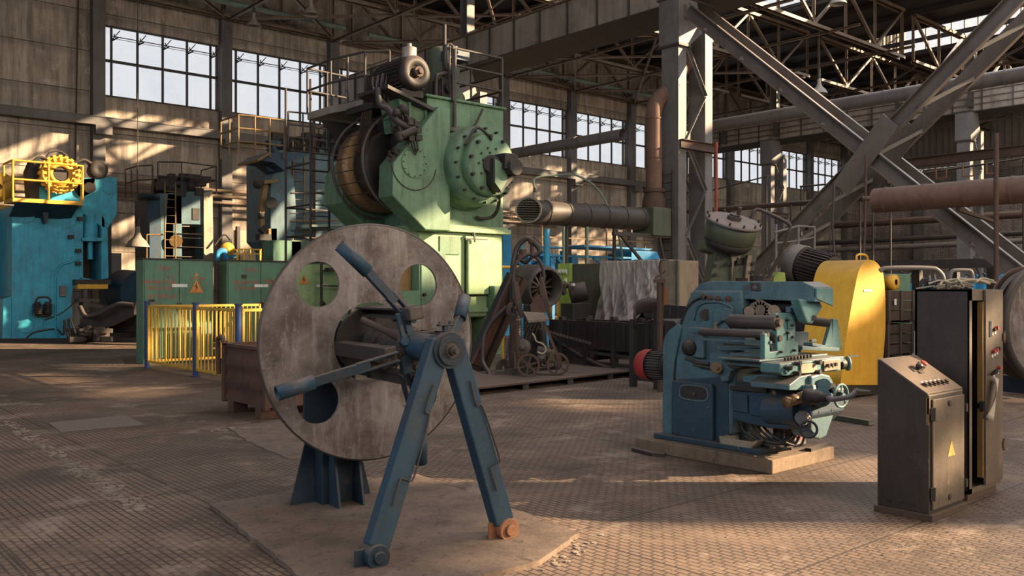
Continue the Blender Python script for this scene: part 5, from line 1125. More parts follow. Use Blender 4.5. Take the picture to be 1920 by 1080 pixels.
# open fan drum
fa = pD(985, 532, 19.3); fb = pD(1022, 540, 18.6); ax = (fb-fa).normalized()
t = thing('fan_drum', 'open mouthed round fan drum with inner blades above the wheeled cart', 'fan', fa)
part('shell', MB().lathe(fa, ax, [(.30,-.1),(.42,-.02),(.44,.12),(.40,.2),(.45,.3),(.46,.75),(.42,.85),(.38,.87),(.38,.2)], 40), M['duct'], t)
part('hub', MB().lathe(fa, ax, [(0,.72),(.07,.72),(.08,.3),(.38,.22)], 20), M['rust'], t)
bl = MB(); hu = ax.cross(Z_).normalized(); hv = ax.cross(hu)
for k in range(12): a = 2*math.pi*k/12; e = hu*math.cos(a)+hv*math.sin(a); bl.beam(fa+ax*.62+e*.06, fa+ax*.55+e*.37, .035, .06, ax)
part('blade', bl, M['iron'], t)
part('support', MB().beam(fa+ax*.3-Z_*.42, V((fa.x,fa.y,0))+ax*.3, .3, .25).beam(fa+ax*.6-Z_*.4, V((fa.x,fa.y,0))+ax*.9, .1, .1), M['dark'], t)
# ================================================================= TARP COVERED MACHINE AND GREEN PANEL
BX, BYN, BYF, BZ = 15.0, 11.87, 15.4, 2.29
t = thing('covered_machine', 'long machine cabinet covered by a crumpled grey plastic sheet, tan end face lit', 'machine', (BX,BYN,0))
part('end_cabinet', MB().box((BX,BYN,0), (BX+.72,BYN+.55,BZ)), M['box_tan'], t, .01)
part('body', MB().box((BX+.06,BYN+.55,0), (BX+1.1,BYF-.42,BZ-.06)), M['dark'], t, .01)
part('dark_door', MB().box((BX-.02,14.0,.9), (BX+.06,15.0,BZ-.02)), M['steel'], t, .01)
part('edge_frame', MB().box((BX-.03,BYN-.02,0), (BX+.03,BYN+.04,BZ)).box((BX-.05,BYN+.2,1.15), (BX+.0,BYN+.9,1.22)), M['green_olive'], t)
def tarp():
    random.seed(31); mb = MB(); nx, nz = 70, 34; q = []
    y0, y1 = BYN+.42, 14.05
    for j in range(nz+1):
        for i in range(nx+1):
            f = i/nx; g = j/nz; y = y0+(y1-y0)*f
            bot = 1.15 if f > .55 else .62 if f > .15 else .9
            bot = .75+.35*math.sin(f*5.2+.6)+.12*math.sin(f*17)
            z = BZ+.02-(BZ-bot)*g
            fold = .05*math.sin(f*38+2.2*math.sin(g*4))*(.25+g)+.035*math.sin(f*71+g*6+1)*(.2+g)+.03*math.sin(g*23+f*9)*g
            x = BX-.06-abs(fold)*1.2-.35*g*g*(.4+.6*math.sin(f*3.1))
            q.append((x, y+.03*math.sin(g*13+f*31), z))
    fs = [(j*(nx+1)+i, j*(nx+1)+i+1, (j+1)*(nx+1)+i+1, (j+1)*(nx+1)+i) for j in range(nz) for i in range(nx)]
    mb.add(q, fs, True); n0 = len(mb.v)
    top = []
    for i in range(nx+1):
        f = i/nx; y = y0+(y1-y0)*f
        for k in range(5): top.append((BX-.06+k*.18, y, BZ+.02+.02*math.sin(f*20+k*2)))
    mb.add(top, [(i*5+k, i*5+k+1, (i+1)*5+k+1, (i+1)*5+k) for i in range(nx) for k in range(4)], True); return mb
tp = solo('plastic_sheet', tarp(), M['tarp'], 'crumpled grey plastic sheet with a rust stain hanging over the machine cabinet', 'sheet', org=(BX,13,BZ))
sm = tp.modifiers.new('thick', 'SOLIDIFY'); sm.thickness = .006
t = thing('instrument_panel', 'lime green instrument panel with small white gauges and a black frame', 'panel', (BX-.1,15.0,0))
part('board', MB().box((BX-.1,15.0,.85), (BX,15.42,BZ)), M['lime'], t, .01); part('stand', MB().box((BX-.08,15.02,0), (BX-.02,15.4,.85)), M['lime'], t)
for y, z in ((15.34,2.09), (15.24,2.09), (15.13,2.09), (15.13,1.88)):
    g = part('gauge', MB().box((BX-.13,y-.035,z-.055), (BX-.1,y+.035,z+.055)), M['white'], t, .004)
    part('gauge_frame', MB().box((BX-.135,y-.02,z-.055), (BX-.132,y+.02,z-.02)), M['sign_black'], g)
part('name_plate', MB().box((BX-.108,15.29,1.93), (BX-.1,15.39,1.97)), M['white'], t)
part('name_plate', MB().box((BX-.108,15.3,1.58), (BX-.1,15.4,1.62)), M['white'], t)
c = pD(1080, 560, 20.2); t = thing('bench_motor', 'small dark bench motor unit with a white tag before the green instrument panel', 'motor', V((c.x,c.y,0)))
part('housing', MB().cyl(pD(1068,552,20.2), pD(1100,545,20.2), .22, n=18).box(c+V((-.3,-.2,-.6)), c+V((.3,.2,-.1))), M['dark'], t, .02)
part('terminal_box', MB().box(pD(1068,539,20.1), pD(1086,528,20.3)), M['steel'], t, .01)
part('tag', MB().box(pD(1070,536,20.0), pD(1078,531,19.99)), M['white'], t)
part('crank', MB().tube(smoothp([pD(1060,552,20.1), pD(1056,545,20.1), pD(1060,535,20.1), pD(1066,535,20.1)], 4), .06), M['dark'], t)
part('stand', MB().box(c+V((-.6,-.35,-.75)), c+V((.6,.4,-.6))).box(c+V((-.4,-.3,-1.45)), c+V((.4,.3,-.75))), M['dark'], t, .01)
c = pD(1238, 570, 14.5); t = thing('upright_bracket', 'rusty upright bracket and short channel standing beside the plastic sheet', 'bracket', V((c.x,c.y,0)))
part('post', MB().beam(V((c.x,c.y,0)), pD(1236,528,14.5), .07, .05).beam(V((c.x,c.y,0))+V((.1,.1,0)), pD(1243,524,14.6), .04, .04).beam(pD(1225,527,14.5), pD(1248,527,14.5), .05, .06).beam(pD(1228,522,14.5), pD(1248,508,14.5), .03, .03), M['rust'], t)
part('block', MB().box(pD(1240,572,14.6), pD(1252,540,14.7)), M['orange'], t, .005)
t = thing('curved_chute', 'curved brown guide chute beside the plastic sheet above the conveyor', 'chute', V((pD(1210,590,15).x,pD(1210,590,15).y,0)))
cpts = smoothp([pD(1190,600,15.2), pD(1188,585,15.3), pD(1200,573,15.3), pD(1225,570,15), pD(1245,572,14.7)], 5)
part('chute', MB().add([p for q in cpts for p in (q+Z_*.1, q-Z_*.14)], [(2*i, 2*i+1, 2*i+3, 2*i+2) for i in range(len(cpts)-1)], True), M['wood'], t).modifiers.new('s','SOLIDIFY').thickness = .03
part('stand', MB().beam(V((cpts[4].x,cpts[4].y,0)), cpts[4]-Z_*.1, .1, .1).beam(V((cpts[-4].x,cpts[-4].y,0)), cpts[-4]-Z_*.1, .1, .1), M['dark'], t)
# ================================================================= BLUE FRAME MACHINE BEHIND
QY = 27.5
def qb(px, py, Y=QY): return pY(px, py, Y)
t = thing('blue_frame_machine', 'bright blue steel frame machine with overhead beams behind the tarp covered cabinet', 'machine', V((qb(1100,600).x,QY,0)))
bz = lambda x0, y0, x1, y1, Y=QY, dp=.4: MB().box(qb(x0,y0,Y), V((qb(x1,y1,Y).x, Y+dp, qb(x1,y1,Y).z)))
part('top_beam', bz(1016,461,1182,471), M['sky_blue'], t, .02)
part('mid_beam', bz(1010,476,1186,486), M['sky_blue'], t, .02)
part('end_box', MB().prism([qb(1184,469), qb(1232,472), qb(1240,490), qb(1184,490)], Y_*1.0), M['sky_blue'], t, .02)
part('top_plate', MB().prism([qb(1058,461), qb(1186,468), qb(1180,471), qb(1058,464)], Y_*-1.2), M['sky_blue'], t)
part('lower_beam', bz(960,520,1000,533), M['sky_blue'], t, .02)
for x0, x1, y0 in ((1034,1042,476), (1060,1066,470), (1074,1086,478), (992,998,476), (1150,1156,476), (1020,1024,470)):
    p, q = qb(x0,y0), qb(x1,600); part('post', MB().box((p.x,QY+.05,0), (q.x,QY+.35,p.z)), M['sky_blue'], t, .01)
part('brace', MB().beam(qb(1044,484), qb(1060,500), .12, .12).beam(qb(1112,484), qb(1140,500), .1, .1), M['sky_blue'], t)
ms = MB(); random.seed(8)
for k in range(26): p = qb(965+random.random()*100, 488+random.random()*30, QY+.3+random.random()); ms.cb(p, .15+random.random()*.5, .2, .08+random.random()*.25)
part('mechanism', ms, M['sky_blue'], t)
t = thing('steel_screen', 'tall flat bright blue panel standing right beside the green press base', 'panel', V((pY(944,600,24).x,24,0)))
part('panel', MB().box(V((pY(943,600,24).x,24,0)), V((pY(959,600,24).x,24.3,pY(950,430,24).z))), M['sky_blue'], t, .02)
for px, yt, m, lb in ((1025,430,'sky_blue','thick light blue pole rising behind the wheeled cart'), (1057,425,'pipe_green','thin blue grey pole right of the thick blue pole'), (1101,425,'pipe_green','thin blue grey pole above the tarp covered cabinet'), (979,455,'sky_blue','thin light blue pole beside the hose mast')):
    p = pD(px, yt, 26); solo('pole', MB().cyl((p.x,p.y,0), p, .09 if px == 1025 else .04, n=10), M[m], lb, 'pole')
t = thing('yellow_railing', 'long thin yellow railing in front of the end wall behind the blue frame machine', 'railing', (32,33,0))
YR = 33
a = pY(1016, 444, YR); b = pY(1218, 456, YR)
for z in (a.z, a.z-.4): part('rail', MB().beam((a.x,YR,z), (b.x,YR,z), .05, .06), M['yellow_dull'], t)
k = 0; x = a.x
while x < b.x: part('post', MB().beam((x,YR,2.9), (x,YR,a.z+.9), .06, .06), M['yellow_dull'], t); x += 1.6
part('deck', MB().box((a.x,YR-.2,2.75), (b.x,YR+1,2.9)), M['steel'], t)
for x in (a.x+.5, (a.x+b.x)/2, b.x-.5): part('deck_post', MB().beam((x,YR+.4,0), (x,YR+.4,2.75), .2, .2), M['steel'], t)
t = thing('yellow_guard_rail', 'bent yellow tube guard rail around the fan drum', 'railing', V((pD(1050,560,20.5).x,pD(1050,560,20.5).y,0)))
g0 = lambda px, py: pD(px, py, 21)
part('tube', MB().tube([g0(942,501), g0(980,501), g0(985,505), g0(986,560)], .035).tube([g0(988,560), g0(988,506), g0(993,502), g0(1028,502), g0(1032,506), g0(1033,520)], .035).tube([g0(1032,560), g0(1033,508), g0(1038,505), g0(1040,510), g0(1047,555)], .03).tube([g0(942,529), g0(985,529)], .03), M['yellow'], t)
for px in (943, 986, 1033, 1047): p = g0(px, 540); part('post', MB().cyl((p.x,p.y,0), p, .03, n=6), M['yellow'], t)
t = thing('yellow_railing', 'low yellow railing behind the gap between the first two green cabinets', 'railing', (11,26,0))
g1 = lambda px, py: pD(px, py, 27)
part('rail', MB().beam(g1(437,468), g1(490,468), .05, .05).beam(g1(437,476), g1(490,476), .04, .04), M['yellow'], t)
for px in (445, 457, 470, 488): p = g1(px, 468); part('post', MB().beam((p.x,p.y,0), p, .05, .05), M['yellow'], t)
# grey wall boxes and shelf brackets by the left wall
t = thing('wall_partition', 'pale grey sheet partition standing by the end wall between two presses', 'panel', (17,40,0))
part('panel', MB().box(V((pY(440,600,40).x,40,0)), V((pY(495,600,40).x,40.1,pY(450,432,40).z))), M['cream'], t); part('post', MB().box(V((pY(443,600,39.9).x,39.8,0)), V((pY(445,600,39.9).x+.1,40,pY(450,425,40).z))), M['steel'], t)
t = thing('grey_cabinet', 'dull grey cabinet between the left blue press and the first green cabinet', 'cabinet', V((pY(200,600,33.8).x,33.8,0)))
part('body', MB().box(V((pY(186,600,33.8).x,33.8,0)), V((pY(228,600,33.8).x,34.5,pY(200,474,33.8).z))), M['column'], t, .02)
part('red_plate', MB().box(pY(206,532,33.77), pY(214,528,33.79)), M['red'], t)
t = thing('scrap_chute', 'dark oily scrap chute sloping beside the left blue press', 'chute', V((pD(200,610,27.5).x,pD(200,610,27.5).y,0)))
hh = lambda px, py, d=27.5: pD(px, py, d)
part('chute', MB().prism([hh(150,600), hh(160,588), hh(215,568), hh(252,566), hh(252,590), hh(205,612), hh(150,622)], FW*.8), M['dark'], t, .02)
part('hose', MB().tube(smoothp([hh(150,575,27.3), hh(160,592,27.2), hh(180,590,27.2), hh(205,578,27.2), hh(225,570,27.2), hh(250,572,27.2)], 5), .07).tube(smoothp([hh(120,600,27), hh(124,625,27), hh(132,630,27), hh(128,605,27), hh(132,598,27), hh(142,625,27)], 5), .04), M['rubber'], t)
rt = MB(); random.seed(17)
for k in range(40): p = hh(140+random.random()*60, 612+random.random()*26, 27+random.random()); rt.cb(V((p.x,p.y,max(.08,p.z))), .1+random.random()*.4, .2, .06+random.random()*.12)
part('scrap_rods', rt, M['iron'], t)
t = thing('stacked_scrap', 'pile of dark pipes and a round tank behind the scrap chute', 'scrap', V((pD(235,610,31).x,pD(235,610,31).y,0)))
part('tank', MB().cyl(pD(230,545,31.5), pD(262,548,31), .75, n=24), M['blue'], t)
rt = MB()
for k in range(9): rt.cyl(pD(205,598+k*3,28.5), pD(256,594+k*3.3,28), .05, n=6)
part('pipe_heap', rt, M['dark'], t)
part('base', MB().box(pD(225,575,31), V((pD(262,640,30).x,pD(262,640,30).y,0))), M['dark'], t)
solo('floor_rail', MB().beam(V((pZ(-40,642).x,pZ(-40,642).y,.06)), V((pZ(258,641).x,pZ(258,641).y,.06)), .25, .12), M['dark'], 'low dark kerb rail on the floor before the left blue press', 'kerb')
# ================================================================= BLUE DECOILER WITH STEEL DISC
BRZ = math.radians(-5); BW = FW*5.7+RT*-.45; ZA = 1.30
ex = V((math.cos(BRZ), math.sin(BRZ), 0)); ey = V((-ex.y, ex.x, 0))
def LW(x, y, z): return BW+ex*x+ey*y+Z_*z
def lp(px, py, yl):     # point seen at a pixel, on the local plane y = yl
    r = ray(px, py); t_ = (BW+ey*yl-CP).dot(ey)/r.dot(ey); return CP+r*t_
t = thing('decoiler', 'blue decoiler stand with a large perforated steel disc and four sleeved arms', 'machine', (BW.x,BW.y,0), BRZ)
DCN = lp(700, 641, 1.14)      # disc centre
cx = (DCN-BW).dot(ex); cz = DCN.z
ax0 = V((0,0,0))
def hp(px, py): q = lp(px, py, 1.14)-DCN; return (q.dot(ex), q.z)
h1 = hp(597, 533); h2 = hp(785, 535); h3 = hp(597, 752); 
hr = .165; ic = hp(700, 641)
h4 = (h2[0], h3[1]-.01)
dm = MB().holeplate(DCN, ex, Z_, ey, .022, .878, [(h1[0],h1[1],hr), (h2[0],h2[1],hr), (h3[0],h3[1],hr), (h4[0],h4[1],hr), (-.02,0,.30)])
disc = part('disc', dm, M['disc'], t)
part('disc_edge', MB().lathe(DCN, ey, [(.879,-.004),(.890,.0),(.890,.022),(.879,.026)], 96), M['iron'], disc)
AX = cx            # axis x offset at the disc; bearing at x ~ 0.05
bp = lp(840, 657, -.07); bx = (bp-BW).dot(ex); bz_ = bp.z
def AP(y, r=0, a=0):   # point around the axis
    f = (y+.07)/1.21; c = LW(bx+(cx-bx)*f, y, bz_+(cz-bz_)*f); return c+ex*r*math.cos(a)+Z_*r*math.sin(a)
part('shaft', MB().cyl(AP(-.12), AP(1.75), .055, n=20).cyl(AP(.42), AP(1.2), .075, n=24), M['steel'], t)
part('shaft_sleeve', MB().cyl(AP(.10), AP(.36), .095, n=28), M['blue'], t, label='dark blue shaft sleeve')
part('shaft_block', MB().obox(0) if False else MB().beam(AP(.0), AP(.12), .14, .15), M['steel'], t, .008)
for u_ in (.40, .92): part('slide_collar', MB().cyl(AP(u_), AP(u_+.08), .115, n=24), M['steel'], t)
ang_b = [math.radians(a) for a in (100, 190, 280, 10)]
for i, a in enumerate(ang_b):
    e = ex*math.cos(a)+Z_*math.sin(a); r = .235
    b = part('mandrel_beam', MB().chan(AP(.38)+e*r, AP(1.26)+e*r, .10, .075, .012, e), M['steel'], t)
    part('end_shoe', MB().beam(AP(.30)+e*r, AP(.42)+e*r, .11, .09, e), M['iron'], b, .01)
    k = part('link_bar', MB().beam(AP(.44)+e*.10, AP(.62)+e*(r-.04), .05, .028, e).beam(AP(.96)+e*.09, AP(1.12)+e*(r-.04), .05, .028, e), M['steel'], t)
    part('link_pin', MB().cyl(AP(.44)+e*.11-ey.cross(e)*.05, AP(.44)+e*.11+ey.cross(e)*.05, .022, n=10).cyl(AP(.62)+e*(r-.04)-ey.cross(e)*.05, AP(.62)+e*(r-.04)+ey.cross(e)*.05, .022, n=10), M['iron'], k)
    a2 = a+.6; e2 = ex*math.cos(a2)+Z_*math.sin(a2)
    part('strut', MB().cyl(AP(.5)+e2*.08, AP(.95)+e2*.24, .025, n=10).cyl(AP(.45)+e2*.07, AP(.6)+e2*.13, .038, n=10), M['rust'], t)
# sleeved arms
def arm(p0, p1, p2, rs, nm='arm', up=None):
    """bar from p0 to p1, round sleeve from p1 to p2"""
    d = (p2-p0).normalized(); sdv = d.cross(ey).normalized()
    a_ = part(nm, MB().beam(p0.lerp(p1,.35), p1+d*.05, .062, .045, ey).beam(p0+sdv*.028, p0.lerp(p1,.5)+sdv*.028, .014, .05, ey).beam(p0-sdv*.028, p0.lerp(p1,.5)-sdv*.028, .014, .05, ey), M['navy'], t, .004, label='dark blue arm bar')
    part('arm_sleeve', MB().lathe(p1, p2-p1, [(rs*.82,0),(rs,0),(rs,(p2-p1).length),(rs*.82,(p2-p1).length),(rs*.82,0)], 28), M['blue'], a_)
arm(lp(770,598,.42), lp(690,510,.56), lp(637,459,.60), .047)
arm(lp(748,668,.25), lp(588,716,.34), lp(519,738,.36), .047)
arm(lp(838,648,.66), lp(862,597,.86), lp(871,558,.95), .05)
arm(lp(758,700,.40), lp(788,810,.55), lp(789,868,.60), .047)
part('clevis', MB().beam(lp(756,580,.42), lp(772,640,.42), .05, .04, ey).beam(lp(745,588,.40), lp(760,648,.40), .03, .03, ey).cyl(lp(760,640,.34), lp(760,640,.5), .03, n=12).beam(lp(765,640,.38), lp(775,655,.38), .08, .08, ey)
     .beam(lp(763,700,.4), lp(757,668,.4), .07, .05, ey).cyl(lp(776,601,.32), lp(776,601,.5), .02, n=10), M['blue'], t, .004)
part('cross_link', MB().beam(lp(786,628,.5), lp(842,624,.7), .05, .03, ey).beam(lp(800,640,.4), lp(812,620,.75), .035, .04, ey).beam(lp(735,655,.5), lp(700,668,.7), .05, .03, ey).beam(lp(742,672,.3), lp(715,680,.4), .09, .05, ey), M['steel'], t, .004)
sp = MB()
for k in range(16): a = k*1.3; sp.sph(lp(764+k*1.2, 672+k*1.3, .6)+V((0,0,.012*math.sin(a))), .018, 6)
part('spring', sp, M['rust'], t)
# A-frame legs
F1 = lp(700, 1047, -.05); F2 = lp(944, 998, -.02)
f1 = LW((F1-BW).dot(ex), -.05, .09); f2 = LW((F2-BW).dot(ex), -.02, .09)
top = AP(-.03); tl = top-ex*.045+Z_*.06; tr_ = top+ex*.045+Z_*.06
for p, q, nm, lt in ((tl, f1, 'front_leg', 0), (tr_, f2, 'front_leg', 1)):
    d = (q-p).normalized()
    b = MB().beam(p, q-d*.05, .155, .10, ey).beam(p+d*.10-ey*.053, p+d*.95-ey*.053, .0, .0) if False else MB().beam(p, q-d*.05, .145, .10, ey)
    lg = part(nm, b, M['blue'], t, .012)
    s = d.cross(ey).normalized(); s = s if s.dot(ex) > 0 else -s
    a = p+d*.28-ey*.065; rod = smoothp([a+s*.02, a+d*.17+s*.015, a+d*.20+s*.055, a+d*.52+s*.075, a+d*.60+s*.07], 5)+[a+d*.60-s*.01, a+d*.60-s*.01+d*.17]
    part('bent_rod', MB().tube(rod, .006, 6), M['steel'], lg)
    col = M['orange'] if lt else M['navy']
    ft = part('foot', MB().cyl(q-ey*.075, q+ey*.07, .085, n=28).cyl(q-ey*.09, q-ey*.07, .045, n=6).box((0,0,0),(0,0,0)) if False else MB().cyl(q-ey*.075, q+ey*.07, .076, n=28).cyl(q-ey*.095, q-ey*.07, .038, n=18).beam(q-ex*.055-ey*.0-Z_*.07, q-ex*.055+Z_*.05, .016, .14, ex), col, lg, .006)
part('bearing_ring', MB().ring(AP(-.12), ey, .092, .058, .07, 40).ring(AP(-.10), ey, .115, .058, .05, 40), M['navy'], t)
part('shaft_nut', MB().cyl(AP(-.17), AP(-.05), .030, n=6).cyl(AP(-.20), AP(-.15), .016, n=12).ring(AP(-.13), ey, .045, .03, .04, 20), M['iron'], t)
g = AP(-.03)+Z_*.13; part('grease_cup', MB().beam(g-Z_*.05, g+Z_*.03, .03, .03).beam(g-ex*.055+Z_*.03, g+ex*.055+Z_*.03, .04, .012).cyl(g-ex*.04+Z_*.03, g-ex*.04+Z_*.055, .009, n=6).cyl(g+ex*.035+Z_*.03, g+ex*.035+Z_*.06, .01, n=6), M['navy'], t, .003)
# rear column with flared gussets
yc = 1.62; cxr = (lp(622, 900, yc)-BW).dot(ex)
part('rear_column', MB().prism([LW(cxr-.14,yc-.13,0.03), LW(cxr+.14,yc-.13,0.03), LW(cxr+.14,yc+.15,.03), LW(cxr-.14,yc+.15,.03)], Z_*1.42), M['navy'], t, .01)
part('bearing_block', MB().beam(AP(1.5), AP(1.8), .26, .26), M['navy'], t, .01)
for (dx, dy) in ((-1,0), (1,0), (.55,-1), (-.45,-1), (.4,1)):
    o = V((0,0,0)); n_ = ey if dy == 0 else ex
    if dy == 0: p = [LW(cxr+dx*.14,yc,.03), LW(cxr+dx*.34,yc,.03), LW(cxr+dx*.15,yc,.78)]
    else: p = [LW(cxr+dx*.2,yc+dy*.14,.03), LW(cxr+dx*.2,yc+dy*.33,.03), LW(cxr+dx*.2,yc+dy*.15,.78)]
    part('gusset', MB().prism(p, n_*.018), M['navy'], t)
part('back_brace', MB().beam(lp(622,735,1.5), lp(603,805,1.5), .05, .05, ey), M['iron'], t)
part('side_gear', MB().cyl(AP(1.18), AP(1.24), .26, n=32).cyl(AP(1.3), AP(1.42), .16, n=24), M['dark'], t)
part('hex_shield', MB().prism([lp(571,735,1.45), lp(600,723,1.45), lp(640,735,1.45), lp(640,800,1.45), lp(571,800,1.45)], ey*.03), M['navy'], t)
# ================================================================= DISTANT SECOND REEL AT THE RIGHT EDGE
RC = V((15.07, 4.90, 1.15))
t = thing('decoiler', 'second coil reel with thick dark rim, cut off at the right edge', 'machine', (RC.x,RC.y,0))
dd = part('disc', MB().holeplate(RC, X_, Z_, Y_, .03, .84, [(-.25,.33,.13),(.3,.3,.13),(-.3,-.35,.13),(.3,-.3,.13)]), M['disc'], t)
part('rim', MB().lathe(RC-Y_*.02, Y_, [(.83,-.03),(.90,-.03),(.92,.0),(.92,.07),(.90,.09),(.83,.09)], 64).lathe(RC, Y_, [(.80,.2),(.83,.26)], 64), M['dark'], t)
part('rear_flange', MB().ring(RC+Y_*.30, Y_, .88, .3, .03, 64), M['rust'], t)
part('hub', MB().cyl(RC-Y_*.4, RC+Y_*.8, .09, n=20), M['steel'], t)
xs = pY(1862, 600, 5.9).x-.28
part('stand_box', MB().box((xs,5.9,.25), (xs+.75,6.5,2829/1664/1664+pY(1880,556,5.9).z)), M['navy'], t, .02)
part('stand_foot', MB().box((xs,5.8,.16), (xs+.3,5.9,.55)), M['red'], t)
part('base_skid', MB().box((xs-.1,4.6,0), (xs+2.2,4.85,.24)).box((xs-.1,6.2,0), (xs+2.2,6.5,.24)).box((xs-.1,4.6,0), (xs+.15,6.5,.24)).box((xs-.1,4.6,.24), (xs+2.2,6.5,.27)), M['navy'], t, .01)
t.rotation_euler.z = math.radians(-17)
# ================================================================= RIGHT CONTROL CONSOLE AND CABINET
C0 = pZ(1742, 978); cX, cY = C0.x, C0.y; sx_, sy_ = .59, .39
t = thing('control_console', 'low dusty grey control console with sloping button top and a yellow triangle on its door', 'console', (cX,cY,0))
pts = [(cX,cY,.05), (cX,cY,.916), (cX,cY+.02,.925), (cX,cY+sy_,1.164), (cX,cY+sy_,.05)]
part('body', MB().prism(pts, X_*sx_), M['black_cab'], t, .006)
part('plinth', MB().box((cX-.015,cY-.03,0), (cX+sx_+.01,cY+sy_+.02,.05)), M['rust'], t, .004)
d = part('door', MB().box((cX+.03,cY-.018,.08), (cX+sx_-.02,cY-.003,.885)), M['cab_front'], t, .004)
tri(d, (cX+.33,.50), .13, cY-.022, False, 'sign_dull')
for z in (.20, .78):
    part('hinge', MB().box((cX+.005,cY-.03,z-.045), (cX+.035,cY-.01,z+.045)).cyl((cX+.02,cY-.034,z-.05), (cX+.02,cY-.034,z+.05), .009, n=8), M['steel'], t)
    part('side_latch', MB().box((cX+sx_-.012,cY-.03,z-.03), (cX+sx_+.015,cY-.01,z+.03)), M['steel'], t)
for z in (.84, .14): part('lock', MB().cyl((cX+.3,cY-.03,z), (cX+.3,cY-.016,z), .022, n=14), M['iron'], d)
part('edge_paint', MB().box((cX-.004,cY-.004,.78), (cX+.012,cY+.012,.905)).box((cX-.004,cY+.0,.70), (cX+.004,cY+.02,.90)), M['yellow_dull'], t)
for o_ in (.12, .20, .29): part('cable_hole', MB().cyl((cX-.004,cY+o_,.10), (cX+.01,cY+o_,.10), .014, n=12), M['sign_black'], t)
sl_ = V((0,sy_-.02,1.164-.925)).normalized(); sn = X_.cross(sl_).normalized(); sn = sn if sn.z > 0 else -sn
tp0 = V((cX,cY+.02,.925))
part('top_lid', MB().prism([tp0+sn*.001-X_*.008-sl_*.01, tp0-X_*.008+sl_*.42, tp0+X_*(sx_+.008)+sl_*.42, tp0+X_*(sx_+.008)-sl_*.01], sn*.012), M['cab_front'], t, .003)
for k in range(6):
    c = tp0+X_*(.10+.072*k)+sl_*(.075)+sn*.013; bt_ = part('push_button', MB().cyl(c, c+sn*.022, .017, n=14).cyl(c, c+sn*.008, .024, n=14), M['plastic'], t)
for k in range(5): c = tp0+X_*(.13+.072*k)+sl_*(.115)+sn*.013; part('button_label', MB().beam(c-X_*.012, c+X_*.012, .012, .002, sn), M['white'], t)
c = tp0+X_*.30+sl_*.25+sn*.013; part('joystick', MB().beam(c-sl_*.05, c+sl_*.05, .07, .015, sn).beam(c-X_*.08, c+X_*.05, .04, .012, sn).sph(c+sn*.035, .035, 12, (1,.8,.8)), M['plastic'], t, .003)
c2 = tp0+X_*.42+sl_*.27+sn*.013; part('indicator_lamp', MB().cyl(c2, c2+sn*.018, .022, n=16).cyl(c2-X_*.06-sl_*.02, c2-X_*.06-sl_*.02+sn*.012, .018, n=16), M['iron'], t)
c3 = tp0+X_*.50+sl_*.30+sn*.013; part('stop_button', MB().cyl(c3, c3+sn*.02, .02, n=14).lathe(c3+sn*.012, sn, [(.0,.0),(.030,0),(.031,.006),(.028,.010),(0,.011)], 20), M['red'], t, label='round red stop button')
K0 = V((7.37, 2.93, 0)); kx, ky, kw, kd, kh = 7.37, 2.93, .616, .43, 1.69
t = thing('control_cabinet', 'tall narrow dark control cabinet with its door ajar and a torn paper hanging from it', 'cabinet', K0)
part('shell', MB().box((kx,ky,.06), (kx+.018,ky+kd,kh)).box((kx+kw-.018,ky,.06), (kx+kw,ky+kd,kh)).box((kx,ky+kd-.018,.06), (kx+kw,ky+kd,kh)).box((kx,ky,kh-.018), (kx+kw,ky+kd,kh)).box((kx,ky,.06), (kx+kw,ky+kd,.08)), M['black_cab'], t)
part('front_frame', MB().box((kx,ky-.004,.06), (kx+.045,ky+.012,kh)).box((kx,ky-.004,kh-.09), (kx+.30,ky+.012,kh-.0)).box((kx,ky-.004,.06), (kx+kw,ky+.012,.1)), M['cab_front'], t)
part('yellow_edge', MB().box((kx+.235,ky-.012,.16), (kx+.262,ky+.03,.72)).box((kx+.235,ky-.012,.76), (kx+.262,ky+.03,kh-.1)).box((kx+.045,ky,.1), (kx+.055,ky+.02,kh-.1)), M['yellow_dull'], t)
part('inner_board', MB().box((kx+.06,ky+.2,.15), (kx+.26,ky+.22,kh-.15)), M['rust'], t)
part('latch', MB().box((kx+.225,ky-.02,.70), (kx+.275,ky+.01,.78)), M['sign_black'], t)
d = part('door', MB().box((kx+.26,ky-.028,.10), (kx+kw,ky-.006,kh-.005)), M['cab_front'], t, .004)
tri(d, (kx+.395,.72), .085, ky-.034, False, 'sign_dull')
for i, (x, z, m_) in enumerate(((.39,1.36,'plastic'), (.45,1.37,'red'), (.39,1.18,'red'), (.44,1.19,'red'), (.49,1.20,'plastic'), (.42,1.01,'plastic'), (.50,1.04,'red'))):
    q = part('push_button', MB().cyl((kx+x,ky-.055,z), (kx+x,ky-.028,z), .016, n=14), M[m_], d); part('button_label', MB().box((kx+x-.014,ky-.031,z-.05), (kx+x+.014,ky-.028,z-.026)), M['white'], d)
part('selector', MB().box((kx+.32,ky-.034,1.30), (kx+.365,ky-.028,1.43)), M['sign_black'], d); part('meter', MB().box((kx+.345,ky-.038,1.31), (kx+.375,ky-.03,1.43)), M['pipe'], d)
part('handle', MB().tube(smoothp([(kx+.33,ky-.04,.99), (kx+.34,ky-.08,1.02), (kx+.40,ky-.08,1.025), (kx+.41,ky-.04,1.02)], 4), .01, 6), M['sign_black'], d)
for z in (1.24, .34): part('hinge', MB().cyl((kx+kw+.01,ky-.03,z), (kx+kw+.01,ky-.03,z+.1), .013, n=8).box((kx+kw-.02,ky-.04,z+.02), (kx+kw+.03,ky-.02,z+.08)), M['rust'], t)
part('base', MB().box((kx+.02,ky+.02,0), (kx+kw-.02,ky+kd-.02,.06)), M['rust'], t)
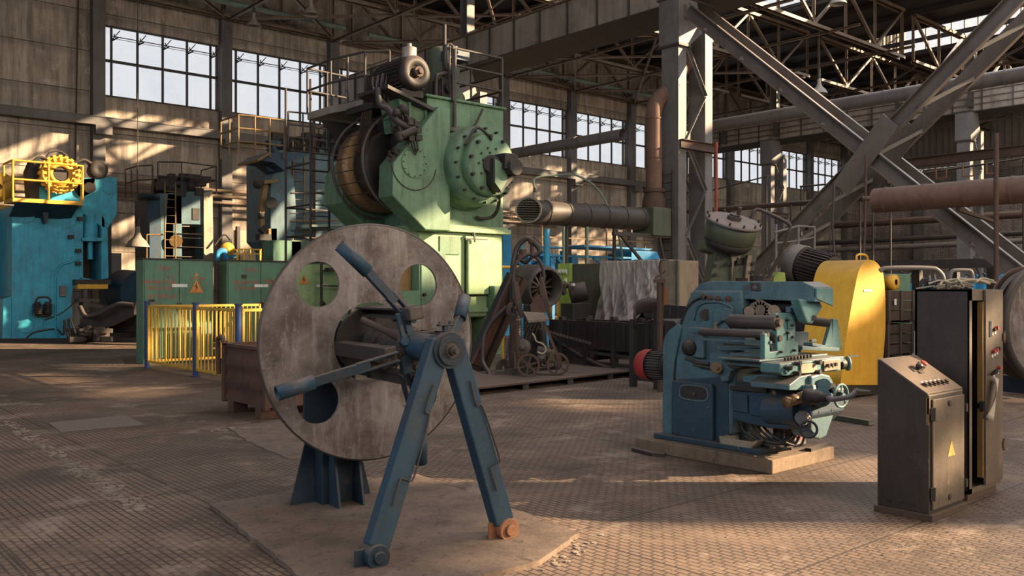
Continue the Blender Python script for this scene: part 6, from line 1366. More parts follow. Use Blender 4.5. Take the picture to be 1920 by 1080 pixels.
part('lifting_eye', MB().tube(smoothp([(kx+.05,ky+.2,kh), (kx+.05,ky+.2,kh+.05), (kx+.05,ky+.26,kh+.06), (kx+.05,ky+.28,kh+.05), (kx+.05,ky+.28,kh)], 4), .008, 6), M['steel'], t)
pm = MB(); pg = []
for j in range(9):
    for i in range(5):
        f = j/8; g_ = i/4; pg.append((kx+.345-.12*f+.10*g_-.03*f*g_, ky-.05-.03*math.sin(f*3)-.02*math.sin(g_*3+f*4), .98-.30*f-.04*g_+.02*math.sin(f*5)))
pm.add(pg, [(j*5+i, j*5+i+1, j*5+i+6, j*5+i+5) for j in range(8) for i in range(4)], True)
o = solo('torn_paper', pm, M['paper'], 'torn grey paper sheet hanging on the door of the tall dark cabinet', 'paper', org=(kx+.3,ky-.05,.9)); o.modifiers.new('s','SOLIDIFY').thickness = .002
def heap(c, rx, ry, n, m, name, label, r=.012, seed=2, cat='cable', h=.05):
    random.seed(seed); mb = MB()
    for k in range(n):
        a = random.random()*6.28; L = random.uniform(.06,.2); p = V(c)+V((random.gauss(0,rx),random.gauss(0,ry),random.random()*h)); d = V((math.cos(a),math.sin(a),0))
        mb.tube(smoothp([p-d*L, p+V((0,0,.02)), p+d*L+V((-d.y,d.x,0))*L*.5+V((0,0,-.01))], 4), r*random.uniform(.6,1.3), 6)
    return solo(name, mb, M[m], label, cat, org=c)
heap((kx+.30,ky+.22,kh+.012), .10, .07, 26, 'cream', 'cable_scrap', 'tangle of dusty cable scraps lying on top of the tall dark cabinet', h=.06, r=.009)
# ================================================================= YELLOW BELT GUARD
YX0, YY0 = 12.67, 6.8
t = thing('belt_guard', 'large rounded bright yellow sheet metal belt guard standing behind the milling machine', 'guard', (YX0,YY0,0))
fr = [pY(*q, YY0) for q in ((1576,722),(1583,660),(1592,600),(1602,545),(1608,515),(1614,500),(1622,490),(1631,487),(1642,491),(1651,502),(1657,520),(1660,560),(1660,620),(1656,670),(1650,722))]
fr = smoothp(fr, 3)
part('casing', MB().prism(fr, Y_*.72, True), M['guard_yellow'], t)
for p_ in (0,): pass
lb = [pY(*q, YY0) for q in ((1576,722),(1650,722),(1649,745),(1574,745))]
part('dirty_skirt', MB().prism([V((p.x,YY0+.03,max(.01,p.z))) for p in lb], Y_*.46), M['dark'], t)
q = pX(1545, 700, YX0); part('side_casing', MB().prism([pX(1590,610,YX0+.1), pX(1560,640,YX0+.1), pX(1522,660,YX0+.1), pX(1516,742,YX0+.1), pX(1588,745,YX0+.1)], X_*.2), M['yellow'], t, .02)
part('lift_handle', MB().tube(smoothp([pY(1606,489,YY0+.3), pY(1606,480,YY0+.3), pY(1612,477,YY0+.3), pY(1624,479,YY0+.3), pY(1627,490,YY0+.3)], 4), .018, 8), M['yellow'], t)
part('label_tag', MB().box(pY(1620,547,YY0-.012), pY(1633,543,YY0-.004)), M['white'], t)
# motor behind guard
t = thing('large_motor', 'large dark finned electric motor lying behind the yellow belt guard', 'motor', V((13.2,8.2,0)))
a = pD(1487, 491, 15.3); b = pD(1560, 511, 14.7); axm = (b-a).normalized(); L = (b-a).length
part('housing', MB().lathe(a, axm, [(0,0),(.2,0),(.30,.06),(.31,.2),(.27,.22),(.27,L),(0,L)], 36), M['dark'], t)
part('end_cowl', MB().lathe(a-axm*.03, axm, [(.1,0),(.30,.0),(.32,.05),(.325,.24),(.31,.25)], 36), M['column'], t)
fi = MB(); hu = axm.cross(Z_).normalized(); hv = axm.cross(hu)
for k in range(32): an = 2*math.pi*k/32; e = hu*math.cos(an)+hv*math.sin(an); fi.beam(a+axm*.26+e*.285, b+e*.285, .015, .05, e)
part('cooling_fin', fi, M['steel'], t)
part('pedestal', MB().box((a.x-.1,a.y-1.0,0), (a.x+.9,a.y+.2,a.z-.25)), M['dark'], t, .02)
# ================================================================= ROUND CAPPED MACHINE
t = thing('friction_press', 'tilted olive green machine head with a round bolted cap behind the milling machine', 'machine', V((pD(1365,600,14).x,pD(1365,600,14).y,0)))
ca = pD(1366, 450, 14); axc = (UP*.93+RT*.16-FW*.36).normalized()
part('cap_drum', MB().lathe(ca, axc, [(.30,-.05),(.36,0),(.39,.02),(.41,.28),(.38,.30)], 48), M['green_olive'], t)
part('cap_lid', MB().lathe(ca+axc*.29, axc, [(.38,0),(.445,0),(.445,.035),(.40,.045),(.14,.05),(0,.05)], 48), M['pipe'], t)
boltsP(t, 'steel', ca+axc*.33, axc, .415, 12, .018, .05)
part('lid_knob', MB().cyl(ca+axc*.33, ca+axc*.40, .11, n=20).cyl(ca+axc*.4, ca+axc*.43, .08, n=20).cyl(ca+axc*.42+RT*.05, ca+axc*.54+RT*.05, .03, n=10), M['iron'], t)
part('ring_seal', MB().lathe(ca-axc*.02, axc, [(.2,-.12),(.33,-.10),(.38,-.02),(.36,.02)], 40), M['dark'], t)
c14 = lambda px, py, d=14: pD(px, py, d)
part('head_block', MB().prism([c14(1322,448), c14(1345,452), c14(1358,462), c14(1422,468), c14(1410,530), c14(1330,530), c14(1340,475), c14(1320,468)], FW*.5), M['green_olive'], t, .02)
part('web_plate', MB().prism([c14(1372,478,13.9), c14(1380,470,13.9), c14(1392,470,13.9), c14(1388,485,13.9), c14(1377,490,13.9), c14(1372,530,13.9)], FW*.1).prism([c14(1402,478,13.9), c14(1410,478,13.9), c14(1405,530,13.9), c14(1396,530,13.9)], FW*.1), M['box_tan'], t, .01)
part('opening', MB().box(c14(1381,483,13.9), c14(1396,496,14.0)), M['dark'], t)
part('column', MB().box(V((c14(1335,600).x,c14(1335,600).y,0)), c14(1405,528,14.6)), M['green_olive'], t, .02)
bt = MB()
for p_ in ((1347,484),(1340,498),(1366,494),(1412,494),(1410,510),(1342,515)): bt.cyl(c14(*p_,13.85), c14(*p_,14.1), .03, n=8)
part('bolt', bt, M['dark'], t)
part('bent_pipe', MB().tube(smoothp([c14(1410,410,13.8), c14(1413,398,13.8), c14(1422,393,13.8), c14(1445,402,13.7), c14(1475,417,13.6), c14(1482,426,13.6), c14(1478,438,13.6), c14(1462,480,13.7), c14(1440,522,13.8)], 5), .028, 8), M['steel'], t)
part('lime_cover', MB().prism([c14(1447,524), c14(1460,510), c14(1472,511), c14(1474,530), c14(1447,532)], FW*.3), M['lime'], t, .01)
part('debris_top', MB().cb(c14(1425,522), .3, .3, .08).cb(c14(1395,525), .2, .2, .06).tube(smoothp([c14(1384,510,13.8), c14(1390,500,13.8), c14(1388,520,13.8)], 4), .01, 5), M['steel'], t)
t = thing('maintenance_stair', 'thin grey steel railing and stair between the round capped machine and the motor', 'railing', V((pD(1500,600,17).x,pD(1500,600,17).y,0)))
s_ = lambda px, py: pD(px, py, 17)
part('rail', MB().tube([s_(1452,436), s_(1498,424), s_(1527,426), s_(1527,468)], .025).tube([s_(1455,456), s_(1496,452), s_(1527,445)], .02).tube([s_(1455,420), s_(1455,600)], .025).tube([s_(1497,424), s_(1496,600)], .025), M['column'], t)
part('upright', MB().cyl(s_(1527,468), V((s_(1527,468).x,s_(1527,468).y,0)), .03, n=6).cyl(s_(1455,600), V((s_(1455,600).x,s_(1455,600).y,0)), .03, n=6), M['steel'], t)
for x0_, x1_, y0_, y1_ in ((1563,1567,300,500), (1617,1622,310,490)):
    pass
solo('hanging_cable', MB().tube([pD(1564,345,20), pD(1561,420,20), pD(1566,505,20)], .03, 6).tube([pD(1560,350,20), pD(1557,420,20), pD(1558,505,20)], .015, 6).cyl(pD(1566,505,20), V((pD(1566,505,20).x,pD(1566,505,20).y,0)), .02, n=6), M['steel'], 'pair of thin cables hanging straight down left of the open duct end', 'cable')
solo('hanging_pole', MB().tube([pD(1624,290,19.5), pD(1622,420,19.5), pD(1619,495,19.5)], .03, 6).cyl(pD(1619,495,19.5), V((pD(1619,495,19.5).x,pD(1619,495,19.5).y,0)), .025, n=6).cyl(pD(1616,372,19.5), pD(1630,372,19.5), .05, n=8), M['rust'], 'thin rusty upright pole just left of the open duct end', 'pole')
solo('duct_support_pole', MB().cyl(V((pD(1868,560,18).x,pD(1868,560,18).y,0)), pD(1868,250,18), .05, n=8), M['rust'], 'dark rusty vertical pole right of the far lattice column', 'pole')
# ================================================================= STACKED CRATES AND ITEMS BY THE RIGHT
cr = pD(1660, 560, 13.0); x0_ = pX(1662, 600, 12.2)
CXX = 12.35; yA = pX(1710, 600, CXX).y
CX_ = 12.9; yF = 6.1
def wcrate(z, label, dx=0, yl=0):
    x, y = 14.1+dx, 6.9+yl; w_, d_, h_ = .9, .7, .55
    t = thing('wooden_crate', label, 'crate', (x,y,z), 0, 'dark crates stacked beside the yellow guard')
    b = MB()
    for k in range(3):
        z0 = z+.06+k*.165
        b.box((x,y,z0), (x+w_,y+.02,z0+.15)).box((x,y+d_-.02,z0), (x+w_,y+d_,z0+.15)).box((x,y,z0), (x+.02,y+d_,z0+.15)).box((x+w_-.02,y,z0), (x+w_,y+d_,z0+.15))
    b.box((x,y,z+.05), (x+w_,y+d_,z+.07)); part('boards', b, M['wood'], t, .004)
    for px_ in (x-.02, x+w_*.5-.03, x+w_-.05): part('batten', MB().box((px_,y-.025,z+.04), (px_+.07,y,z+h_)), M['steel'], t, .004)
    for py_ in (y, y+d_-.07): part('batten', MB().box((x-.025,py_,z+.04), (x,py_+.07,z+h_)), M['steel'], t, .004)
    for fx2 in (x, x+w_-.1): part('foot', MB().box((fx2,y,z), (fx2+.1,y+d_,z+.05)), M['wood'], t)
    return t
for k, lb in enumerate(('dark wooden crate at the bottom of the stack right of the yellow guard', 'dark wooden crate in the middle of the stack right of the yellow guard', 'dark wooden crate on top of the stack, carrying a small yellow motor')):
    w = wcrate(k*.555, lb, dx=.0+.03*k)
    if k == 2: part('tag', MB().box((14.32,6.865,1.42), (14.39,6.872,1.52)), M['white'], w)
zt = 3*.555; mc = V((14.62, 7.1, zt+.13)); 
t = thing('small_motor', 'small electric motor with yellow end bell on top of the dark crates', 'motor', (14.62,7.1,zt-.005))
part('housing', MB().cyl(mc, mc+Y_*.45, .12, n=20).box((14.52,7.15,zt-.005), (14.72,7.5,zt+.06)), M['pipe'], t)
part('end_bell', MB().lathe(mc-Y_*.12, Y_, [(.05,0),(.13,0),(.135,.14),(0,.14)], 24), M['yellow'], t); part('terminal_box', MB().box((14.54,7.2,zt+.22), (14.66,7.35,zt+.3)), M['column'], t)
t = thing('grey_box', 'pale grey green steel box standing behind the small yellow motor', 'box', V((14.9,7.2,0)))
a = pD(1668, 560, 15.4); part('box', MB().box((a.x,a.y,0), V((a.x+.8,a.y+.5,pD(1668,513,15.4).z))), M['green_cab'], t, .01)
t = thing('handrail', 'bent brown tube handrail above the crates behind the tall cabinet', 'railing', V((pD(1765,560,13).x,pD(1765,560,13).y,0)))
h_ = lambda px, py: pD(px, py, 13)
part('tube', MB().tube(smoothp([h_(1650,508), h_(1660,503), h_(1700,502), h_(1745,503), h_(1758,507), h_(1768,520), h_(1770,545)], 5)+[V((h_(1770,545).x,h_(1770,545).y,0))], .035, 10), M['column'], t)
t = thing('handrail', 'short grey bent tube handrail just above the tall dark cabinet', 'railing', V((pD(1800,560,12.5).x,pD(1800,560,12.5).y,0)))
h_ = lambda px, py: pD(px, py, 12.5)
part('tube', MB().tube([V((h_(1780,530).x,h_(1780,530).y,0))]+smoothp([h_(1780,530), h_(1783,512), h_(1790,507), h_(1815,507), h_(1822,512), h_(1825,530)], 5), .028, 10), M['column'], t)
solo('floor_channel', MB().chan(pZ(1560,781,.035), pZ(1634,793,.035), .10, .06, .01), M['green_olive'], 'short green steel channel lying on the floor behind the milling machine', 'channel')
# distant blue junk before the brick wall
t = thing('distant_machines', 'row of small distant blue machines in front of the dark brick wall', 'machine', V((pD(1750,560,45).x,pD(1750,560,45).y,0)))
random.seed(44)
for k in range(26):
    px = 1660+k*10.5; p = pD(px, 520+random.random()*12, 44+random.random()*4)
    m_ = ('sky_blue','dark','sky_blue','pipe','navy')[k % 5]
    part('machine_body', MB().box(V((p.x-.3,p.y-.3,0)), V((p.x+.3+random.random()*.4,p.y+.3,p.z))).beam(p, p+V((random.uniform(-.5,.5),random.uniform(-.5,.5),.3)), .1, .1), M[m_], t, .02)
t = thing('conveyor_frame', 'low dark steel frame line beyond the crates along the brick wall', 'frame', V((pD(1700,560,36).x,pD(1700,560,36).y,0)))
part('beam', MB().beam(pD(1640,497,36), pD(1930,492,33), .3, .35), M['dark'], t)
for px in (1660, 1720, 1790, 1860): p = pD(px, 500, 35.5); part('post', MB().beam((p.x,p.y,0), p, .3, .3), M['dark'], t)
# ================================================================= MILLING MACHINE
SXY = pZ(1448, 890); s0 = V((SXY.x, SXY.y, 0))
solo('machine_slab', MB().box(s0, s0+V((1.10,1.645,.13))), M['concrete'], 'raised concrete slab carrying the blue milling machine', 'slab', bevel=.012, org=s0)
t = thing('milling_machine', 'old teal and blue milling machine with roller fixture, red motor cowl and cranks', 'machine', (s0.x+.3,s0.y+1.2,.13))
XS = 7.35
def m(px, py, X=XS): return pX(px, py, X)
def ms(*l, X=XS): return [pX(x, y, X) for x, y in l]
part('base_plate', MB().box((7.22,m(1440,840).y-.0,.13), (8.0,m(1240,800).y,.185)), M['mill_blue'], t, .01)
col = ms((1244,806),(1246,720),(1248,650),(1262,615),(1280,590),(1290,560),(1300,545),(1390,545),(1395,600),(1395,660),(1380,700),(1372,815))
part('column', MB().prism(col, X_*.5), M['teal'], t, .02)
part('lower_column', MB().prism(ms((1243,812),(1246,712),(1365,705),(1366,830),(1262,826), X=XS-.01), X_*.5), M['mill_blue'], t, .015)
part('rear_cover', MB().prism(smoothp(ms((1241,812),(1242,690),(1243,640),(1255,618),(1276,608),(1272,640),(1262,700),(1260,826), X=XS-.03), 3), X_*.4), M['teal'], t, .015)
part('arch_band', MB().tube(smoothp(ms((1261,826),(1263,720),(1270,640),(1282,590),(1300,565),(1325,556), X=XS-.01), 4), .012, 6), M['dark'], t)
d = part('access_door', MB().prism(ms((1268,712),(1336,719),(1341,724),(1341,826),(1336,829),(1268,814),(1264,808),(1264,716), X=XS-.02), X_*-.05), M['mill_blue'], t, .018)
part('door_recess', MB().prism(smoothp(ms((1276,726),(1284,722),(1316,725),(1326,732),(1327,745),(1318,752),(1284,748),(1274,740), X=XS-.071), 2), X_*-.006), M['dark'], d)
part('recess_frame', MB().tube(smoothp(ms((1276,726),(1284,722),(1316,725),(1326,732),(1327,745),(1318,752),(1284,748),(1274,740),(1276,726), X=XS-.073), 3), .010, 6), M['teal'], d)
part('latch', MB().cyl(m(1301,738,XS-.10), m(1301,738,XS-.07), .014, n=6).cyl(m(1327,764,XS-.09), m(1327,764,XS-.07), .010, n=10), M['iron'], d)
# overarm
YA0, YA1 = 4.30, m(1296,550,7.4).y
oa = [pX(1296,550,7.4), pX(1312,532,7.4), pX(1330,527,7.4), pX(1505,528,7.4), pX(1526,538,7.4), pX(1527,560,7.4), pX(1296,553,7.4)]
part('overarm', MB().prism(oa, X_*.31), M['teal'], t, .03)
part('overarm_rail', MB().prism([pX(1294,548,7.385), pX(1528,558,7.385), pX(1528,566,7.385), pX(1294,557,7.385)], X_*.33), M['teal'], t, .008)
bd = part('maker_badge', MB().prism(ms((1407,530),(1425,531),(1425,545),(1407,544), X=7.395), X_*-.006), M['steel'], t, .004)
part('badge_rim', MB().cyl(m(1400,539,7.4), m(1400,539,7.39), .022, n=18).tube(ms((1407,530),(1425,531),(1425,545),(1407,544),(1407,530), X=7.388), .004, 5), M['iron'], bd)
part('name_emblem', MB().prism(ms((1411,540),(1416,533),(1421,540),(1416,542), X=7.387), X_*-.004), M['pipe'], bd)
hb = [pY(1498,560,4.36), pY(1538,565,4.36), pY(1543,575,4.36), pY(1524,608,4.36), pY(1514,605,4.36), pY(1504,580,4.36)]
part('arbor_bracket', MB().prism(hb, Y_*.10), M['teal_light'], t, .015)
part('arbor_hole', MB().cyl(pY(1526,596,4.345), pY(1526,596,4.36), .025, n=14), M['iron'], t)
part('end_cap', MB().prism([pX(1526,540,7.4)+V((0,-.01,0)), pX(1526,540,7.4)+V((.29,-.01,0)), pX(1526,575,7.4)+V((.29,-.01,-.0)), pX(1526,560,7.4)+V((.0,-.01,0))], Y_*-.02), M['teal_light'], t, .005)
rt = MB(); random.seed(6)
for px, py in ((1319,556),(1330,558),(1346,560),(1365,560)): rt.cyl(m(px,py,7.33), m(px,py,7.36), .03, n=12).cyl(m(px,py,7.30), m(px,py,7.34), .014, n=8)
part('clamp_bolt', rt, M['rust'], t)
part('clamp_ridge', MB().tube(smoothp(ms((1300,600),(1305,580),(1318,568),(1345,566),(1365,572),(1375,580), X=7.34), 4), .014, 6), M['teal'], t)
part('round_cover', MB().cyl(m(1323,590,7.345), m(1323,590,7.33), .058, n=28), M['dark'], t)
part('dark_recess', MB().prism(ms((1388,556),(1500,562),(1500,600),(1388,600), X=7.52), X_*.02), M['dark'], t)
part('bracket_arm', MB().prism(ms((1338,582),(1356,582),(1358,578),(1372,580),(1372,600),(1352,602),(1340,612),(1336,612), X=7.30), X_*.1), M['teal'], t, .008)
# cutters lying under the overarm
gr = MB(); c = pX(1427,582,7.35)
gr.cyl(c-X_*.02, c+X_*.06, .055, n=20)
for k in range(14): a = 2*math.pi*k/14; e = Y_*math.cos(a)+Z_*math.sin(a); gr.beam(c+e*.05, c+e*.085, .05, .018, X_)
part('cutter', gr, M['box_tan'], t)
part('cutter_disc', MB().cyl(pX(1451,583,7.25), pX(1451,583,7.42), .055, n=24).cyl(pX(1405,584,7.3), pX(1405,584,7.36), .05, n=24), M['box_tan'], t)
part('chip_guard', MB().prism(ms((1392,588),(1410,568),(1424,562),(1450,576),(1462,586),(1440,586),(1424,572),(1412,578),(1398,590), X=7.42), X_*.03).beam(pX(1418,560,7.4), pX(1462,584,7.3), .03, .02), M['box_tan'], t)
part('arbor', MB().cyl(pX(1395,584,7.5), pX(1520,597,7.5), .04, n=16).cyl(pX(1480,597,7.65), pX(1556,606,7.85), .042, n=18), M['steel'], t)
# rollers with their frames
def roll(a, b, r, nm='roller', mt='iron'): part(nm, MB().cyl(a, b, r, n=24).cyl(a-(b-a).normalized()*.04, b+(b-a).normalized()*.04, r*.55, n=14), M[mt], t)
roll(pX(1370,602,7.10), pX(1458,605,7.10), .066); roll(pX(1318,622,6.98), pX(1434,627,6.98), .036); roll(pX(1425,632,7.15), pX(1457,634,7.15), .05, mt='steel')
part('roller_rail', MB().beam(pX(1316,636,7.0), pX(1446,642,7.0), .03, .022).beam(pX(1300,615,7.2), pX(1330,616,7.2), .25, .012).beam(pX(1318,630,7.05), pX(1318,670,7.05), .012, .012).beam(pX(1360,645,7.12), pX(1425,650,7.12), .05, .02), M['teal'], t)
part('cross_rail', MB().beam(pX(1350,652,7.2), pX(1440,655,7.2), .12, .03).beam(pX(1380,665,7.25), pX(1450,668,7.25), .2, .05), M['teal'], t, .004)
part('valve_nipple', MB().cyl(pX(1342,622,7.1), pX(1342,612,7.1), .022, n=10).cyl(pX(1342,612,7.1), pX(1342,604,7.1), .012, n=8).cyl(pX(1368,622,7.1), pX(1368,613,7.1), .022, n=10).cyl(pX(1368,613,7.1), pX(1368,606,7.1), .012, n=8), M['box_tan'], t)
YR_ = 4.50
up = lambda *l: [pY(x, y, YR_) for x, y in l]
part('roller_frame', MB().prism(up((1455,590),(1459,586),(1480,587),(1492,590),(1492,640),(1497,642),(1497,665),(1434,675),(1434,626),(1443,624),(1444,660),(1458,658)), Y_*.05), M['teal_light'], t, .008)
fp = part('frame_plate', MB().prism([p-Y_*.012 for p in up((1475,594),(1487,594),(1488,615),(1476,617))], Y_*.01).prism([p-Y_*.012 for p in up((1475,620),(1487,618),(1487,636),(1476,638))], Y_*.01), M['teal_light'], t, .004)
bb = MB()
for p_ in ((1477,600),(1485,610),(1478,624),(1486,632),(1465,660),(1490,657),(1458,593)): q = pY(*p_, YR_-.02); bb.cyl(q-Y_*.015, q+Y_*.02, .012, n=8)
part('screw', bb, M['dark'], fp)
part('frame_top', MB().box(pY(1482,586,YR_), pY(1492,575,YR_+.05)).cyl(pY(1485,578,YR_-.02), pY(1485,573,YR_-.02), .015, n=8), M['teal'], t, .004)
part('tail_plate', MB().prism([pY(*q, 4.75) for q in ((1492,622),(1516,622),(1516,652),(1492,650))], Y_*.03), M['mill_blue'], t, .004)
part('end_bracket', MB().prism([pY(1562,598,4.62), pY(1571,598,4.62), pY(1579,655,4.62), pY(1560,656,4.62)], Y_*.05).prism([pY(1545,655,4.62), pY(1560,600,4.62), pY(1562,656,4.62)], Y_*.04), M['teal_light'], t, .006)
part('bracket_base', MB().beam(pY(1492,652,4.6), pY(1562,655,4.6), .14, .035).beam(pY(1515,645,4.66), pY(1540,650,4.66), .1, .03).box(pY(1522,642,4.6), pY(1526,636,4.63)), M['teal'], t, .004)
# table and control unit
T0, T1 = pY(1462, 690, 4.36), pY(1592, 690, 4.36)
part('table', MB().box((T0.x,4.36,.985), (T1.x-.1,4.98,1.04)).box((T0.x-.1,4.5,1.04), (T1.x-.15,4.95,1.06)), M['teal'], t, .006)
cu_ = part('feed_box', MB().prism([pY(1462,682,4.32), pY(1576,671,4.32), pY(1577,695,4.32), pY(1470,705,4.32), pY(1462,700,4.32)], Y_*.2), M['teal_light'], t, .01)
part('trip_plate', MB().prism([pY(1500,683,4.31), pY(1529,680,4.31), pY(1530,698,4.31), pY(1500,700,4.31)], Y_*-.012), M['cream'], cu_, .003)
part('trip_plate', MB().prism([pY(1543,677,4.31), pY(1574,673,4.31), pY(1574,692,4.31), pY(1544,696,4.31)], Y_*-.012), M['box_tan'], cu_, .003)
bb = MB()
for px, py in ((1552,685),(1559,684),(1566,683)): q = pY(px,py,4.29); part('knob', MB().cyl(q-Y_*.02, q+Y_*.01, .016, n=12), M['dark'], cu_)
for px, py in ((1497,700),(1498,682),(1536,680),(1535,698),(1480,690)): q = pY(px,py,4.27); part('trip_dog', MB().beam(q, q+V((.03,0,.01)), .03, .03).cyl(q-Y_*.02, q+Y_*.04, .02, n=10), M['dark'], cu_)
for k in range(9): q = pY(1472+k*6, 677-k*.8, 4.42); part('screw', MB().cyl(q, q+Z_*.03, .012, n=8), M['dark'], cu_)
part('ring_boss', MB().ring(pY(1478,692,4.30)-Y_*.0, Y_, .042, .028, .03, 24), M['teal_light'], cu_)
k1 = pY(1580, 682, 4.42); k2 = pY(1592, 682, 4.36)
part('bellows', MB().lathe(k1-X_*.08, X_, [(.0,0),(.05,0),(.055,.015),(.045,.03),(.055,.045),(.045,.06),(.055,.075),(.04,.09),(.04,.16),(0,.16)], 24), M['dark'], t)
part('table_handwheel', MB().lathe(k1+X_*.06-Y_*.0, (.75,-.65,0), [(.03,0),(.055,0),(.072,.01),(.072,.03),(.03,.035),(0,.035)], 28).beam(k1+V((.1,-.02,.07)), k1+V((.18,-.06,.07)), .02, .012), M['teal_light'], t)
# saddle
sd_ = [pX(1398,675,7.2), pX(1450,672,7.2), pX(1462,676,7.2), pX(1462,690,7.2), pX(1440,697,7.2), pX(1398,697,7.2)]
part('saddle', MB().prism([pX(1392,706,7.12), pX(1440,700,7.12), pX(1478,710,7.12), pX(1478,722,7.12), pX(1465,728,7.12), pX(1392,716,7.12)], X_*.55), M['teal'], t, .008)
part('saddle_top', MB().prism([pX(1400,700,7.2), pX(1485,712,7.2), pX(1500,700,7.2), pX(1440,690,7.2)], X_*.4), M['steel'], t, .004)
part('front_wedge', MB().prism([pY(1480,722,4.30), pY(1500,706,4.30), pY(1530,700,4.30), pY(1546,706,4.30), pY(1546,718,4.30), pY(1500,732,4.30), pY(1480,732,4.30)], Y_*.4), M['teal'], t, .008)
part('gearbox_cluster', MB().prism(ms((1330,662),(1345,658),(1392,664),(1394,690),(1370,696),(1365,715),(1352,716),(1345,695),(1330,692), X=7.26), X_*.12), M['teal'], t, .012)
part('bronze_knob', MB().cyl(pX(1344,690,7.26), pX(1344,690,7.22), .058, n=20).cyl(pX(1344,690,7.22), pX(1344,690,7.19), .05, n=20).cyl(pX(1344,690,7.19), pX(1344,690,7.16), .018, n=8), M['bronze'], t)
part('speed_box', MB().prism(ms((1287,628),(1290,625),(1316,629),(1316,672),(1290,668),(1287,665), X=7.27), X_*.09), M['teal'], t, .01)
part('speed_dial', MB().lathe(pX(1293,652,7.27), -X_, [(.0,.0),(.085,0),(.08,.03),(.045,.06),(.02,.075),(0,.08)], 28), M['dark'], t)
part('pipe_run', MB().tube(ms((1300,684),(1335,690), X=7.28), .012, 6).tube(ms((1366,684),(1380,690),(1430,684),(1460,680), X=7.2), .02, 8).tube(ms((1285,672),(1310,680),(1330,682), X=7.28), .016, 8), M['steel'], t)
part('feed_rail', MB().prism(ms((1375,682),(1450,676),(1452,684),(1375,692), X=7.22), X_*.05), M['teal'], t, .006)
part('lever', MB().cyl(pX(1440,712,7.14), pX(1452,735,7.05), .012, n=8).sph(pX(1452,737,7.05), .028, 12).cyl(pX(1440,712,7.18), pX(1440,712,7.10), .025, n=12), M['iron'], t)
# knee
kn = ms((1370,722),(1476,728),(1522,735),(1522,780),(1500,800),(1470,806),(1440,803),(1400,795),(1373,786), X=7.22)
part('knee', MB().prism(kn, X_*.58), M['mill_blue'], t, .02)
part('knee_panel', MB().prism(ms((1372,738),(1403,741),(1404,775),(1374,770), X=7.215), X_*-.02), M['mill_blue'], t, .008)
part('knee_panel', MB().prism(ms((1406,742),(1435,745),(1436,782),(1406,778), X=7.215), X_*-.02), M['blue'], t, .008)
part('knee_band', MB().prism(ms((1370,722),(1440,728),(1440,736),(1370,731), X=7.21), X_*-.02), M['dark'], t, .004)
part('motor_bulge', MB().cyl(pX(1440,768,7.25), pX(1500,772,7.25), .13, n=24), M['mill_blue'], t)
fpts = [pY(*q, 4.255) for q in ((1522,706),(1540,700),(1556,704),(1563,716),(1563,780),(1556,800),(1550,818),(1538,824),(1526,820),(1521,806))]
fp_ = part('front_plate', MB().prism(fpts, Y_*.22), M['teal'], t, .015)
part('crank_boss', MB().cyl(pY(1540,745,4.13)-V((0,0,0)), pY(1540,745,4.26), .085, n=24).cyl(pY(1545,722,4.2), pY(1545,722,4.26), .06, n=20), M['teal'], fp_)
bb = MB()
for p_ in ((1531,772),(1555,768),(1552,720)): q = pY(*p_, 4.24); bb.cyl(q-Y_*.03, q+Y_*.02, .012, n=8)
part('screw', bb, M['dark'], fp_)
part('chipped_spot', MB().prism([pY(*q, 4.247) for q in ((1527,776),(1531,770),(1534,774),(1533,780),(1529,781))], Y_*.004).prism([pY(*q, 4.247) for q in ((1552,765),(1557,762),(1559,770),(1554,774))], Y_*.004), M['sign_dull'], fp_)
part('lower_tail', MB().prism([pY(1503,760,4.4), pY(1524,760,4.4), pY(1524,806,4.4), pY(1510,800,4.4)], Y_*.2), M['mill_blue'], t, .01)
# cranks and handwheels
hub = pY(1534, 745, 4.05); 
part('crank_hub', MB().lathe(hub, -Y_, [(0,-.12),(.065,-.12),(.07,-.06),(.06,-.04),(.055,.02),(.04,.03),(.035,.08),(0,.08)], 24), M['dark'], t)
e1 = pY(1560, 749, 3.9); e2 = pY(1592, 744, 3.82); e3 = pY(1606, 733, 3.8); e4 = pY(1630, 735, 3.74)
part('crank', MB().tube(smoothp([hub-Y_*.06, hub-Y_*.1+V((.02,0,-.005)), e1, e2, e3], 5), .022, 12).cyl(e3-V((.02,0,0)), e4, .020, .016, n=14).sph(e3, .026, 10), M['column'], t)
def wheel(c, ax, R, r, mname, nsp=3, nm='handwheel'):
    c = V(c); ax = V(ax).normalized(); u = ax.cross(Z_).normalized(); w_ = ax.cross(u)
    mb = MB().tube(arc(c, u, w_, R, 0, 2*math.pi, 32), r, 8, False).cyl(c-ax*.02, c+ax*.03, R*.25, n=14)
    for k in range(nsp): a = 2*math.pi*k/nsp+.4; e = u*math.cos(a)+w_*math.sin(a); mb.beam(c, c+e*R, r*1.3, r, ax)
    return part(nm, mb, M[mname], t)
wheel(pY(1577, 742, 4.0), (-.1,-1,0), .10, .011, 'teal_light'); part('wheel_hub', MB().cyl(pY(1562,728,4.2), pY(1574,742,4.0), .035, n=14).cyl(pY(1545,725,4.26), pY(1562,728,4.15), .045, n=14), M['dark'], t)
wheel(pY(1516, 805, 4.12), (-1,-.6,.1), .07, .011, 'navy')
part('bronze_grip', MB().lathe(pX(1520,739,7.2), (pX(1470,756,6.95)-pX(1520,739,7.2)), [(0,0),(.045,0),(.05,.01),(.05,.12),(.043,.13),(.043,.15),(.05,.16),(.05,.20),(.043,.21),(.043,.23),(.052,.24),(.052,.27),(.03,.28),(0,.28)], 24), M['bronze'], t)
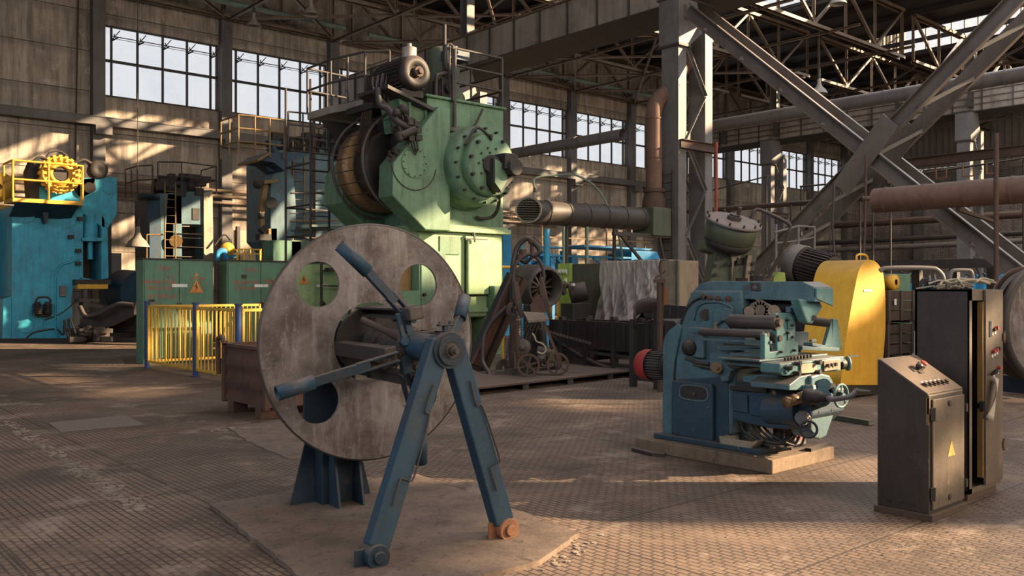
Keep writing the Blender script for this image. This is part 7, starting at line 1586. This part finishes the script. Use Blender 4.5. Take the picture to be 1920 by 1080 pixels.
part('grip_mount', MB().prism([pX(1500,722,7.2), pX(1524,722,7.2), pX(1528,745,7.2), pX(1510,748,7.2)], X_*.05).cyl(pX(1517,722,7.22), pX(1517,735,7.22), .03, n=10).cb(pX(1523,745,7.15), .06, .05, .08), M['teal'], t, .006)
kb = pX(1502, 784, 7.13); kk = MB().cyl(kb, kb+V((.09,.02,0)), .058, n=20)
for k in range(10): a = 2*math.pi*k/10; kk.cyl(kb+Y_*.055*math.cos(a)+Z_*.055*math.sin(a), kb+Y_*.055*math.cos(a)+Z_*.055*math.sin(a)+X_*.05, .012, n=6)
part('ribbed_knob', kk, M['pipe'], t)
# knee screw, tray, cables
ps = pZ(1448, 835, .2); ps = V((7.5, 4.72, 0))
part('knee_screw', MB().cyl(ps+Z_*.22, ps+Z_*.42, .055, n=20).cyl(ps+Z_*.185, ps+Z_*.24, .085, n=20).lathe(ps, Z_, [(0,.185),(.13,.185),(.11,.21),(.09,.22),(0,.22)], 24), M['iron'], t)
cb2 = MB(); random.seed(14)
for k in range(5): cb2.tube(smoothp([V((7.42+.05*k,5.1,.45)), V((7.35,5.0-.08*k,.30)), V((7.4+.03*k,4.75-.06*k,.22)), V((7.55,4.6-.03*k,.32+.02*k)), V((7.6,4.55,.45))], 5), .013, 6)
part('cable', cb2, M['rubber'], t)
wd = MB(); c = V((7.42,4.70,.2))
for k in range(4): wd.tube(arc(c+Z_*.016*k, X_, Y_, .09+.012*(k % 2), 0, 2*math.pi, 18), .018, 6, False)
for k in range(14): p = c+V((random.gauss(0,.06),random.gauss(-.02,.08),.0)); wd.tube([p, p+V((random.uniform(-.1,.1),random.uniform(-.1,.1),.01))], .014, 6)
part('rope_coil', wd, M['steel'], t)
part('inner_post', MB().box((7.62,5.0,.18), (7.7,5.1,.5)).box((7.5,5.2,.18), (7.6,5.3,.5)), M['cream'], t)
ty = solo('drip_tray', MB().prism([pX(1348,818,7.23), pX(1352,838,7.23), pX(1400,850,7.23), pX(1420,828,7.23), pX(1416,826,7.23), pX(1398,845,7.23), pX(1356,834,7.23), pX(1353,818,7.23)], X_*.28).prism([pX(1351,820,7.225), pX(1353,838,7.225), pX(1400,850,7.225), pX(1418,829,7.225)], X_*.006), M['cream'], 'dirty pale plastic tray lying under the knee of the milling machine', 'tray')
can = V((7.72, 4.62, .185)); tn = thing('oil_can', 'small dented grey tin with a red label beside the knee screw of the milling machine', 'can', can)
part('tin', MB().prism([can+V((-.1,0,0)), can+V((.1,0,0)), can+V((.1,.12,0)), can+V((-.1,.12,0))], V((-.04,0,.17))), M['pipe'], tn, .01); part('tin_label', MB().prism([can+V((-.07,-.004,.06)), can+V((.0,-.004,.06)), can+V((-.02,-.004,.13)), can+V((-.085,-.004,.13))], -Y_*.003), M['red'], tn)
solo('loose_bar', MB().beam((7.75,4.56,.145), (8.22,4.62,.145), .06, .03), M['dark'], 'dark steel bar lying on the right corner of the concrete slab', 'bar')
solo('wood_offcut', MB().prism([pZ(1184,846), pZ(1196,840), pZ(1250,847), pZ(1245,858), pZ(1222,856)], Z_*.035), M['wood'], 'dark wooden offcut lying against the left end of the concrete slab', 'board')
# rear motor with red cowl
mr_ = pX(1245, 686, 7.6); ml = pX(1228, 686, 7.6)
a = V((7.6, m(1244,686,7.6).y-.05, mr_.z)); 
part('rear_motor', MB().lathe(a, Y_, [(0,0),(.135,0),(.14,.28),(0,.28)], 32), M['steel'], t)
fi = MB()
for k in range(30): an = 2*math.pi*k/30; e = X_*math.cos(an)+Z_*math.sin(an); fi.beam(a+e*.145, a+Y_*.24+e*.145, .008, .025, e)
part('cooling_fin', fi, M['steel'], t)
part('motor_cowl', MB().lathe(a+Y_*.20, Y_, [(.168,0),(.17,.10),(.15,.15),(.1,.165),(0,.17)], 36), M['red'], t, label='red motor fan cowl')
